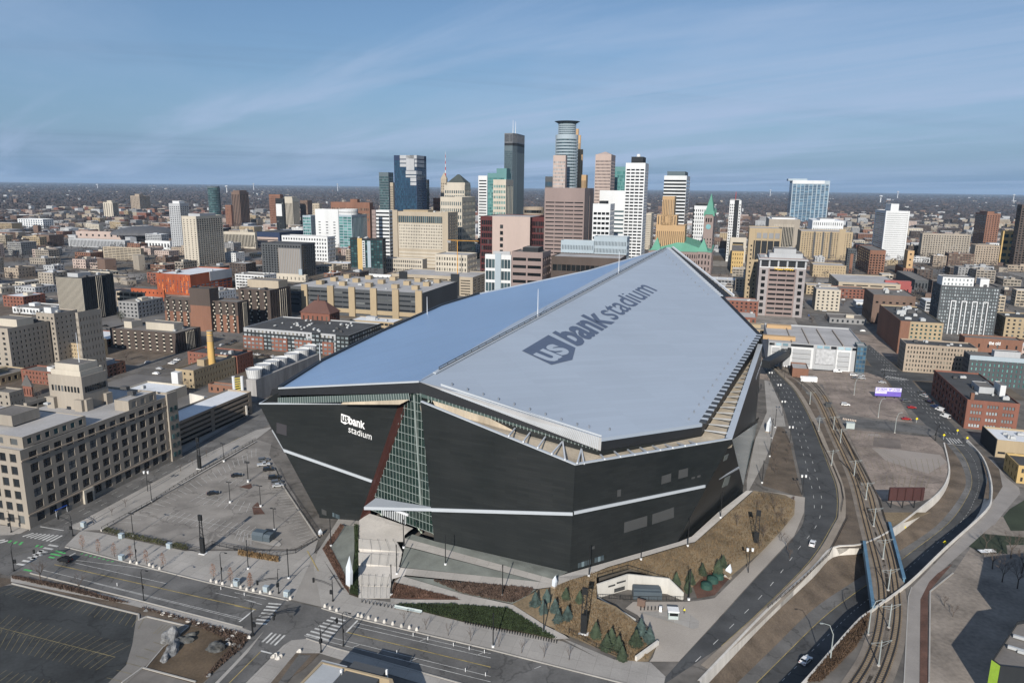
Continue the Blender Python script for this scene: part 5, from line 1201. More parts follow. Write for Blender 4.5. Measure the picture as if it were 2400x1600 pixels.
cylin('office_building', 'low round building of dark and pale rings between the dark tower and the brown block', 1251, 486, 48, d=1400, n=24, wall='taupe', ny=7, fh=.5, gm='black')
b = bld('office_building', 'maroon and pale pink block with a single column of dark windows', 1243, 509, 1126, 1278, d=960, wall='maroon', front=(24, 9, .8, .7), side=(6, 9, .8, .7), gm=None or 'black', roof='lt')
slab(b, .247, 1.0, -.5, b.h + .3, W['pink'], 'blank_panel', .8); slab(b, .0, .0, 0, .1, W['maroon'], 'sill')
for j in range(8): place('window', unit_box(GL['black']), at(b, .435, 0, b.h * (.14 + j * .1)) - b.v * .9, b.e, -GRID, (4.2, .4, b.h * .06))
b2 = bld('office_building', 'maroon glass wing joined to the right of the pale pink block', 1276, 510, 1243, 1283, d=b.c.length + 6, wall='maroon', front=(8, 9, .8, .7), side=None, gm='black')
b = bld('office_tower', 'massive brown-grey tower of many ribbon windows right of the pink block', 1371, 441, 1277, 1392, d=930, wall='mauve', front=(4, 21, .92, .30, .02, .13, .02), side=(1, 1, .16, .96), gm='black', roof='lt')
# tower with flared crown, gold tower behind
b = cylin('office_tower', 'round silver-banded tower with a flared disc crown', 1329, 315, 52, d=1340, n=30, wall='bluegrey', ny=38, fh=.55, gm='steel')
pts = [V((b.cen.x + b.rad * .78 * cos(t * pi / 12), b.cen.y + b.rad * .78 * sin(t * pi / 12), 0)) for t in range(24)]; solid(b.e, pts, b.h - 1, b.h + 22, W['bluegrey'], [(1, 6, 1, .5, .05, .05, 0)] * 24, GL['steel'], RF['grey'], wname='upper_drum', rname='upper_roof')
MB().cyl(b.cen + UP * (b.h + 20), b.rad * .8, b.rad * 1.12, 3.5, 30).build('crown_disc', W['steel'], b.e)
bld('office_tower', 'white lattice-fronted block against the left of the round silver tower', 1326, 364, 1297, 1330, d=1290, wall='pink', front=(8, 26, .55, .55), side=None, gm='lit')
for i, (x0, x1, t_) in enumerate(((1349, 1356, 302), (1355, 1361, 317), (1360, 1366, 350))): bld('office_tower', ['slender gold-stone tower top rising behind the round silver tower', 'middle step of the gold-stone tower behind the round silver tower', 'lowest step of the gold-stone tower behind the round silver tower'][i], x1, t_, x0, x1 + 1, d=1480 - i * 14, wall='deco', front=(2, 1, .4, .96), side=None, gm='amber')
bld('office_building', 'pale gold block at the foot of the gold-stone tower', 1374, 410, 1363, 1378, d=1400, wall='deco', front=(4, 1, .45, .95), side=None)
bld('office_building', 'small dark block with a pinkish cap left of the lattice-fronted tower', 1296, 414, 1278, 1298, d=1380, wall='dkgrey', front=(6, 10, .7, .6), side=None, gm='navy')
b = bld('office_tower', 'pink granite tower with a square window grid and low pyramid cap', 1433, 362, 1396, 1443, d=1300, wall='pink', front=(12, 30, .5, .55, .02, .05), side=(4, 30, .5, .55), gm='black'); hip(b.e, b.pts, b.h - .5, 6, .15, W['pink'], 'cap', 0)
bld('office_tower', 'green glass slab between the pink granite tower and the white gridded tower', 1467, 391, 1437, 1469, d=1420, wall='tealw', front=(10, 22, .92, .8), side=None, gm='green')
bld('office_building', 'white block with blue-grey ribbon windows behind the white twin slabs', 1464, 447, 1406, 1467, d=960, wall='white', front=(1, 17, 1, .42, .02, .2, 0), side=None, gm='steel')
b = bld('apartment_tower', 'tall white gridded apartment tower with a black penthouse', 1513, 382, 1467, 1521, d=880, wall='white', front=(4, 38, .82, .5, .01, .04, .03), side=(3, 38, .5, .45), gm='black'); pent(b, .25, .85, .1, .9, 8, 'black'); MB().cyl(at(b, .55, .4, b.h + 7), 2.4, 2.0, 3.5, 10).build('radome', W['white'], b.e)
b = bld('apartment_tower', 'lower white gridded apartment block in front of the ribbon-window block', 1431, 478, 1390, 1441, d=850, wall='white', front=(4, 17, .82, .52, .01, .08, .03), side=(4, 17, .5, .45), gm='black'); pent(b, .3, .7, .2, .7, 4, 'black')
b = bld('office_building', 'blue-white building clad in staggered window panels behind the stadium roof', 1470, 556, 1392, 1476, d=760, wall='bluegrey', front=(22, 9, .36, .6), side=(4, 9, .5, .6), gm='dark', roof='lt')
bld('office_building', 'lower left half of the blue-white staggered-window building', 1392, 565, 1315, 1396, d=762, wall='bluegrey', front=(20, 8, .36, .6), side=None, gm='dark', roof='lt')
bld('office_building', 'cream older building right of the tall white gridded tower', 1527, 500, 1512, 1533, 585, 'cream', (5, 16, .4, .5), (2, 16, .4, .5))
# stepped sandstone tower
b = bld('office_tower', 'golden sandstone tower rising in setbacks behind the green-roofed hall', 1606, 529, 1538, 1610, d=1040, wall='deco', front=(14, 1, .3, .86), side=None); dd = b.c.length
for l_, c_, t_, tx in ((1537, 1585, 503, 'middle_stage'), (1549, 1577, 459, 'upper_stage')):
 hh = CAM_H + ray(c_, t_).z * dd / hypot(*ray(c_, t_).xy); f0, f1 = (l_ - 1538) / 68, (c_ - 1538) / 68; pent(b, max(0, f0), f1, .1, .9, hh - b.h, name=tx, front=(7, 1, .3, .86), roof='tan')
b = bld('office_tower', 'rounded dark tower of many white rings under a teal cap', 1610, 412, 1557, 1618, d=1260, wall='white', front=(1, 24, 1, .55, .02, .04, 0), side=(1, 24, 1, .55, .02, .04, 0), gm='black'); pent(b, .1, .9, .1, .9, 8, 'steel', 'teal_cap')
b = bld('apartment_tower', 'white tower with scattered black windows and a black cap behind the clock tower', 1676, 483, 1625, 1681, d=1250, wall='white', front=(10, 14, .42, .6), side=None, gm='black'); slab(b, 0, 0.05, 0, b.h, W['black'], 'edge_strip', .3); pent(b, .1, .9, .1, .9, 4, 'black')
b = bld('apartment_tower', 'white and black striped tower with a thin mast, right of the clock tower', 1738, 470, 1711, 1752, d=1300, wall='white', front=(6, 20, .5, .6), side=(3, 20, .5, .6), gm='black', typ='L'); slab(b, .42, .8, 0, b.h + 1, W['black'], 'glass_stripe', .5); MB().tube([at(b, .5, .5), at(b, .5, .5, b.h + 14)], .5, 5).build('mast', mat('mast_red', (.45, .05, .04)), b.e)
# ---------------- green-roofed hall with clock tower
M_COP = W['copper']
b = bld('city_hall', 'brown stone hall under steep green copper roofs', 1668, 592, 1520, 1690, 655, 'mauve', (26, 4, .45, .6, .05, .06), (10, 4, .45, .6), gm='black', cat='building')
hip(b.e, b.pts, b.h, 13, .8, M_COP, 'main_roof')
for fx in (.1, .84):
 p4 = [at(b, fx - .06, -.03, 0), at(b, fx + .1, -.03, 0), at(b, fx + .1, .2, 0), at(b, fx - .06, .2, 0)]; solid(b.e, p4, 0, b.h + 1, W['mauve'], [(3, 4, .4, .6), None, None, None], GL['black'], RF['grey'], wname='pavilion', rname='pavilion_roof'); hip(b.e, p4, b.h + 1, 17, .02, M_COP, 'pavilion_spire')
p4 = [at(b, .02, .7, 0), at(b, .1, .7, 0), at(b, .1, .9, 0), at(b, .02, .9, 0)]; solid(b.e, p4, 0, b.h + 16, W['mauve'], [(2, 6, .3, .5), None, None, None], GL['black'], RF['grey'], wname='turret', rname='turret_roof'); hip(b.e, p4, b.h + 16, 15, .02, M_COP, 'turret_spire')
t = bld('clock_tower', 'tall brown stone clock tower with a green pointed roof', 1673, 503, 1651, 1677, d=b.c.length + 55, wall='mauve', front=(3, 5, .3, .55, .35, .38), side=(2, 5, .3, .55, .35, .38), gm='black', cat='tower')
hip(t.e, t.pts, t.h, t.h * .34, .02, M_COP, 'spire', 1.0)
for fx in (0, 1):
 for fy in (0, 1): MB().cyl(at(t, fx, fy, t.h - 2), 1.5, .05, 9, 8).build('pinnacle', M_COP, t.e)
q = at(t, .5, 0, t.h * .80) - t.v * .4; mb = MB(); k = len(mb.v); mb.poly([q + t.u * 3.6 * cos(i * pi / 10) + UP * 3.6 * sin(i * pi / 10) for i in range(20)]); mb.build('clock_face', mat('clock_teal', (.16, .34, .36), .5), t.e)
for k in range(3): place('window', unit_box(GL['black']), at(t, .25 + .25 * k, 0, t.h * .91) - t.v * .3, t.e, -GRID, (1.7, .5, 5.5))
# ---------------- right of the hall
b = bld('office_tower', 'blue glass tower with a white crown standing alone on the right', 1858, 423, 1842, 1946, 522, 'bluegrey', (9, 24, .88, .8, .02, .09), (3, 24, .8, .8), gm='blue', roof='white')
slab(b, 0, .86, b.h * .93, b.h + .2, W['white'], 'crown_band', .8); pent(b, -.1, .42, .3, .9, 8, 'bluegrey', 'upper_screen')
for i in range(9): slab(b, i / 9, i / 9 + .012, 2, b.h * .93, W['bluegrey'], 'rib', .6)
b = bld('courthouse', 'pale stone building with a tall recessed portal of slots', 1803, 513, 1795, 1876, 585, 'stone', (1, 1, .66, .74, .0, .14, .0), None, gm='black', roof='white'); pent(b, .1, .85, .15, .8, 3, 'white')
for i in range(13): slab(b, .19 + i * .051, .205 + i * .051, 0, b.h * .84, W['cream'], 'portal_fin', .0 + .05)
b = bld('office_building', 'white stepped building with small windows behind the long beige flats', 1905, 516, 1894, 1978, 545, 'white', (14, 2, .35, .5), None, gm='dark', roof='white'); pent(b, .25, .72, .1, .8, 5, 'white')
b = bld('apartment_building', 'long beige brick apartment slab with columns of dark balconies', 1878, 541, 1870, 2000, 606, 'tan', (20, 14, .42, .5), None, gm='dark', roof='lt'); pent(b, .0, .0001, 0, .1, .2); slab(b, .74, .86, 0, b.h + 5, W['tan'], 'lift_tower', .8)
for f0 in (.25, .42, .57): slab(b, f0, f0 + .035, 2, b.h - 1, W['dkgrey'], 'balcony_stack', .5)
b = bld('office_tower', 'slim tan stone tower with a pale roof behind the brown-grey office', 1757, 534, 1745, 1833, 712, 'tan', (6, 14, .3, .4, .02, .20), (2, 8, .4, .6), gm='black', roof='lt', depth=45)
slab(b, .16, .98, b.h * .60, b.h * .84, W['black'], 'glass_recess', .3)
for i in range(5): slab(b, .2 + i * .19, .22 + i * .19, b.h * .6, b.h * .98, W['tan'], 'pier', .9)
for i in range(4): slab(b, .24 + i * .19, .38 + i * .19, b.h * .87, b.h * .94, W['grey'], 'grille', .4)
b = bld('office_building', 'brown-grey office block with a projecting grey cornice and yellow sign', 1782, 603, 1771, 1892, 738, 'mauve', (3, 10, .92, .42, .02, .17, .22), (3, 12, .3, .5), gm='black', roof='lt', depth=48)
for f0, f1 in ((0, .2), (.8, 1.0)):
 pn = []; q = MB(); facade(q, pn, at(b, f0, 0, 0) - b.v * .5, b.u, -b.v, b.wf * (f1 - f0), 0, b.h * .83, (1, 7, .52, .62, .02, .02, .1)); q.build('stone_pier', mat('pier_grey', (.30, .275, .27), .9), b.e); put_panes(pn, GL['black'], b.e)
slab(b, 0, 1, b.h * .83, b.h * .845, W['white'], 'ledge', .8); slab(b, 0, 1, b.h * .85, b.h * .955, W['black'], 'loggia', .1)
for i in range(6): slab(b, .0 + i * .193, .035 + i * .193, b.h * .845, b.h * .96, W['ltgrey'], 'loggia_pier', .6)
mb = MB(); cpts = [at(b, -.03, -.05, 0), at(b, 1.03, -.05, 0), at(b, 1.03, 1.03, 0), at(b, -.03, 1.03, 0)]; mb.prism(cpts, b.h * .965, b.h * .985, bottom=True); mb.build('cornice', W['ltgrey'], b.e)
pent(b, .2, .92, .15, .85, 5, 'ltgrey'); pent(b, .3, .78, .25, .7, 9, 'ltgrey', 'upper_penthouse'); hvac(b, 4, 5, 3)
q0 = at(b, .32, 0, b.h * .80) - b.v * .6
lettering('sign', 'WELLS FARGO', q0, b.u * (b.wf * .42), UP * 4.2, mat('sign_yellow', (.85, .55, .02), .5), b.e, .01, -b.v * .1)
bld('office_building', 'small orange and yellow stucco building in the street canyon', 1716, 588, 1712, 1744, 640, 'yellow', (5, 5, .3, .45), None, gm='black', typ='R')
bld('office_building', 'pale framed building closing the street canyon', 1712, 556, 1705, 1750, 615, 'cream', (1, 1, .7, .7), None, gm='black', typ='R')
b = bld('office_tower', 'tall white gridded office tower with a dark left flank, on the right', 2077, 494, 2052, 2133, 608, 'white', (24, 22, .5, .34, .02, .03, .05), (1, 22, .9, .55), gm='dark', roof='lt'); pent(b, .28, .62, .2, .7, 13, 'white'); slab(b, 0, .06, 0, b.h, W['white'], 'edge_pier', .8); slab(b, .94, 1, 0, b.h, W['white'], 'edge_pier', .8)
bld('apartment_building', 'pale brown apartment slab with window strips right of the white office tower', 2163, 547, 2157, 2277, 602, 'stone', (18, 10, .5, .5), None, gm='dark', roof='lt')
b = bld('apartment_tower', 'brown brick tower with a dark left side near the right edge', 2314, 500, 2287, 2346, 578, 'rust', (5, 15, .45, .5), (7, 15, .8, .6), gm='black'); pent(b, .1, .6, .1, .8, 5)
bld('apartment_tower', 'dark tower cut off by the right edge of the view', 2396, 480, 2385, 2440, 628, 'dkbrown', (5, 24, .6, .6), (4, 24, .7, .6), gm='black')
bld('apartment_building', 'grey-brown gridded block of flats below the brown brick tower', 2287, 574, 2275, 2345, 620, 'taupe', (9, 8, .5, .5), None, gm='dark')
bld('office_building', 'yellow and dark glass block between the brown tower and the right edge', 2352, 541, 2347, 2386, d=1500, wall='yellow', front=(2, 5, .7, .5), side=None, gm='teal')
b = bld('apartment_building', 'black apartment block with orange brick bays, left wing', 1988, 583, 1984, 2008, 640, 'dkgrey', (4, 10, .6, .5), None, gm='black', roof='dark'); slab(b, .35, .7, 0, b.h * .8, W['rust'], 'brick_bay', .6)
b = bld('apartment_building', 'black apartment block with orange brick bays, right wing', 2040, 586, 2010, 2077, 642, 'rust', (5, 8, .6, .55, .02, .16), (6, 8, .7, .6), gm='black', roof='grey')
bld('office_building', 'blank yellow-tan building with few windows above the parking ramp', 1906, 620, 1899, 1984, 648, 'tan', (12, 4, .25, .4), None, gm='dark', roof='lt')
b = bld('parking_ramp', 'beige parking ramp with long openings and an open roof deck', 1966, 660, 1932, 2112, 690, 'beige', (4, 4, .84, .42, .05, .12, .05), (5, 4, .8, .5), gm='black', roof='lt', depth=90)
b = bld('railway_depot', 'orange brick depot building with a square clock tower', 2118, 628, 2098, 2168, 648, 'rust', (8, 2, .4, .5), None, gm='dark'); pent(b, .15, .45, .1, .5, 26, 'deco', 'clock_tower', (1, 3, .3, .3)); 
b = bld('office_building', 'deep pink painted building in front of the beige ramp', 2050, 667, 2045, 2138, 690, 'pinkred', (6, 1, .2, .4), None, gm='black', roof='grey'); pent(b, .3, 1.0, .4, .9, 6, 'pinkred')
b = bld('train_shed', 'long dark shed with a low grey roof beside the depot', 2145, 656, 2116, 2185, 680, 'dkgrey', (5, 1, .5, .5), None, roof='grey', depth=110)
b = bld('apartment_building', 'dark grey apartment block with four white vertical frames and white top', 2206, 668, 2186, 2347, 780, 'dkgrey', (22, 14, .62, .62, .03, .02), (6, 14, .7, .6), gm='lit', roof='grey')
for f0 in (.20, .38, .56, .74):
 for o_ in (0, .075): slab(b, f0 + o_, f0 + o_ + .016, 0, b.h * .70, W['white'], 'white_frame', .9)
 slab(b, f0, f0 + .091, b.h * .68, b.h * .70, W['white'], 'white_frame', .95)
pent(b, .02, .55, .05, .7, 8, 'white', 'top_storey', (8, 2, .4, .5)); pent(b, .7, .85, .3, .7, 7, 'white'); hvac(b, 8, 8, 3)
b = bld('office_building', 'brown brick building with a row of arched windows and flat roof', 2048, 690, 2025, 2148, 758, 'brown', (6, 1, .4, .2, .6, .1), (6, 2, .3, .3), gm='black', roof='grey'); hvac(b, 5, 12, 4)
b = bld('hotel', 'rust and yellow brick hotel with machinery on its roof', 2112, 752, 2058, 2213, 828, 'tan', (9, 8, .44, .5, .02, .05, .01), (14, 8, .3, .4), gm='teal', roof='dark'); hvac(b, 16, 13, 4)
slab(b, 0, .22, 0, b.h + .2, W['rust'], 'rust_corner', .3); slab(b, 0, 1, 0, b.h + .2, W['rust'], 'rust_side', .3, True)
b = bld('apartment_building', 'grey block of flats with pale window grid above the street corner', 2124, 805, 2108, 2294, 870, 'taupe', (22, 6, .46, .55), (5, 6, .4, .5), gm='amber', roof='dark'); hvac(b, 8, 14, 2)
b = bld('apartment_building', 'dark grey brick apartment block with a pale top storey near the right edge', 2274, 832, 2258, 2430, 902, 'dkgrey', (14, 6, .34, .6), (4, 6, .4, .5), gm='green', roof='grey'); slab(b, 0, 1, b.h * .86, b.h, W['bluegrey'], 'top_storey', .4); pent(b, .4, .8, .3, .7, 4, 'ltgrey')
b = bld('brick_warehouse', 'red brick warehouse with grouped windows and a dark left side, right of the street', 2268, 936, 2180, 2393, 1003, 'brick', (3, 4, .70, .5, .04, .08, .04), (10, 4, .5, .6), gm='lit', roof='dark', dep=.6)
for j in range(4):
 for i in range(3):
  for k in range(1, 4): place('mullion', unit_box(W['brick']), at(b, .04 + .92 * ((i + .15 + .7 * k / 4) / 3), 0, b.h * (.04 + .88 * (j + .5) / 4)) + b.v * .3, b.e, -GRID, (.35, .3, b.h * .12))
hvac(b, 9, 15, 3.5); pent(b, .45, .75, .3, .5, 3.5, 'ltgrey', 'plant_room'); pent(b, .82, .93, .25, .4, 6, 'white', 'lift_head')
MB().box(at(b, .12, .05, b.h - 1), (1.6, 1.6, 4), GRID).build('chimney', W['rust'], b.e)
b = bld('shop_building', 'white-roofed shop with a black side wall at the right edge', 2338, 1030, 2299, 2480, 1070, 'tan', (6, 1, .8, .3, .1, .5), (3, 1, .1, .1), gm='dark', roof='white'); hvac(b, 4, 16, 2.5); slab(b, 0, 1, 0, b.h + .1, W['black'], 'black_wall', .3, True)
bld('house', 'small green-walled house with a lit yellow end at the right edge', 2388, 1090, 2352, 2470, 1131, 'yellow', (4, 2, .3, .5), (4, 2, .3, .5), gm='amber', roof='dark')
# ramp with white frames next to the stadium
b = bld('parking_ramp', 'long parking ramp with white framed openings beside the stadium', 1802, 800, 1782, 2032, 856, 'ltgrey', None, None, roof='lt', depth=75, gm='black')
pn = []
for f0, f1, k in ((.03, .13, 1), (.235, .475, 1), (.71, .86, 1), (.50, .69, 0)):
 w_ = b.wf * (f1 - f0); q0 = at(b, f0, 0, 0) - b.v * .5
 if k:
  q = MB(); facade(q, pn, q0, b.u, -b.v, w_, 0, b.h * .86, (1, 1, .82, .9, .0, .06, .02), 1.2); q.build('white_frame', W['white'], b.e)
  for j in range(1, 4): MB().box(q0 + b.u * w_ / 2 + UP * (b.h * .2 * j) - b.v * .1, (w_ * .8, .5, 1.1), GRID).build('deck_edge', W['ltgrey'], b.e)
 else: MB().box(q0 + b.u * w_ / 2 + UP * 4, (w_, .8, b.h * .84 - 4), GRID).build('mesh_screen', mat('screen', (.42, .43, .44), .6, .2, .5, 3), b.e)
put_panes(pn, GL['black'], b.e, 'opening'); slab(b, .235, .47, b.h * .88, b.h * .97, W['black'], 'sign_board', .5)
lettering('lettering', 'STADIUM PARKING RAMP', at(b, .255, 0, b.h * .905) - b.v * .6, b.u * (b.wf * .2), UP * 1.6, M_WHITE, b.e, .0, -b.v * .08) if False else None
for i in range(14):
 f_ = (i + .5) / 14
 if .235 > f_ or f_ > .5: place('window', unit_box(GL['pale'] if i % 3 else GL['dark']), at(b, f_, 0, b.h * .92) - b.v * .3, b.e, -GRID, (b.wf / 18, .3, b.h * .1))
mb = MB(); tw = [at(b, .905, -.04, 0), at(b, 1.0, -.04, 0), at(b, 1.0, .12, 0), at(b, .905, .12, 0)]; solid(b.e, tw, 0, b.h + 2, W['steel'], [(3, 6, .86, .8), None, None, None], GL['blue'], RF['lt'], wname='stair_tower', rname='stair_roof')
for f_ in (.25, .43, .6, .78):      # lines of crash barriers and a trough on the roof deck
 MB().box(at(b, f_, .45, b.h - .9), (.4, 60, 1.0), GRID).build('barrier', W['taupe'], b.e)
MB().box(at(b, .12, .2, b.h - .9), (22, 5, 2.6), GRID).build('orange_enclosure', W['deco'], b.e); MB().box(at(b, .16, .82, b.h - .9), (18, 6, 2.6), GRID).build('orange_enclosure', W['deco'], b.e)
# black skyway from the stadium to the ramp
sk = empty('skyway', G(1830, 850, 6), 'angled black enclosed skyway linking the stadium to the parking ramp', 'skyway'); mb = MB()
sa_, sb_, sc_ = G(1794, 862, 8), G(1868, 818, 8), at(b, .2, 0, 9)
for a_, b_ in ((sa_, sb_), (sb_, sc_)):
 MB().bar(a_ + UP * 2.5, b_ + UP * 2.5, 5.5, 5.0).build('tube', M_FASCIA, sk); MB().bar(a_ + UP * 2.4 + (a_ - b_).cross(UP).normalized() * 2.8, b_ + UP * 2.4 + (a_ - b_).cross(UP).normalized() * 2.8, .2, 2.6).build('glazing', GL['teal'], sk)
for q in (sa_ * .5 + sb_ * .5, sb_): MB().cyl((q.x, q.y, 0), .8, .8, 8.2, 10).build('pier', M_FASCIA, sk)
b = bld('shed', 'low brick shed with a pale roof beside the tracks', 1858, 862, 1855, 1896, 883, 'rust', None, None, roof='lt', typ='R', depth=18)
# ---------------- behind the stadium roof
b = bld('office_building', 'brown brick office with ribbon windows just behind the blue roof', 1272, 592, 1199, 1291, d=640, wall='mauve', front=(2, 9, .9, .42), side=(4, 9, .7, .42), gm='black', roof='grey'); pent(b, .3, .8, .2, .8, 4.5, 'black')
b = bld('office_building', 'glass-fronted office with white floors left of the brown ribbon office', 1198, 598, 1137, 1200, d=670, wall='white', front=(8, 5, .9, .76), side=None, gm='steel', roof='lt'); slab(b, .4, .62, 0, b.h + 1, W['bluegrey'], 'glass_stair', 1.0); pent(b, .3, .95, .2, .8, 4, 'ltgrey')
bld('parking_ramp', 'low dark parking ramp behind the ridge of the blue roof', 1455, 606, 1292, 1468, d=640, wall='dkbrown', front=(14, 4, .9, .4), side=None, gm='black', roof='lt')
bld('apartment_building', 'pale concrete building shell under construction', 1095, 598, 1020, 1118, d=860, wall='cream', front=(12, 6, .5, .55), side=(6, 6, .7, .6), gm='amber', roof='lt')
b = bld('parking_ramp', 'beige parking ramp with dark stair towers above the blue roof', 1108, 650, 918, 1146, 695, 'beige', (7, 6, .84, .36, .06, .12, .02), (4, 6, .7, .36, .06, .12), gm='black', roof='lt')
for f0 in (.10, .74): slab(b, f0, f0 + .1, 0, b.h + 3, W['black'], 'stair_tower', 1.4)
b = bld('hospital_block', 'long dark hospital block with beige concrete piers behind the flats', 990, 687, 676, 1002, 752, 'dkgrey', (12, 4, .96, .34, .25, .06, 0), None, gm='dark', roof='lt', depth=90)
for f0 in (.11, .31, .47, .63, .79, .955): slab(b, f0, f0 + .045, -.5, b.h + 2.2, W['tan'], 'pier', 2.0)
slab(b, .1, 1.0, b.h * .12, b.h * .27, W['tan'], 'spandrel', .8)
for fx in (.12, .3, .5, .7, .85):
 for fy in (.25, .55, .85): pent(b, fx, fx + .045, fy, fy + .06, 4, 'tan', 'vent_shaft')
hvac(b, 14, 21, 4)
bld('office_building', 'white low building with small square windows behind the hospital piers', 916, 645, 812, 919, 662, 'white', (9, 1, .3, .5), None, roof='white')
bld('apartment_building', 'older pale apartment building with a set-back attic left of the beige hotel', 990, 608, 898, 1001, 640, 'cream', (20, 3, .5, .6), None, gm='dark', roof='lt')
b = bld('theatre', 'low pale building with a pink-red painted roof', 716, 645, 640, 722, 662, 'cream', (8, 1, .2, .4), None, roof='lt'); MB().poly([at(b, .15, .2, b.h - .7), at(b, .8, .2, b.h - .7), at(b, .8, .7, b.h - .7), at(b, .15, .7, b.h - .7)]).build('painted_roof', W['pinkred'], b.e); pent(b, .78, .88, .2, .4, 8, 'bluegrey')
# ---------------- brown brick flats on the left
b = bld('apartment_building', 'wide dark brown brick block with white penthouses on its roof', 411, 781, 258, 471, 829, 'dkbrown', (9, 1, .30, .92, .02, .02, .02), (10, 1, .3, .92), gm='black', roof='grey')
rnd = random.Random(2)
for i in range(9):
 for j in range(5): place('window_bay', unit_box(W['cream']), at(b, .02 + .96 * (i + .5) / 9, 0, b.h * (.1 + j * .19)) + b.v * .1, b.e, -GRID, (1.6, .5, 1.0))
for i in range(6): slab(b, .4 + i * .06, .41 + i * .06, 1, b.h * .95, W['cream'], 'fin', .4, True)
pent(b, .1, .22, .3, .7, 5, 'cream'); pent(b, .42, .85, .35, .7, 5.5, 'cream'); hvac(b, 4, 22, 2)
def twotone(label, c, top, l, r, base, n, ns, lower=True):
 b = bld('apartment_building', label, c, top, l, r, base, 'dkbrown', (n, 1, .3, .95, .02, .02, .02), (ns, 1, .35, .95), gm='black', roof='grey')
 if lower:
  for i in range(n + 1): slab(b, max(0, (i - .33) / n + .02), min(1, (i + .33) / n + .0), -.4, b.h * .56, W['rust'], 'brick_pier', .15)
 for i in range(n):
  for j in range(9): place('balcony', unit_box(W['cream']), at(b, .02 + .96 * (i + .5 + (.1 if j % 2 else -.1)) / n, 0, b.h * (.08 + j * .1)) - b.v * .2, b.e, -GRID, (1.3, .7, b.h * .045))
 for i in range(4): slab(b, .45 + i * .1, .465 + i * .1, 1, b.h * .95, W['cream'], 'fin', .4, True)
 return b
twotone('brown and rust brick flats with pale stacked balconies, in front of the tall brown slab', 556, 708, 492, 583, 781, 4, 6)
b = bld('apartment_building', 'tall plain two-tone brown brick slab left of the stacked-balcony flats', 490, 677, 443, 512, 778, 'dkbrown', None, None, roof='dark'); slab(b, 0, 1, -.5, b.h * .6, W['rust'], 'lower_brick', .1)
twotone('brown flats with thin pale fins left of the tall plain slab', 446, 702, 384, 462, 770, 4, 4)
b = twotone('large brown block of flats with pale fins and a cream roof house', 632, 680, 558, 681, 760, 4, 8, False)
pent(b, -.05, .95, .5, .95, 7, 'beige'); hvac(b, 3, 25, 4)
# mixed-colour flats round a court
b = bld('apartment_building', 'long block of flats in white, black and red brick with a dark roof', 818, 786, 572, 894, 836, 'ltgrey', (26, 5, .44, .55), (13, 5, .4, .55), gm='amber', roof='dark')
for f0, f1 in ((0, .2), (.28, .43), (.5, .66), (.78, .9) if False else (.76, .86)): slab(b, f0, f1, 0, b.h * .62, W['brick'], 'brick_bay', 1.4)
for f0, f1, z1_ in ((.0, .6, .8), (.88, 1.0, 1.0), (.66, .74, 1.0), (.74, .86, .8)): slab(b, f0, f1, 0 if z1_ > .9 else b.h * .0, b.h * z1_, W['black'], 'black_bay', .5)
slab(b, 0, 1, 0, b.h + .05, W['black'], 'black_side', .15, True)
pn = []
for i in range(26):
 for j in range(5):
  f_ = (i + .5) / 26; proud = 1.42 if (f_ < .2 or .28 < f_ < .43 or .5 < f_ < .66 or .76 < f_ < .86) and j < 3 else .52
  if j < 4 or f_ > .88 or .66 < f_ < .74: pn.append((at(b, f_, 0, b.h * (.1 + j * .19)) - b.v * proud, 2.2, b.h * .10, b.u, -b.v))
for i in range(13):
 for j in range(5): pn.append((at(b, 1, (i + .5) / 13, b.h * (.1 + j * .19)) + b.u * .17, 2.6, b.h * .1, b.v, b.u))
put_panes(pn, GL['lit'], b.e); hvac(b, 34, 26, 1.6)
# old red house with hipped roof
b = bld('school_house', 'old red brick house with a steep brown hipped roof and cupola', 772, 735, 705, 796, 795, 'brick', (6, 3, .3, .5), (5, 3, .35, .55), gm='amber'); hip(b.e, b.pts, b.h - .3, 9, .35, W['redroof'], 'hipped_roof', 1.2); MB().cyl(at(b, .45, .5, b.h + 7), 1.3, .1, 7, 8).build('cupola', W['redroof'], b.e)
bld('annex', 'flat brown annex with a skylight in front of the old red house', 690, 768, 642, 732, 792, 'brown', (6, 2, .3, .4), None, roof='tan')
b = bld('power_house', 'yellow-beige plant building with a white duct on its front', 453, 868, 411, 553, 913, 'tan', (3, 3, .3, .4), (14, 3, .35, .45), gm='dark', roof='grey'); slab(b, .02, .38, 0, b.h * .9, W['white'], 'duct', 4); pent(b, .35, .75, .35, .6, 4, 'tan')
b = bld('brick_building', 'red brick building behind the tall yellow chimney', 555, 834, 440, 593, 876, 'brick', (12, 4, .3, .4), (6, 4, .35, .5), gm='amber', roof='dark'); hvac(b, 7, 31, 2.5)
bld('plant_building', 'low tan brick plant at the chimney foot', 547, 905, 488, 560, 925, 'rust', (4, 1, .3, .4), None, roof='tan', typ='L')
ch = G(500, 893, 0); cht = CAM_H + ray(498, 774).z * ch.length / hypot(*ray(498, 774).xy); e_ = empty('chimney', ch, 'tall tapering yellow brick chimney left of the cooling towers', 'chimney')
MB().cyl(ch, 2.6, 1.75, cht, 18, cap=False).build('shaft', mat('chimney_brick', (.52, .335, .115), .9, .12, .2, 1.5, streak=True), e_, smooth=True)
for z_ in (.8, .84, .88, .94, .985): MB().cyl(ch + UP * cht * z_, 2.6 - .85 * z_ + .12, 2.6 - .85 * z_ + .12, .5, 18).build('band', W['taupe'], e_)
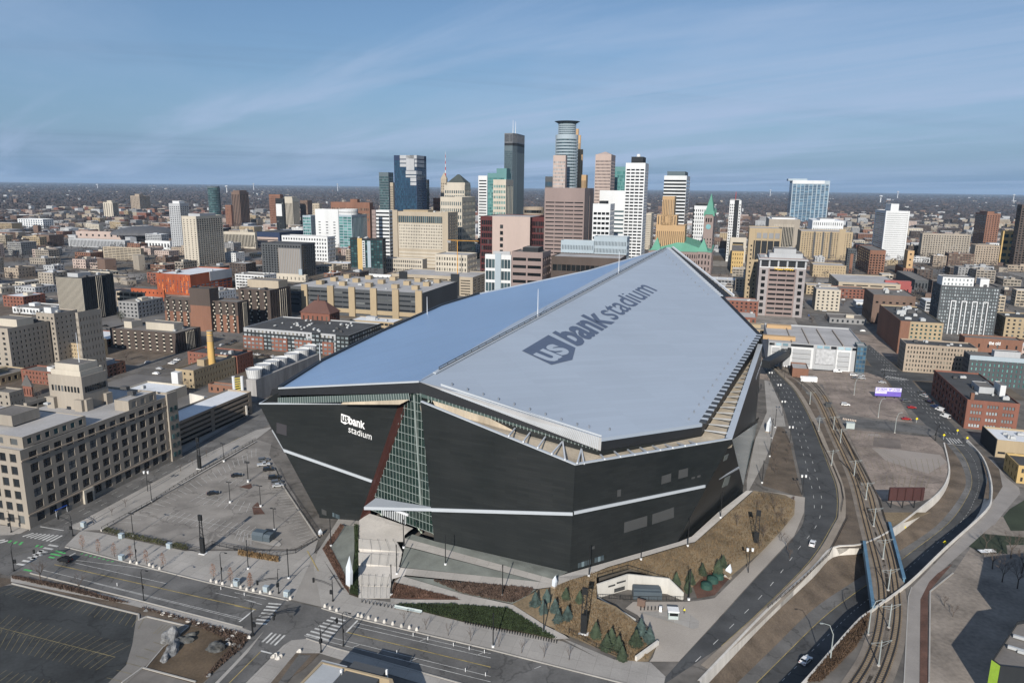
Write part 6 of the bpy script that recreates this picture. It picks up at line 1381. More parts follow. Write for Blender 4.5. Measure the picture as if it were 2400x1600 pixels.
# cooling towers on their concrete wall
cw = empty('cooling_plant', G(600, 930, 0), 'long grey concrete plant wall carrying the row of cooling towers', 'building'); wz = 13
q = [('R8', 815, 1240), ('R8', 920, 1245), ('R8', 1420, 1040), ('R8', 1600, 965), ('R8', 1480, 955), ('R8', 1300, 1040)]; top_c = [g(*p, wz) for p in q]
foot_c = [V((p.x, p.y, -.5)) for p in top_c]; MB().prism(top_c if (top_c[1] - top_c[0]).cross(top_c[2] - top_c[1]).z > 0 else top_c[::-1], -.5, wz).build('plant_wall', mat('plant_concrete', (.30, .29, .28), .9, .2, .2, 1, streak=True), cw)
for i, (x, y) in enumerate(((908, 1215), (1002, 1165), (1095, 1125), (1185, 1090), (1315, 1040), (1422, 995), (1503, 955))):
 p = g('R8', x, y, wz); r_ = 4.3
 o = empty('cooling_tower', p, '%s white drum cooling tower in the row beside the stadium' % ('nearest', 'second nearest', 'third nearest', 'fourth nearest', 'fifth nearest', 'sixth nearest', 'farthest')[i], 'cooling tower', 'cooling towers in a row beside the stadium')
 MB().cyl(p - UP * .3, r_ * .88, r_ * 1.08, 5.4, 24, cap=False).build('drum', W['white'], o, smooth=True); MB().cyl(p + UP * 4.2, r_ * 1.0, r_ * 1.0, .1, 24).build('fan_deck', W['ltgrey'], o)
 mb = MB()
 for k in range(24): a = 2 * pi * k / 24; mb.bar(p + V((r_ * .9 * cos(a), r_ * .9 * sin(a), 0)), p + V((r_ * 1.1 * cos(a), r_ * 1.1 * sin(a), 5.1)), .14)
 mb.build('rib', W['ltgrey'], o)
# ---------------- pale brick hospital on the far left
b = bld('hospital', 'big tan brick hospital wing cut off by the left edge', 17, 770, -120, 116, 874, 'stone', (8, 8, .36, .48, .03, .06), (9, 8, .32, .5, .03, .06), gm='dark', roof='grey'); pent(b, .55, .95, .3, .7, 5, 'cream'); hvac(b, 4, 41, 2.5)
b = bld('hospital', 'tall tan brick hospital block with two fronts behind the cut-off wing', 126, 735, 84, 182, 850, 'stone', (4, 9, .36, .45), (5, 9, .3, .4), gm='dark', roof='grey'); pent(b, .2, .6, .2, .5, 4, 'white'); hvac(b, 3, 42, 2)
bld('hospital', 'shaded tan brick hospital block farther back toward the dark office slab', 182, 733, 176, 237, d=500, wall='stone', front=(2, 9, .3, .4), side=(7, 9, .3, .45), roof='grey')
b = bld('hospital', 'low tan brick hospital wing with three rows of small windows', 196, 806, 112, 251, 845, 'tan', (14, 4, .34, .42), (5, 3, .3, .4), gm='dark', roof='grey'); hvac(b, 5, 43, 2)
b = bld('brick_building', 'red brick building with large square windows and a tan roof', 232, 862, 174, 295, 890, 'rust', (6, 3, .5, .5), (6, 3, .5, .5), gm='black', roof='tan'); pent(b, .4, .9, .3, .7, 3.5, 'ltgrey')
b = bld('brick_building', 'long pinkish brick building behind the stone tower', 178, 878, 50, 215, 910, 'brick', (16, 3, .36, .5), None, gm='amber', roof='grey'); pent(b, .4, .9, .3, .6, 3, 'white')
e_ = bld('brick_turret', 'red brick turret with a dark pointed roof left of the stone tower', 73, 906, 53, 77, 930, 'brick', (3, 1, .3, .6), (2, 1, .3, .6)); hip(e_.e, e_.pts, e_.h, 7, .02, mat('slate', (.11, .105, .10), .8), 'pointed_roof', .8)
b = bld('stone_building', 'small tan stone building below the brick turret at the left edge', 21, 920, -20, 56, 985, 'stone', (3, 4, .3, .4), (4, 4, .25, .3), gm='dark', roof='grey')
bld('parking_ramp', 'two-level tan parking deck behind the stone tower', 62, 945, 55, 115, 985, 'stone', None, (2, 2, .9, .5), gm='black', roof='white')
# ---------------- the stone building with its tower, near left
def bx(b, *a, **k): return pent(b, *a, **k)
b = bld('stone_office', 'long tan stone office building with rows of dark windows along the left street', 46, 1062 - 6, -150, 388, 1241, 'stone', (8, 6, .62, .68, .05, .03, .03), (14, 6, .62, .68, .05, .03, .03), gm='dark', roof='lt', dep=.5, depth=75.0)
SO = b
for j in range(6):
 for i in range(14):
  z = b.h * (.05 + .92 * (j + .5) / 6); place('glazing_bar', unit_box(W['dkgrey']), at(b, 1, .03 + .94 * (i + .5) / 14, z) - b.u * .3, b.e, -GRID, (.16, .16, b.h * .085)); place('glazing_bar', unit_box(W['dkgrey']), at(b, 1, .03 + .94 * (i + .5) / 14, z) - b.u * .3, b.e, -GRID, (.16, 2.4, .14))
for z_ in (.175, .86): slab(b, 0, 1, b.h * z_, b.h * z_ + .5, W['taupe'], 'string_course', .35, True)
pent(b, -.1, .93, .05, .40, 4.2, 'stone', 'upper_storey', (6, 1, .5, .6), 'lt'); 
pn = []; q = MB(); facade(q, pn, at(b, .94, .05, 0), b.v, b.u, b.ws * .35, b.h - .5, b.h + 3.3, (7, 1, .5, .6)); q.build('upper_storey', W['stone'], b.e)
pn2 = []; q = MB(); facade(q, pn2, at(b, .985, .66, 0), b.v, b.u, b.ws * .2, b.h - .5, b.h + 4.1, (3, 1, .5, .6)); q.build('upper_storey', W['stone'], b.e); put_panes(pn + pn2, GL['teal'], b.e)
pent(b, .80, .98, .66, .86, 4.5, 'stone', 'upper_storey', None, 'lt'); pent(b, .3, .6, .15, .3, 4, 'stone', z=b.h + 3.5); hvac(b, 8, 51, 2, b.h + 4)
slab(b, .92, 1.0, 0, b.h + 1.5, W['stone'], 'end_pavilion', .8, True)
for i in range(2):
 for j in range(6): place('window', unit_box(GL['teal']), at(b, 1, .943 + i * .036, b.h * (.1 + j * .14)) + b.u * .85, b.e, -GRID, (.2, 1.4, 2.0))
MB().box(at(b, 1, .33, 0) + b.u * .3, (1.2, 4.5, 5.6), GRID).build('doorway', W['cream'], b.e); MB().box(at(b, 1, .33, 0) + b.u * .8, (.5, 2.6, 4.2), GRID).build('door', GL['black'], b.e)
t = bld('stone_tower', 'square tan stone tower with stepped crown rising behind the long stone office', 190, 884, 112, 251, base=None, d=336, wall='stone', front=(4, 1, .40, .62, .12, .28, .25), side=(2, 1, .42, .62, .12, .28, .3), gm='teal', roof='lt', cat='tower')
for f0, f1 in ((-.02, .2), (.8, 1.02)): slab(t, f0, f1, 0, t.h * .78, W['stone'], 'buttress', 1.6)
for f0, f1 in ((-.02, .22), (.78, 1.02)): slab(t, f0, f1, 0, t.h * .78, W['stone'], 'buttress', 1.6, True)
for j in range(9): place('window', unit_box(GL['dark']), at(t, .12 + j * .095, 0, t.h * .87) - t.v * .02, t.e, -GRID, (.9, .3, 2.4)); place('window', unit_box(GL['dark']), at(t, 1, .12 + j * .095, t.h * .87) + t.u * .02, t.e, -GRID, (.3, .9, 2.4))
for k in range(4): slab(t, .29 + k * .125, .34 + k * .125, t.h * .28, t.h * .34, W['tealw'], 'spandrel', .15); slab(t, .29 + k * .125, .34 + k * .125, t.h * .5, t.h * .56, W['tealw'], 'spandrel', .15)
pent(t, .06, .94, .06, .94, 3, 'cream', 'crown_step'); pent(t, .14, .86, .14, .86, 5.5, 'cream', 'crown_step'); MB().tube([at(t, .6, .5, t.h + 4), at(t, .6, .5, t.h + 17)], [.2, .08], 5).build('flagpole', M_STEEL, t.e)
b = bld('parking_ramp', 'shaded concrete parking ramp beyond the stone office on the left street', 390, 1000, 330, 466, 1060, 'taupe', None, (2, 5, .92, .5, .02, .05, .02), gm='black', roof='white', depth=62)
bld('service_building', 'low pale building with a white roof behind the shaded parking ramp', 345, 935, 250, 440, 960, 'cream', None, None, roof='white')
pw = empty('yard_wall', G(470, 950, 0), 'long pale concrete yard wall left of the cooling plant', 'wall'); a_, b_ = g('R8', 215, 1500), g('R8', 830, 1640)
MB().bar(a_ + UP * 3, b_ + UP * 3, .8, 6).build('wall_panel', M_WALLC, pw)
tr_ = empty('pipe_rack', G(560, 940, 0), 'yellow pipe rack between two grey columns beside the cooling towers', 'pipe rack')
for x in (695, 785): p = g('R8', x, 1460); MB().cyl(p, .9, .9, 14, 10).build('column', M_STEEL, tr_)
for k in range(9): p, q_ = g('R8', 700, 1462), g('R8', 782, 1458); MB().bar(p + UP * (1.5 + k * 1.4), q_ + UP * (2.6 + k * 1.3), .5).build('brace', mat('pipe_yellow', (.55, .45, .08), .6), tr_)

b = bld('brick_warehouse', 'brick building with white painted letters above the dark grey flats', 2262, 790, 2248, 2400, 850, 'rust', (6, 2, .2, .3), None, gm='dark', roof='grey')
lettering('lettering', 'the old', at(b, .42, 0, b.h * .78) - b.v * .2, b.u * (b.wf * .2), UP * 3.2, M_WHITE, b.e, .02, -b.v * .1)
# ============================================================ street furniture, vehicles, planting
rnd = random.Random(11)
def ordw(i):
 a = ('first', 'second', 'third', 'fourth', 'fifth', 'sixth', 'seventh', 'eighth', 'ninth', 'tenth', 'eleventh', 'twelfth', 'thirteenth', 'fourteenth', 'fifteenth', 'sixteenth', 'seventeenth', 'eighteenth', 'nineteenth'); return a[i] if i < 19 else ('twentieth', 'thirtieth')[(i + 1) // 10 - 2] if (i + 1) % 10 == 0 else ('twenty-', 'thirty-')[(i + 1) // 10 - 2] + a[i % 10]
M_TYRE = mat('tyre', (.02, .02, .02), .8); M_CGL = glass('car_glass', (.012, .015, .018), (.03, .035, .04), .05, .3, .9); M_LAMPW = mat('lamp_lens', (.7, .7, .66), .3); M_TAIL = mat('tail_lens', (.3, .02, .02), .3)
def car_proto(kind, col, name):
 """sedan / suv / van standing at the origin, nose to +Y"""
 L_, Wd, = {'sedan': (4.7, 1.85), 'suv': (4.8, 1.95), 'van': (5.6, 2.1), 'truck': (5.7, 2.0)}[kind]
 prof = {'sedan': [(-2.3, .35), (-2.32, .85), (-1.75, .98), (-1.1, 1.43), (.35, 1.45), (1.15, .98), (2.2, .82), (2.35, .55), (2.3, .35)],
   'suv': [(-2.35, .4), (-2.38, 1.0), (-2.1, 1.72), (.5, 1.74), (1.2, 1.12), (2.25, .98), (2.4, .6), (2.35, .4)],
   'van': [(-2.75, .4), (-2.8, 2.25), (1.3, 2.28), (2.1, 1.25), (2.75, 1.1), (2.8, .45)],
   'truck': [(-2.8, .45), (-2.82, 1.05), (-.6, 1.05), (-.4, 1.78), (.9, 1.8), (1.5, 1.15), (2.7, 1.05), (2.8, .5)]}[kind]
 e = empty(name, (0, 0, 0)); mb = MB(); n = len(prof); hw = Wd / 2
 def wdt(z): return hw * (1 - .14 * max(0, (z - .9)) / .7)
 for sgn in (-1, 1):
  k = len(mb.v); mb.v += [(sgn * wdt(z), y, z) for y, z in prof]; f = tuple(range(k, k + n)); mb.f.append(f if sgn < 0 else f[::-1]); mb.m.append(0)
 for i in range(n): j = (i + 1) % n; mb.f.append((i, n + i, n + j, j)); mb.m.append(0)
 mb.build('body', mat('car_' + col[0], col[1], .25, .02, spec=.6), e)
 hi = [i for i in range(n) if prof[i][1] > 1.4]; a, b = hi[0], hi[-1]
 def gq(p, q, s0, s1, off):
  m2 = MB(); y0, z0 = prof[p][0] + (prof[q][0] - prof[p][0]) * s0, prof[p][1] + (prof[q][1] - prof[p][1]) * s0; y1, z1 = prof[p][0] + (prof[q][0] - prof[p][0]) * s1, prof[p][1] + (prof[q][1] - prof[p][1]) * s1
  o = V((0, off, .03)); m2.quad(V((-wdt(z0) * .92, y0, z0)) + o, V((wdt(z0) * .92, y0, z0)) + o, V((wdt(z1) * .9, y1, z1)) + o, V((-wdt(z1) * .9, y1, z1)) + o); return m2.build('windscreen', M_CGL, e)
 gq(b + 1, b, .08, .95, .02); gq(a - 1, a, .15, .95, -.02)
 for sgn in (-1, 1):
  m2 = MB(); zb, zt = 1.02 if kind != 'van' else 1.3, prof[a][1] - .1; y0, y1 = prof[a - 1][0] + .35, prof[b + 1][0] - .25; y2, y3 = prof[b][0] - .05, prof[a][0] + .15
  if kind == 'van': y0, y3 = .2, .2
  pts = [V((sgn * (wdt(zb) + .012), y0, zb)), V((sgn * (wdt(zb) + .012), y1, zb)), V((sgn * (wdt(zt) + .012), y2, zt)), V((sgn * (wdt(zt) + .012), y3, zt))]; m2.poly(pts if sgn > 0 else pts[::-1]); m2.build('side_window', M_CGL, e)
  for yy in (-L_ * .3, L_ * .3):
   m3 = MB(); k = 12
   for s2 in (0, 1): m3.v += [(sgn * (hw - .22 + .24 * s2), yy + .34 * cos(2 * pi * i / k), .34 + .34 * sin(2 * pi * i / k)) for i in range(k)]
   for i in range(k): j = (i + 1) % k; m3.f.append((i, j, k + j, k + i)); m3.m.append(0)
   m3.f.append(tuple(range(k, 2 * k))); m3.m.append(0); m3.build('wheel', M_TYRE, e)
  MB().box((sgn * hw * .68, prof[-2][0] - .02, .68), (.42, .12, .16)).build('headlight', M_LAMPW, e); MB().box((sgn * hw * .75, prof[0][0] + .0, .8), (.36, .1, .18)).build('tail_light', M_TAIL, e)
 return e
CARS = {}
CCOL = dict(black=(.012, .013, .015), white=(.78, .78, .77), silver=(.42, .43, .44), grey=(.10, .105, .11), red=(.35, .02, .02), blue=(.03, .06, .16))
def car(r, x, y, kind, col, label, head=GRID, z=None, zz=0.0, group=None):
 k = (kind, col)
 if k not in CARS: CARS[k] = car_proto(kind, (col, CCOL[col]), {'sedan': 'sedan_car', 'suv': 'suv_car', 'van': 'panel_van', 'truck': 'pickup_truck'}[kind])
 o = copy_tree(CARS[k], g(r, x, y, zz) + UP * (.05), -head); tag(o, label, {'van': 'van', 'truck': 'pickup'}.get(kind, 'car'), group); return o
PKL = 'cars parked along the stadium side of the car park'
for i, (x, y, k, c, lb) in enumerate(((640, 0, 0, 0, 0),)): pass
for x, y, k, c, lb in ((148, 903, 'suv', 'grey', 'dark grey car, farthest of the cars parked against the fence'), (150, 945, 'truck', 'silver', 'silver pickup parked second farthest against the fence'), (195, 990, 'suv', 'black', 'black car parked just after the silver pickup by the fence'), (245, 1065, 'suv', 'black', 'black car alone between two gaps along the fence'), (270, 1110, 'suv', 'grey', 'dark car parked beside the nearest silver car at the fence'), (282, 1137, 'sedan', 'silver', 'silver car, nearest of the cars parked against the fence')):
 car('T1', x, y, k, c, lb, radians(72), group=PKL)
car('S1', 2175, 848, 'sedan', 'black', 'black sedan in the middle of the car park near a light pole', radians(68)); car('S1', 1958, 1012, 'sedan', 'black', 'black sedan parked alone on the white stall lines', radians(68))
car('S2', 600, 452, 'suv', 'black', 'black car driving on the street toward the left junction', radians(288))
car('S7', 408, 300, 'sedan', 'white', 'white car on the curving avenue beside the tracks', radians(30)); car('S7', 345, 1375, 'sedan', 'white', 'white car on the sunken road', radians(48), zz=-6)
for x, y, k, c, lb in ((768, 262, 'van', 'white', 'white van parked alone near the shed'), (905, 292, 'suv', 'white', 'white car, back left in the cluster of four'), (965, 296, 'suv', 'silver', 'silver car, back right in the cluster of four'), (918, 316, 'sedan', 'grey', 'grey car, front left in the cluster of four'), (972, 318, 'sedan', 'silver', 'silver car, front right in the cluster of four'), (1146, 353, 'sedan', 'silver', 'silver car parked beside the street end of the brown lot'), (836, 543, 'suv', 'white', 'white car parked alone in the lot beside the tracks'), (1352, 514, 'suv', 'grey', 'grey car by the kerb beyond the red one'), (1398, 566, 'sedan', 'red', 'red car at the kerb beside the brown lot'), (1352, 664, 'sedan', 'red', 'red car in the nearer lot beside a yellow sign')):
 car('S8', x, y, k, c, lb, radians(100) if k != 'sedan' or c != 'red' else radians(95))
for i, (x, y, k, c) in enumerate(((1478, 440, 'suv', 'grey'), (1500, 468, 'suv', 'silver'), (1522, 495, 'sedan', 'grey'), (1548, 520, 'suv', 'black'), (1597, 560, 'suv', 'blue'), (1640, 590, 'van', 'white'), (1683, 645, 'van', 'white'))):
 car('S8', x, y, k, c, '%s vehicle in the row parked along the brick warehouse' % ('farthest', 'second', 'third', 'fourth', 'blue fifth', 'white sixth', 'white nearest')[i], radians(-16), group='vehicles parked along the brick warehouse')
for i in range(9): car('R8', 620 + i * 26 if i < 4 else 890 + (i - 4) * 55, 868 - i * 12 if i < 4 else 975 + (i - 4) * 7, 'sedan', ('black', 'grey', 'black', 'black', 'silver', 'white', 'black', 'black', 'white')[i], ordw(i) + ' small car from the left in the yard below the mixed-colour flats', radians(106), group='cars parked below the mixed-colour flats')
for x, y, c in ((1855, 800, 'white'), (1915, 760, 'white'), (1885, 782, 'silver')): car('R7', x, y, 'sedan', c, 'pale car parked in the yard right of the brown brick block', radians(106), group='pale cars in the yard')
for (k, c), o in CARS.items(): drop_tree(o)
# ---- poles
def proto(name, parts):
 e = empty(name, (0, 0, 0))
 for n, mb, m in parts: mb.build(n, m, e)
 return e
def lot_lamp(h=8.5):
 return proto('light_pole', [('pole', MB().cyl((0, 0, .6), .14, .10, h - .6, 8), M_BLACK), ('base', MB().cyl((0, 0, 0), .45, .45, .7, 10), M_WHITE), ('lamp_head', MB().box((.7, 0, h), (.9, .45, .18)), M_BLACK), ('lamp_head', MB().box((-.7, 0, h), (.9, .45, .18)), M_BLACK), ('arm', MB().bar((-.9, 0, h), (.9, 0, h), .12), M_BLACK)])
def plaza_lamp(h=9.5):
 return proto('plaza_light', [('pole', MB().cyl((0, 0, .5), .16, .13, h - .5, 8), M_BLACK), ('base', MB().cyl((0, 0, 0), .4, .4, .6, 10), M_WHITE), ('lamp_head', MB().cyl((0, 0, h), .17, .17, .8, 8), M_BLACK)])
def street_lamp(h=9.5):
 return proto('street_light', [('pole', MB().cyl((0, 0, 0), .15, .1, h, 8), M_BLACK), ('arm', MB().tube([(0, 0, h), (.5, 0, h + .9), (1.5, 0, h + 1.1), (2.2, 0, h + .9)], .07, 5), M_BLACK), ('lamp_head', MB().box((2.3, 0, h + .75), (.8, .35, .18)), M_BLACK), ('sign_plate', MB().box((0, .2, h * .42), (.5, .08, 1.0)), M_BLACK), ('base', MB().cyl((0, 0, 0), .3, .25, .5, 8), M_BLACK)])
def globe_lamp(h=8.0):
 return proto('twin_lantern', [('pole', MB().cyl((0, 0, 0), .14, .1, h, 8), M_BLACK), ('arm', MB().bar((-.8, 0, h - .3), (.8, 0, h - .3), .1), M_BLACK), ('lantern', MB().cyl((.8, 0, h - .3), .35, .42, 1.0, 8), M_WHITE), ('lantern', MB().cyl((-.8, 0, h - .3), .35, .42, 1.0, 8), M_WHITE)])
def signal():
 return proto('traffic_signal', [('pole', MB().cyl((0, 0, 0), .17, .12, 7, 8), M_BLACK), ('mast_arm', MB().tube([(0, 0, 5.4), (3, 0, 6.2), (6.2, 0, 6.5)], .1, 6), M_BLACK), ('mast_arm', MB().tube([(0, 0, 5.0), (3, 0, 5.8), (6.2, 0, 6.1)], .07, 6), M_BLACK), ('signal_head', MB().box((6.2, 0, 5.3), (.5, .45, 1.4)), M_BLACK), ('signal_head', MB().box((.3, .3, 2.6), (.8, .5, 1.2)), M_BLACK), ('lamp_arm', MB().tube([(0, 0, 7), (0, .3, 8.4), (0, 1.8, 9)], .07, 5), M_BLACK), ('base', MB().cyl((0, 0, 0), .35, .3, .5, 8), M_BLACK)])
LP = lot_lamp(); PL = plaza_lamp(); SL = street_lamp(); GLm = globe_lamp(); TS = signal()
ORD = ('first', 'second', 'third', 'fourth', 'fifth', 'sixth', 'seventh', 'eighth', 'ninth', 'tenth', 'eleventh', 'twelfth', 'thirteenth')
def spread(proto_, r, pts, label, cat, group, rot=0.0, hill=False, scale=1.0, rots=None):
 for i, p in enumerate(pts):
  q = gh(r, *p) if hill else g(r, *p); o = copy_tree(proto_, q, rots[i] if rots else rot, label.replace('#', ORD[i]), scale); tag(o, None, cat, group)
spread(LP, 'S1', [(2280, 900), (2115, 1088)], '# twin-headed car park light from the fence side, on the far rows', 'light pole', 'car park lights', -GRID)
spread(LP, 'S3', [(125, 105), (240, 340), (365, 560)], '# twin-headed car park light counting from the parked cars to the booth', 'light pole', 'car park lights', -GRID)
spread(LP, 'S1', [(1225, 1395), (1395, 1085), (2058, 712), (1235, 845)], '# tall light pole along the car park wall counted from the hedge', 'light pole', 'car park lights', -GRID)
spread(PL, 'S3', [(125, 915), (497, 1000), (885, 705)], '# slim black light post left of the stair, counted from the left', 'light post', 'slim black plaza lights')
spread(PL, 'S3', [(1442, 1155), (1490, 962), (1553, 720), (1937, 875)], '# slim black light post up the right side of the stair', 'light post', 'slim black plaza lights', hill=True)
spread(PL, 'S5', [(1088, 965), (1002, 1435), (1465, 1300), (1882, 785)], '# slim black light post in the beds below the black wall', 'light post', 'slim black plaza lights', hill=True)
spread(PL, 'S6', [(792, 632), (1222, 508), (1523, 248), (1232, 1000)], '# slim black light post along the pale walk behind the lawn', 'light post', 'slim black plaza lights', hill=True)
spread(PL, 'S8', [(195, 975), (130, 1200), (210, 820), (240, 730)], '# slim black light post on the walk under the long black wall', 'light post', 'slim black plaza lights')
spread(SL, 'S2', [(1322, 815), (1255, 470), (2040, 640)], '# arched street light along the near street, from the left', 'street light', 'street lights on the near street', radians(-20))
spread(SL, 'S4', [(1000, 1435 - 600)], 'arched street light on the pavement below the dark green bed', 'street light', 'street lights on the near street', radians(-20))
spread(TS, 'S2', [(130, 540), (670, 218), (105, 185), (2320, 1130)], '# traffic signal mast at the left crossings', 'traffic signal', 'traffic signals', rots=[radians(15), radians(160), radians(200), radians(10)])
spread(TS, 'S4', [(170, 740), (795, 895), (903, 425), (405, 355)], '# traffic signal mast at the junction below the stair', 'traffic signal', 'traffic signals', rots=[radians(-5), radians(60), radians(165), radians(220)])
spread(TS, 'S8', [(1600, 840), (1160, 320)], '# traffic signal mast on the right-hand street', 'traffic signal', 'traffic signals', rots=[radians(50), radians(230)])
spread(GLm, 'S8', [(195, 370), (268, 480), (302, 630), (365, 860), (470, 1300), (460, 410), (320, 310)], '# white twin-lantern lamp beside the curving avenue', 'street light', 'white lantern lamps by the avenue')
spread(GLm, 'S1', [(1235, 845), (1358, 985)], '# white twin-lantern lamp on the left street', 'street light', 'white lantern lamps on the left street')
spread(GLm, 'S6', [(1778, 752)], 'white lantern lamp on the drive beside the lawn', 'street light', None)
for o in (LP, PL, SL, GLm, TS): drop_tree(o)
# lattice pylons: tall black blades
def pylon(r, x, y, xt, yt, label, lat=True, hill=False, w=1.5, foot=True):
 p = gh(r, x, y) if hill else g(r, x, y); X, Y = px(r, xt, yt); d_ = hypot(p.x, p.y); q = ray(X, Y); h = min(16.5, CAM_H + q.z * d_ / hypot(q.x, q.y) - p.z)
 e = empty('pylon', p, label, 'pylon', 'black pylons round the stadium')
 MB().box(p, (w, .8, h * .42), GRID).build('blade', M_BLACK, e)
 mb = MB(); u_ = gu()
 for s in (-.5, .5): mb.bar(p + u_ * (w * s * .9) + UP * h * .4, p + u_ * (w * s * .5) + UP * h, .22)
 for k in range(8): z0, z1 = h * (.42 + .07 * k), h * (.42 + .07 * (k + 1)); s = 1 if k % 2 else -1; mb.bar(p + u_ * (w * .42 * s) + UP * z0, p - u_ * (w * .4 * s) + UP * z1, .12)
 mb.box(p + UP * h * .86, (w * .9, .6, h * .14), GRID); mb.build('lattice', M_BLACK, e)
 if foot: MB().box(p, (w * 1.6, 1.6, .3), GRID).build('footing', M_WHITE, e)
pylon('S1', 1835, 778, 1805, 490, 'tall black lattice pylon at the far wall of the car park'); pylon('S2', 1865, 382, 1830, 25, 'tall black lattice pylon at the near fence of the car park')
pylon('S6', 265, 1310, 300, 890, 'tall black pylon among the spruces below the black wall', hill=True, w=1.7); pylon('S6', 1845, 525, 1885, 180, 'tall black pylon with white lettering on the lawn by the avenue', w=1.7)
# white leaning shard signs
def shard(r, x, y, xt, yt, w, label, hill=False):
 p = gh(r, x, y) if hill else g(r, x, y); X, Y = px(r, xt, yt); d_ = hypot(p.x, p.y); q = ray(X, Y); h = CAM_H + q.z * d_ / hypot(q.x, q.y) - p.z
 e = empty('shard_sign', p, label, 'sign', 'white shard-shaped signs'); u_ = gu(radians(40)); v_ = gv(radians(40)) * .5
 lo = [p - u_ * w * .5 - v_, p + u_ * w * .35 - v_, p + u_ * w * .35 + v_, p - u_ * w * .5 + v_]; md = [p - u_ * w * .35 - v_ + UP * h * .6, p + u_ * w * .55 - v_ + UP * h * .5, p + u_ * w * .55 + v_ + UP * h * .5, p - u_ * w * .35 + v_ + UP * h * .6]; tp = p + u_ * w * .25 + UP * h
 mb = MB()
 for i in range(4): j = (i + 1) % 4; mb.quad(lo[i], lo[j], md[j], md[i]); mb.poly([md[i], md[j], tp])
 mb.build('panel', mat('shard_metal', (.62, .66, .70), .3, .05), e); MB().box(p, (w * 1.1, 1.3, .5), radians(40)).build('plinth', W['taupe'], e)
shard('S3', 1055, 1075, 1078, 780, 2.4, 'tall white shard sign beside the hedge left of the stair', True); shard('S3', 787, 605, 790, 540, 1.2, 'small white shard sign at the car park gate')
shard('S6', 1590, 795, 1580, 660, 2.0, 'white shard sign at the end of the sunken tank yard'); shard('T4', 912, 1068, 905, 930, 2.2, 'white shard sign below the long black wall'); shard('S5', 1565, 885, 1575, 770, 1.3, 'slim shard sign at the bottom of the ramps', True)
# bollards, boxes, benches
bol = proto('bollard', [('cone', MB().cyl((0, 0, 0), .52, .28, .85, 12), M_WALLC), ('cap', MB().cyl((0, 0, .85), .28, .1, .1, 12), M_WALLC)])
BL = 'conical white concrete bollard by the kerb left of the junction'; BR_ = 'conical white concrete bollard by the kerb below the stair and beds'
bset = [('S2', p, BL) for p in ((1200, 465), (1260, 478), (1375, 490), (1410, 510), (1468, 525), (1940, 638), (1990, 650), (2046, 664), (2133, 682), (2213, 700), (2268, 718), (2328, 726))] + [('S3', p, BL) for p in ((58, 1092), (115, 1108), (175, 1118), (237, 1136), (328, 1142), (512, 1192), (830, 1262), (878, 1285), (938, 1302))]
bset += [('S3', p, BR_) for p in ((1135, 1345), (1168, 1356), (1230, 1370), (1298, 1388), (1376, 1406), (1453, 1424), (1533, 1446), (1606, 1460), (1673, 1478))]
for i, (r, p, lb) in enumerate(bset): tag(copy_tree(bol, g(r, *p) + UP * .12, 0, ordw(i if i < 21 else i - 21) + ' ' + lb + ', from the left'), None, 'bollard', 'white cone bollards on the kerb')
drop_tree(bol)
post = MB().cyl((0, 0, 0), .12, .12, 1.0, 8).mesh('post', M_BLACK)
for i in range(9): place('post_bollard', post, g('S3', 1170 + i * 34, 1222 + i * 6.5) + UP * .13, None, 0, None, ordw(i) + ' thin dark post across the stair foot, from the left', 'bollard', 'thin posts at the stair foot')
for i in range(36): p = g('S5', 745 + i * 24, 1222 + i * 5.1) + UP * .13; place('post_bollard', post, p, None, 0, (1, 1, .9), ordw(i) + ' thin dark post in front of the dark green bed, from the left', 'bollard', 'thin posts along the dark green bed')
dl = MB().cyl((0, 0, 0), .1, .1, 1.0, 6).mesh('delineator', M_WHITE)
for i, (r, x, y) in enumerate((('S2', 1077, 675), ('S4', 1490, 905), ('S4', 2120, 1070), ('S4', 1640, 745), ('S4', 1775, 780), ('S4', 2010, 835), ('S4', 2155, 870), ('S4', 2295, 900), ('S4', 2305, 1110), ('S2', 2030, 710), ('S2', 2245, 765))): place('delineator_post', dl, g(r, x, y) + UP * .03, None, 0, None, ordw(i) + ' thin white post standing on the bike lane lines', 'post', 'white bike lane posts')
def box_thing(name, label, cat, r, x, y, size, m, ang=GRID, zz=0.1, lid=None, group=None, hill=False):
 p = (gh(r, x, y) if hill else g(r, x, y)) + UP * zz; e = empty(name, p, label, cat, group); MB().box(p, size, ang).build('cabinet', m, e); MB().box(p + UP * size[2], (size[0] * 1.08, size[1] * 1.08, .12), ang).build('lid', lid or m, e)
 MB().box(p + UP * .2 - gv(ang) * (size[1] / 2 + .02), (size[0] * .8, .05, size[2] * .7), ang).build('door', lid or m, e); return e
M_CAB = mat('cabinet_pale', (.42, .47, .46), .6)
for i, (r, x, y) in enumerate((('S2', 1118, 240), ('S2', 1558, 330), ('S2', 1120, 440), ('S2', 2175, 675), ('S3', 20, 1055), ('S3', 290, 1120), ('S3', 480, 1165), ('S1', 770, 1310))):
 box_thing('utility_cabinet', ['pale utility cabinet at the left part of the long hedge', 'pale utility cabinet at the right part of the long hedge', 'pale utility cabinet among the cone bollards on the left', 'pale utility cabinet beside small orange trees near the driveway', 'pale utility cabinet left of the last orange tree', 'dark-topped utility cabinet by the signal mast', 'pale utility cabinet on the driveway corner', 'pale utility cabinet on the left street corner'][i], 'utility cabinet', r, x, y, (1.6, 1.2, 1.7), M_CAB, lid=W['bluegrey'])
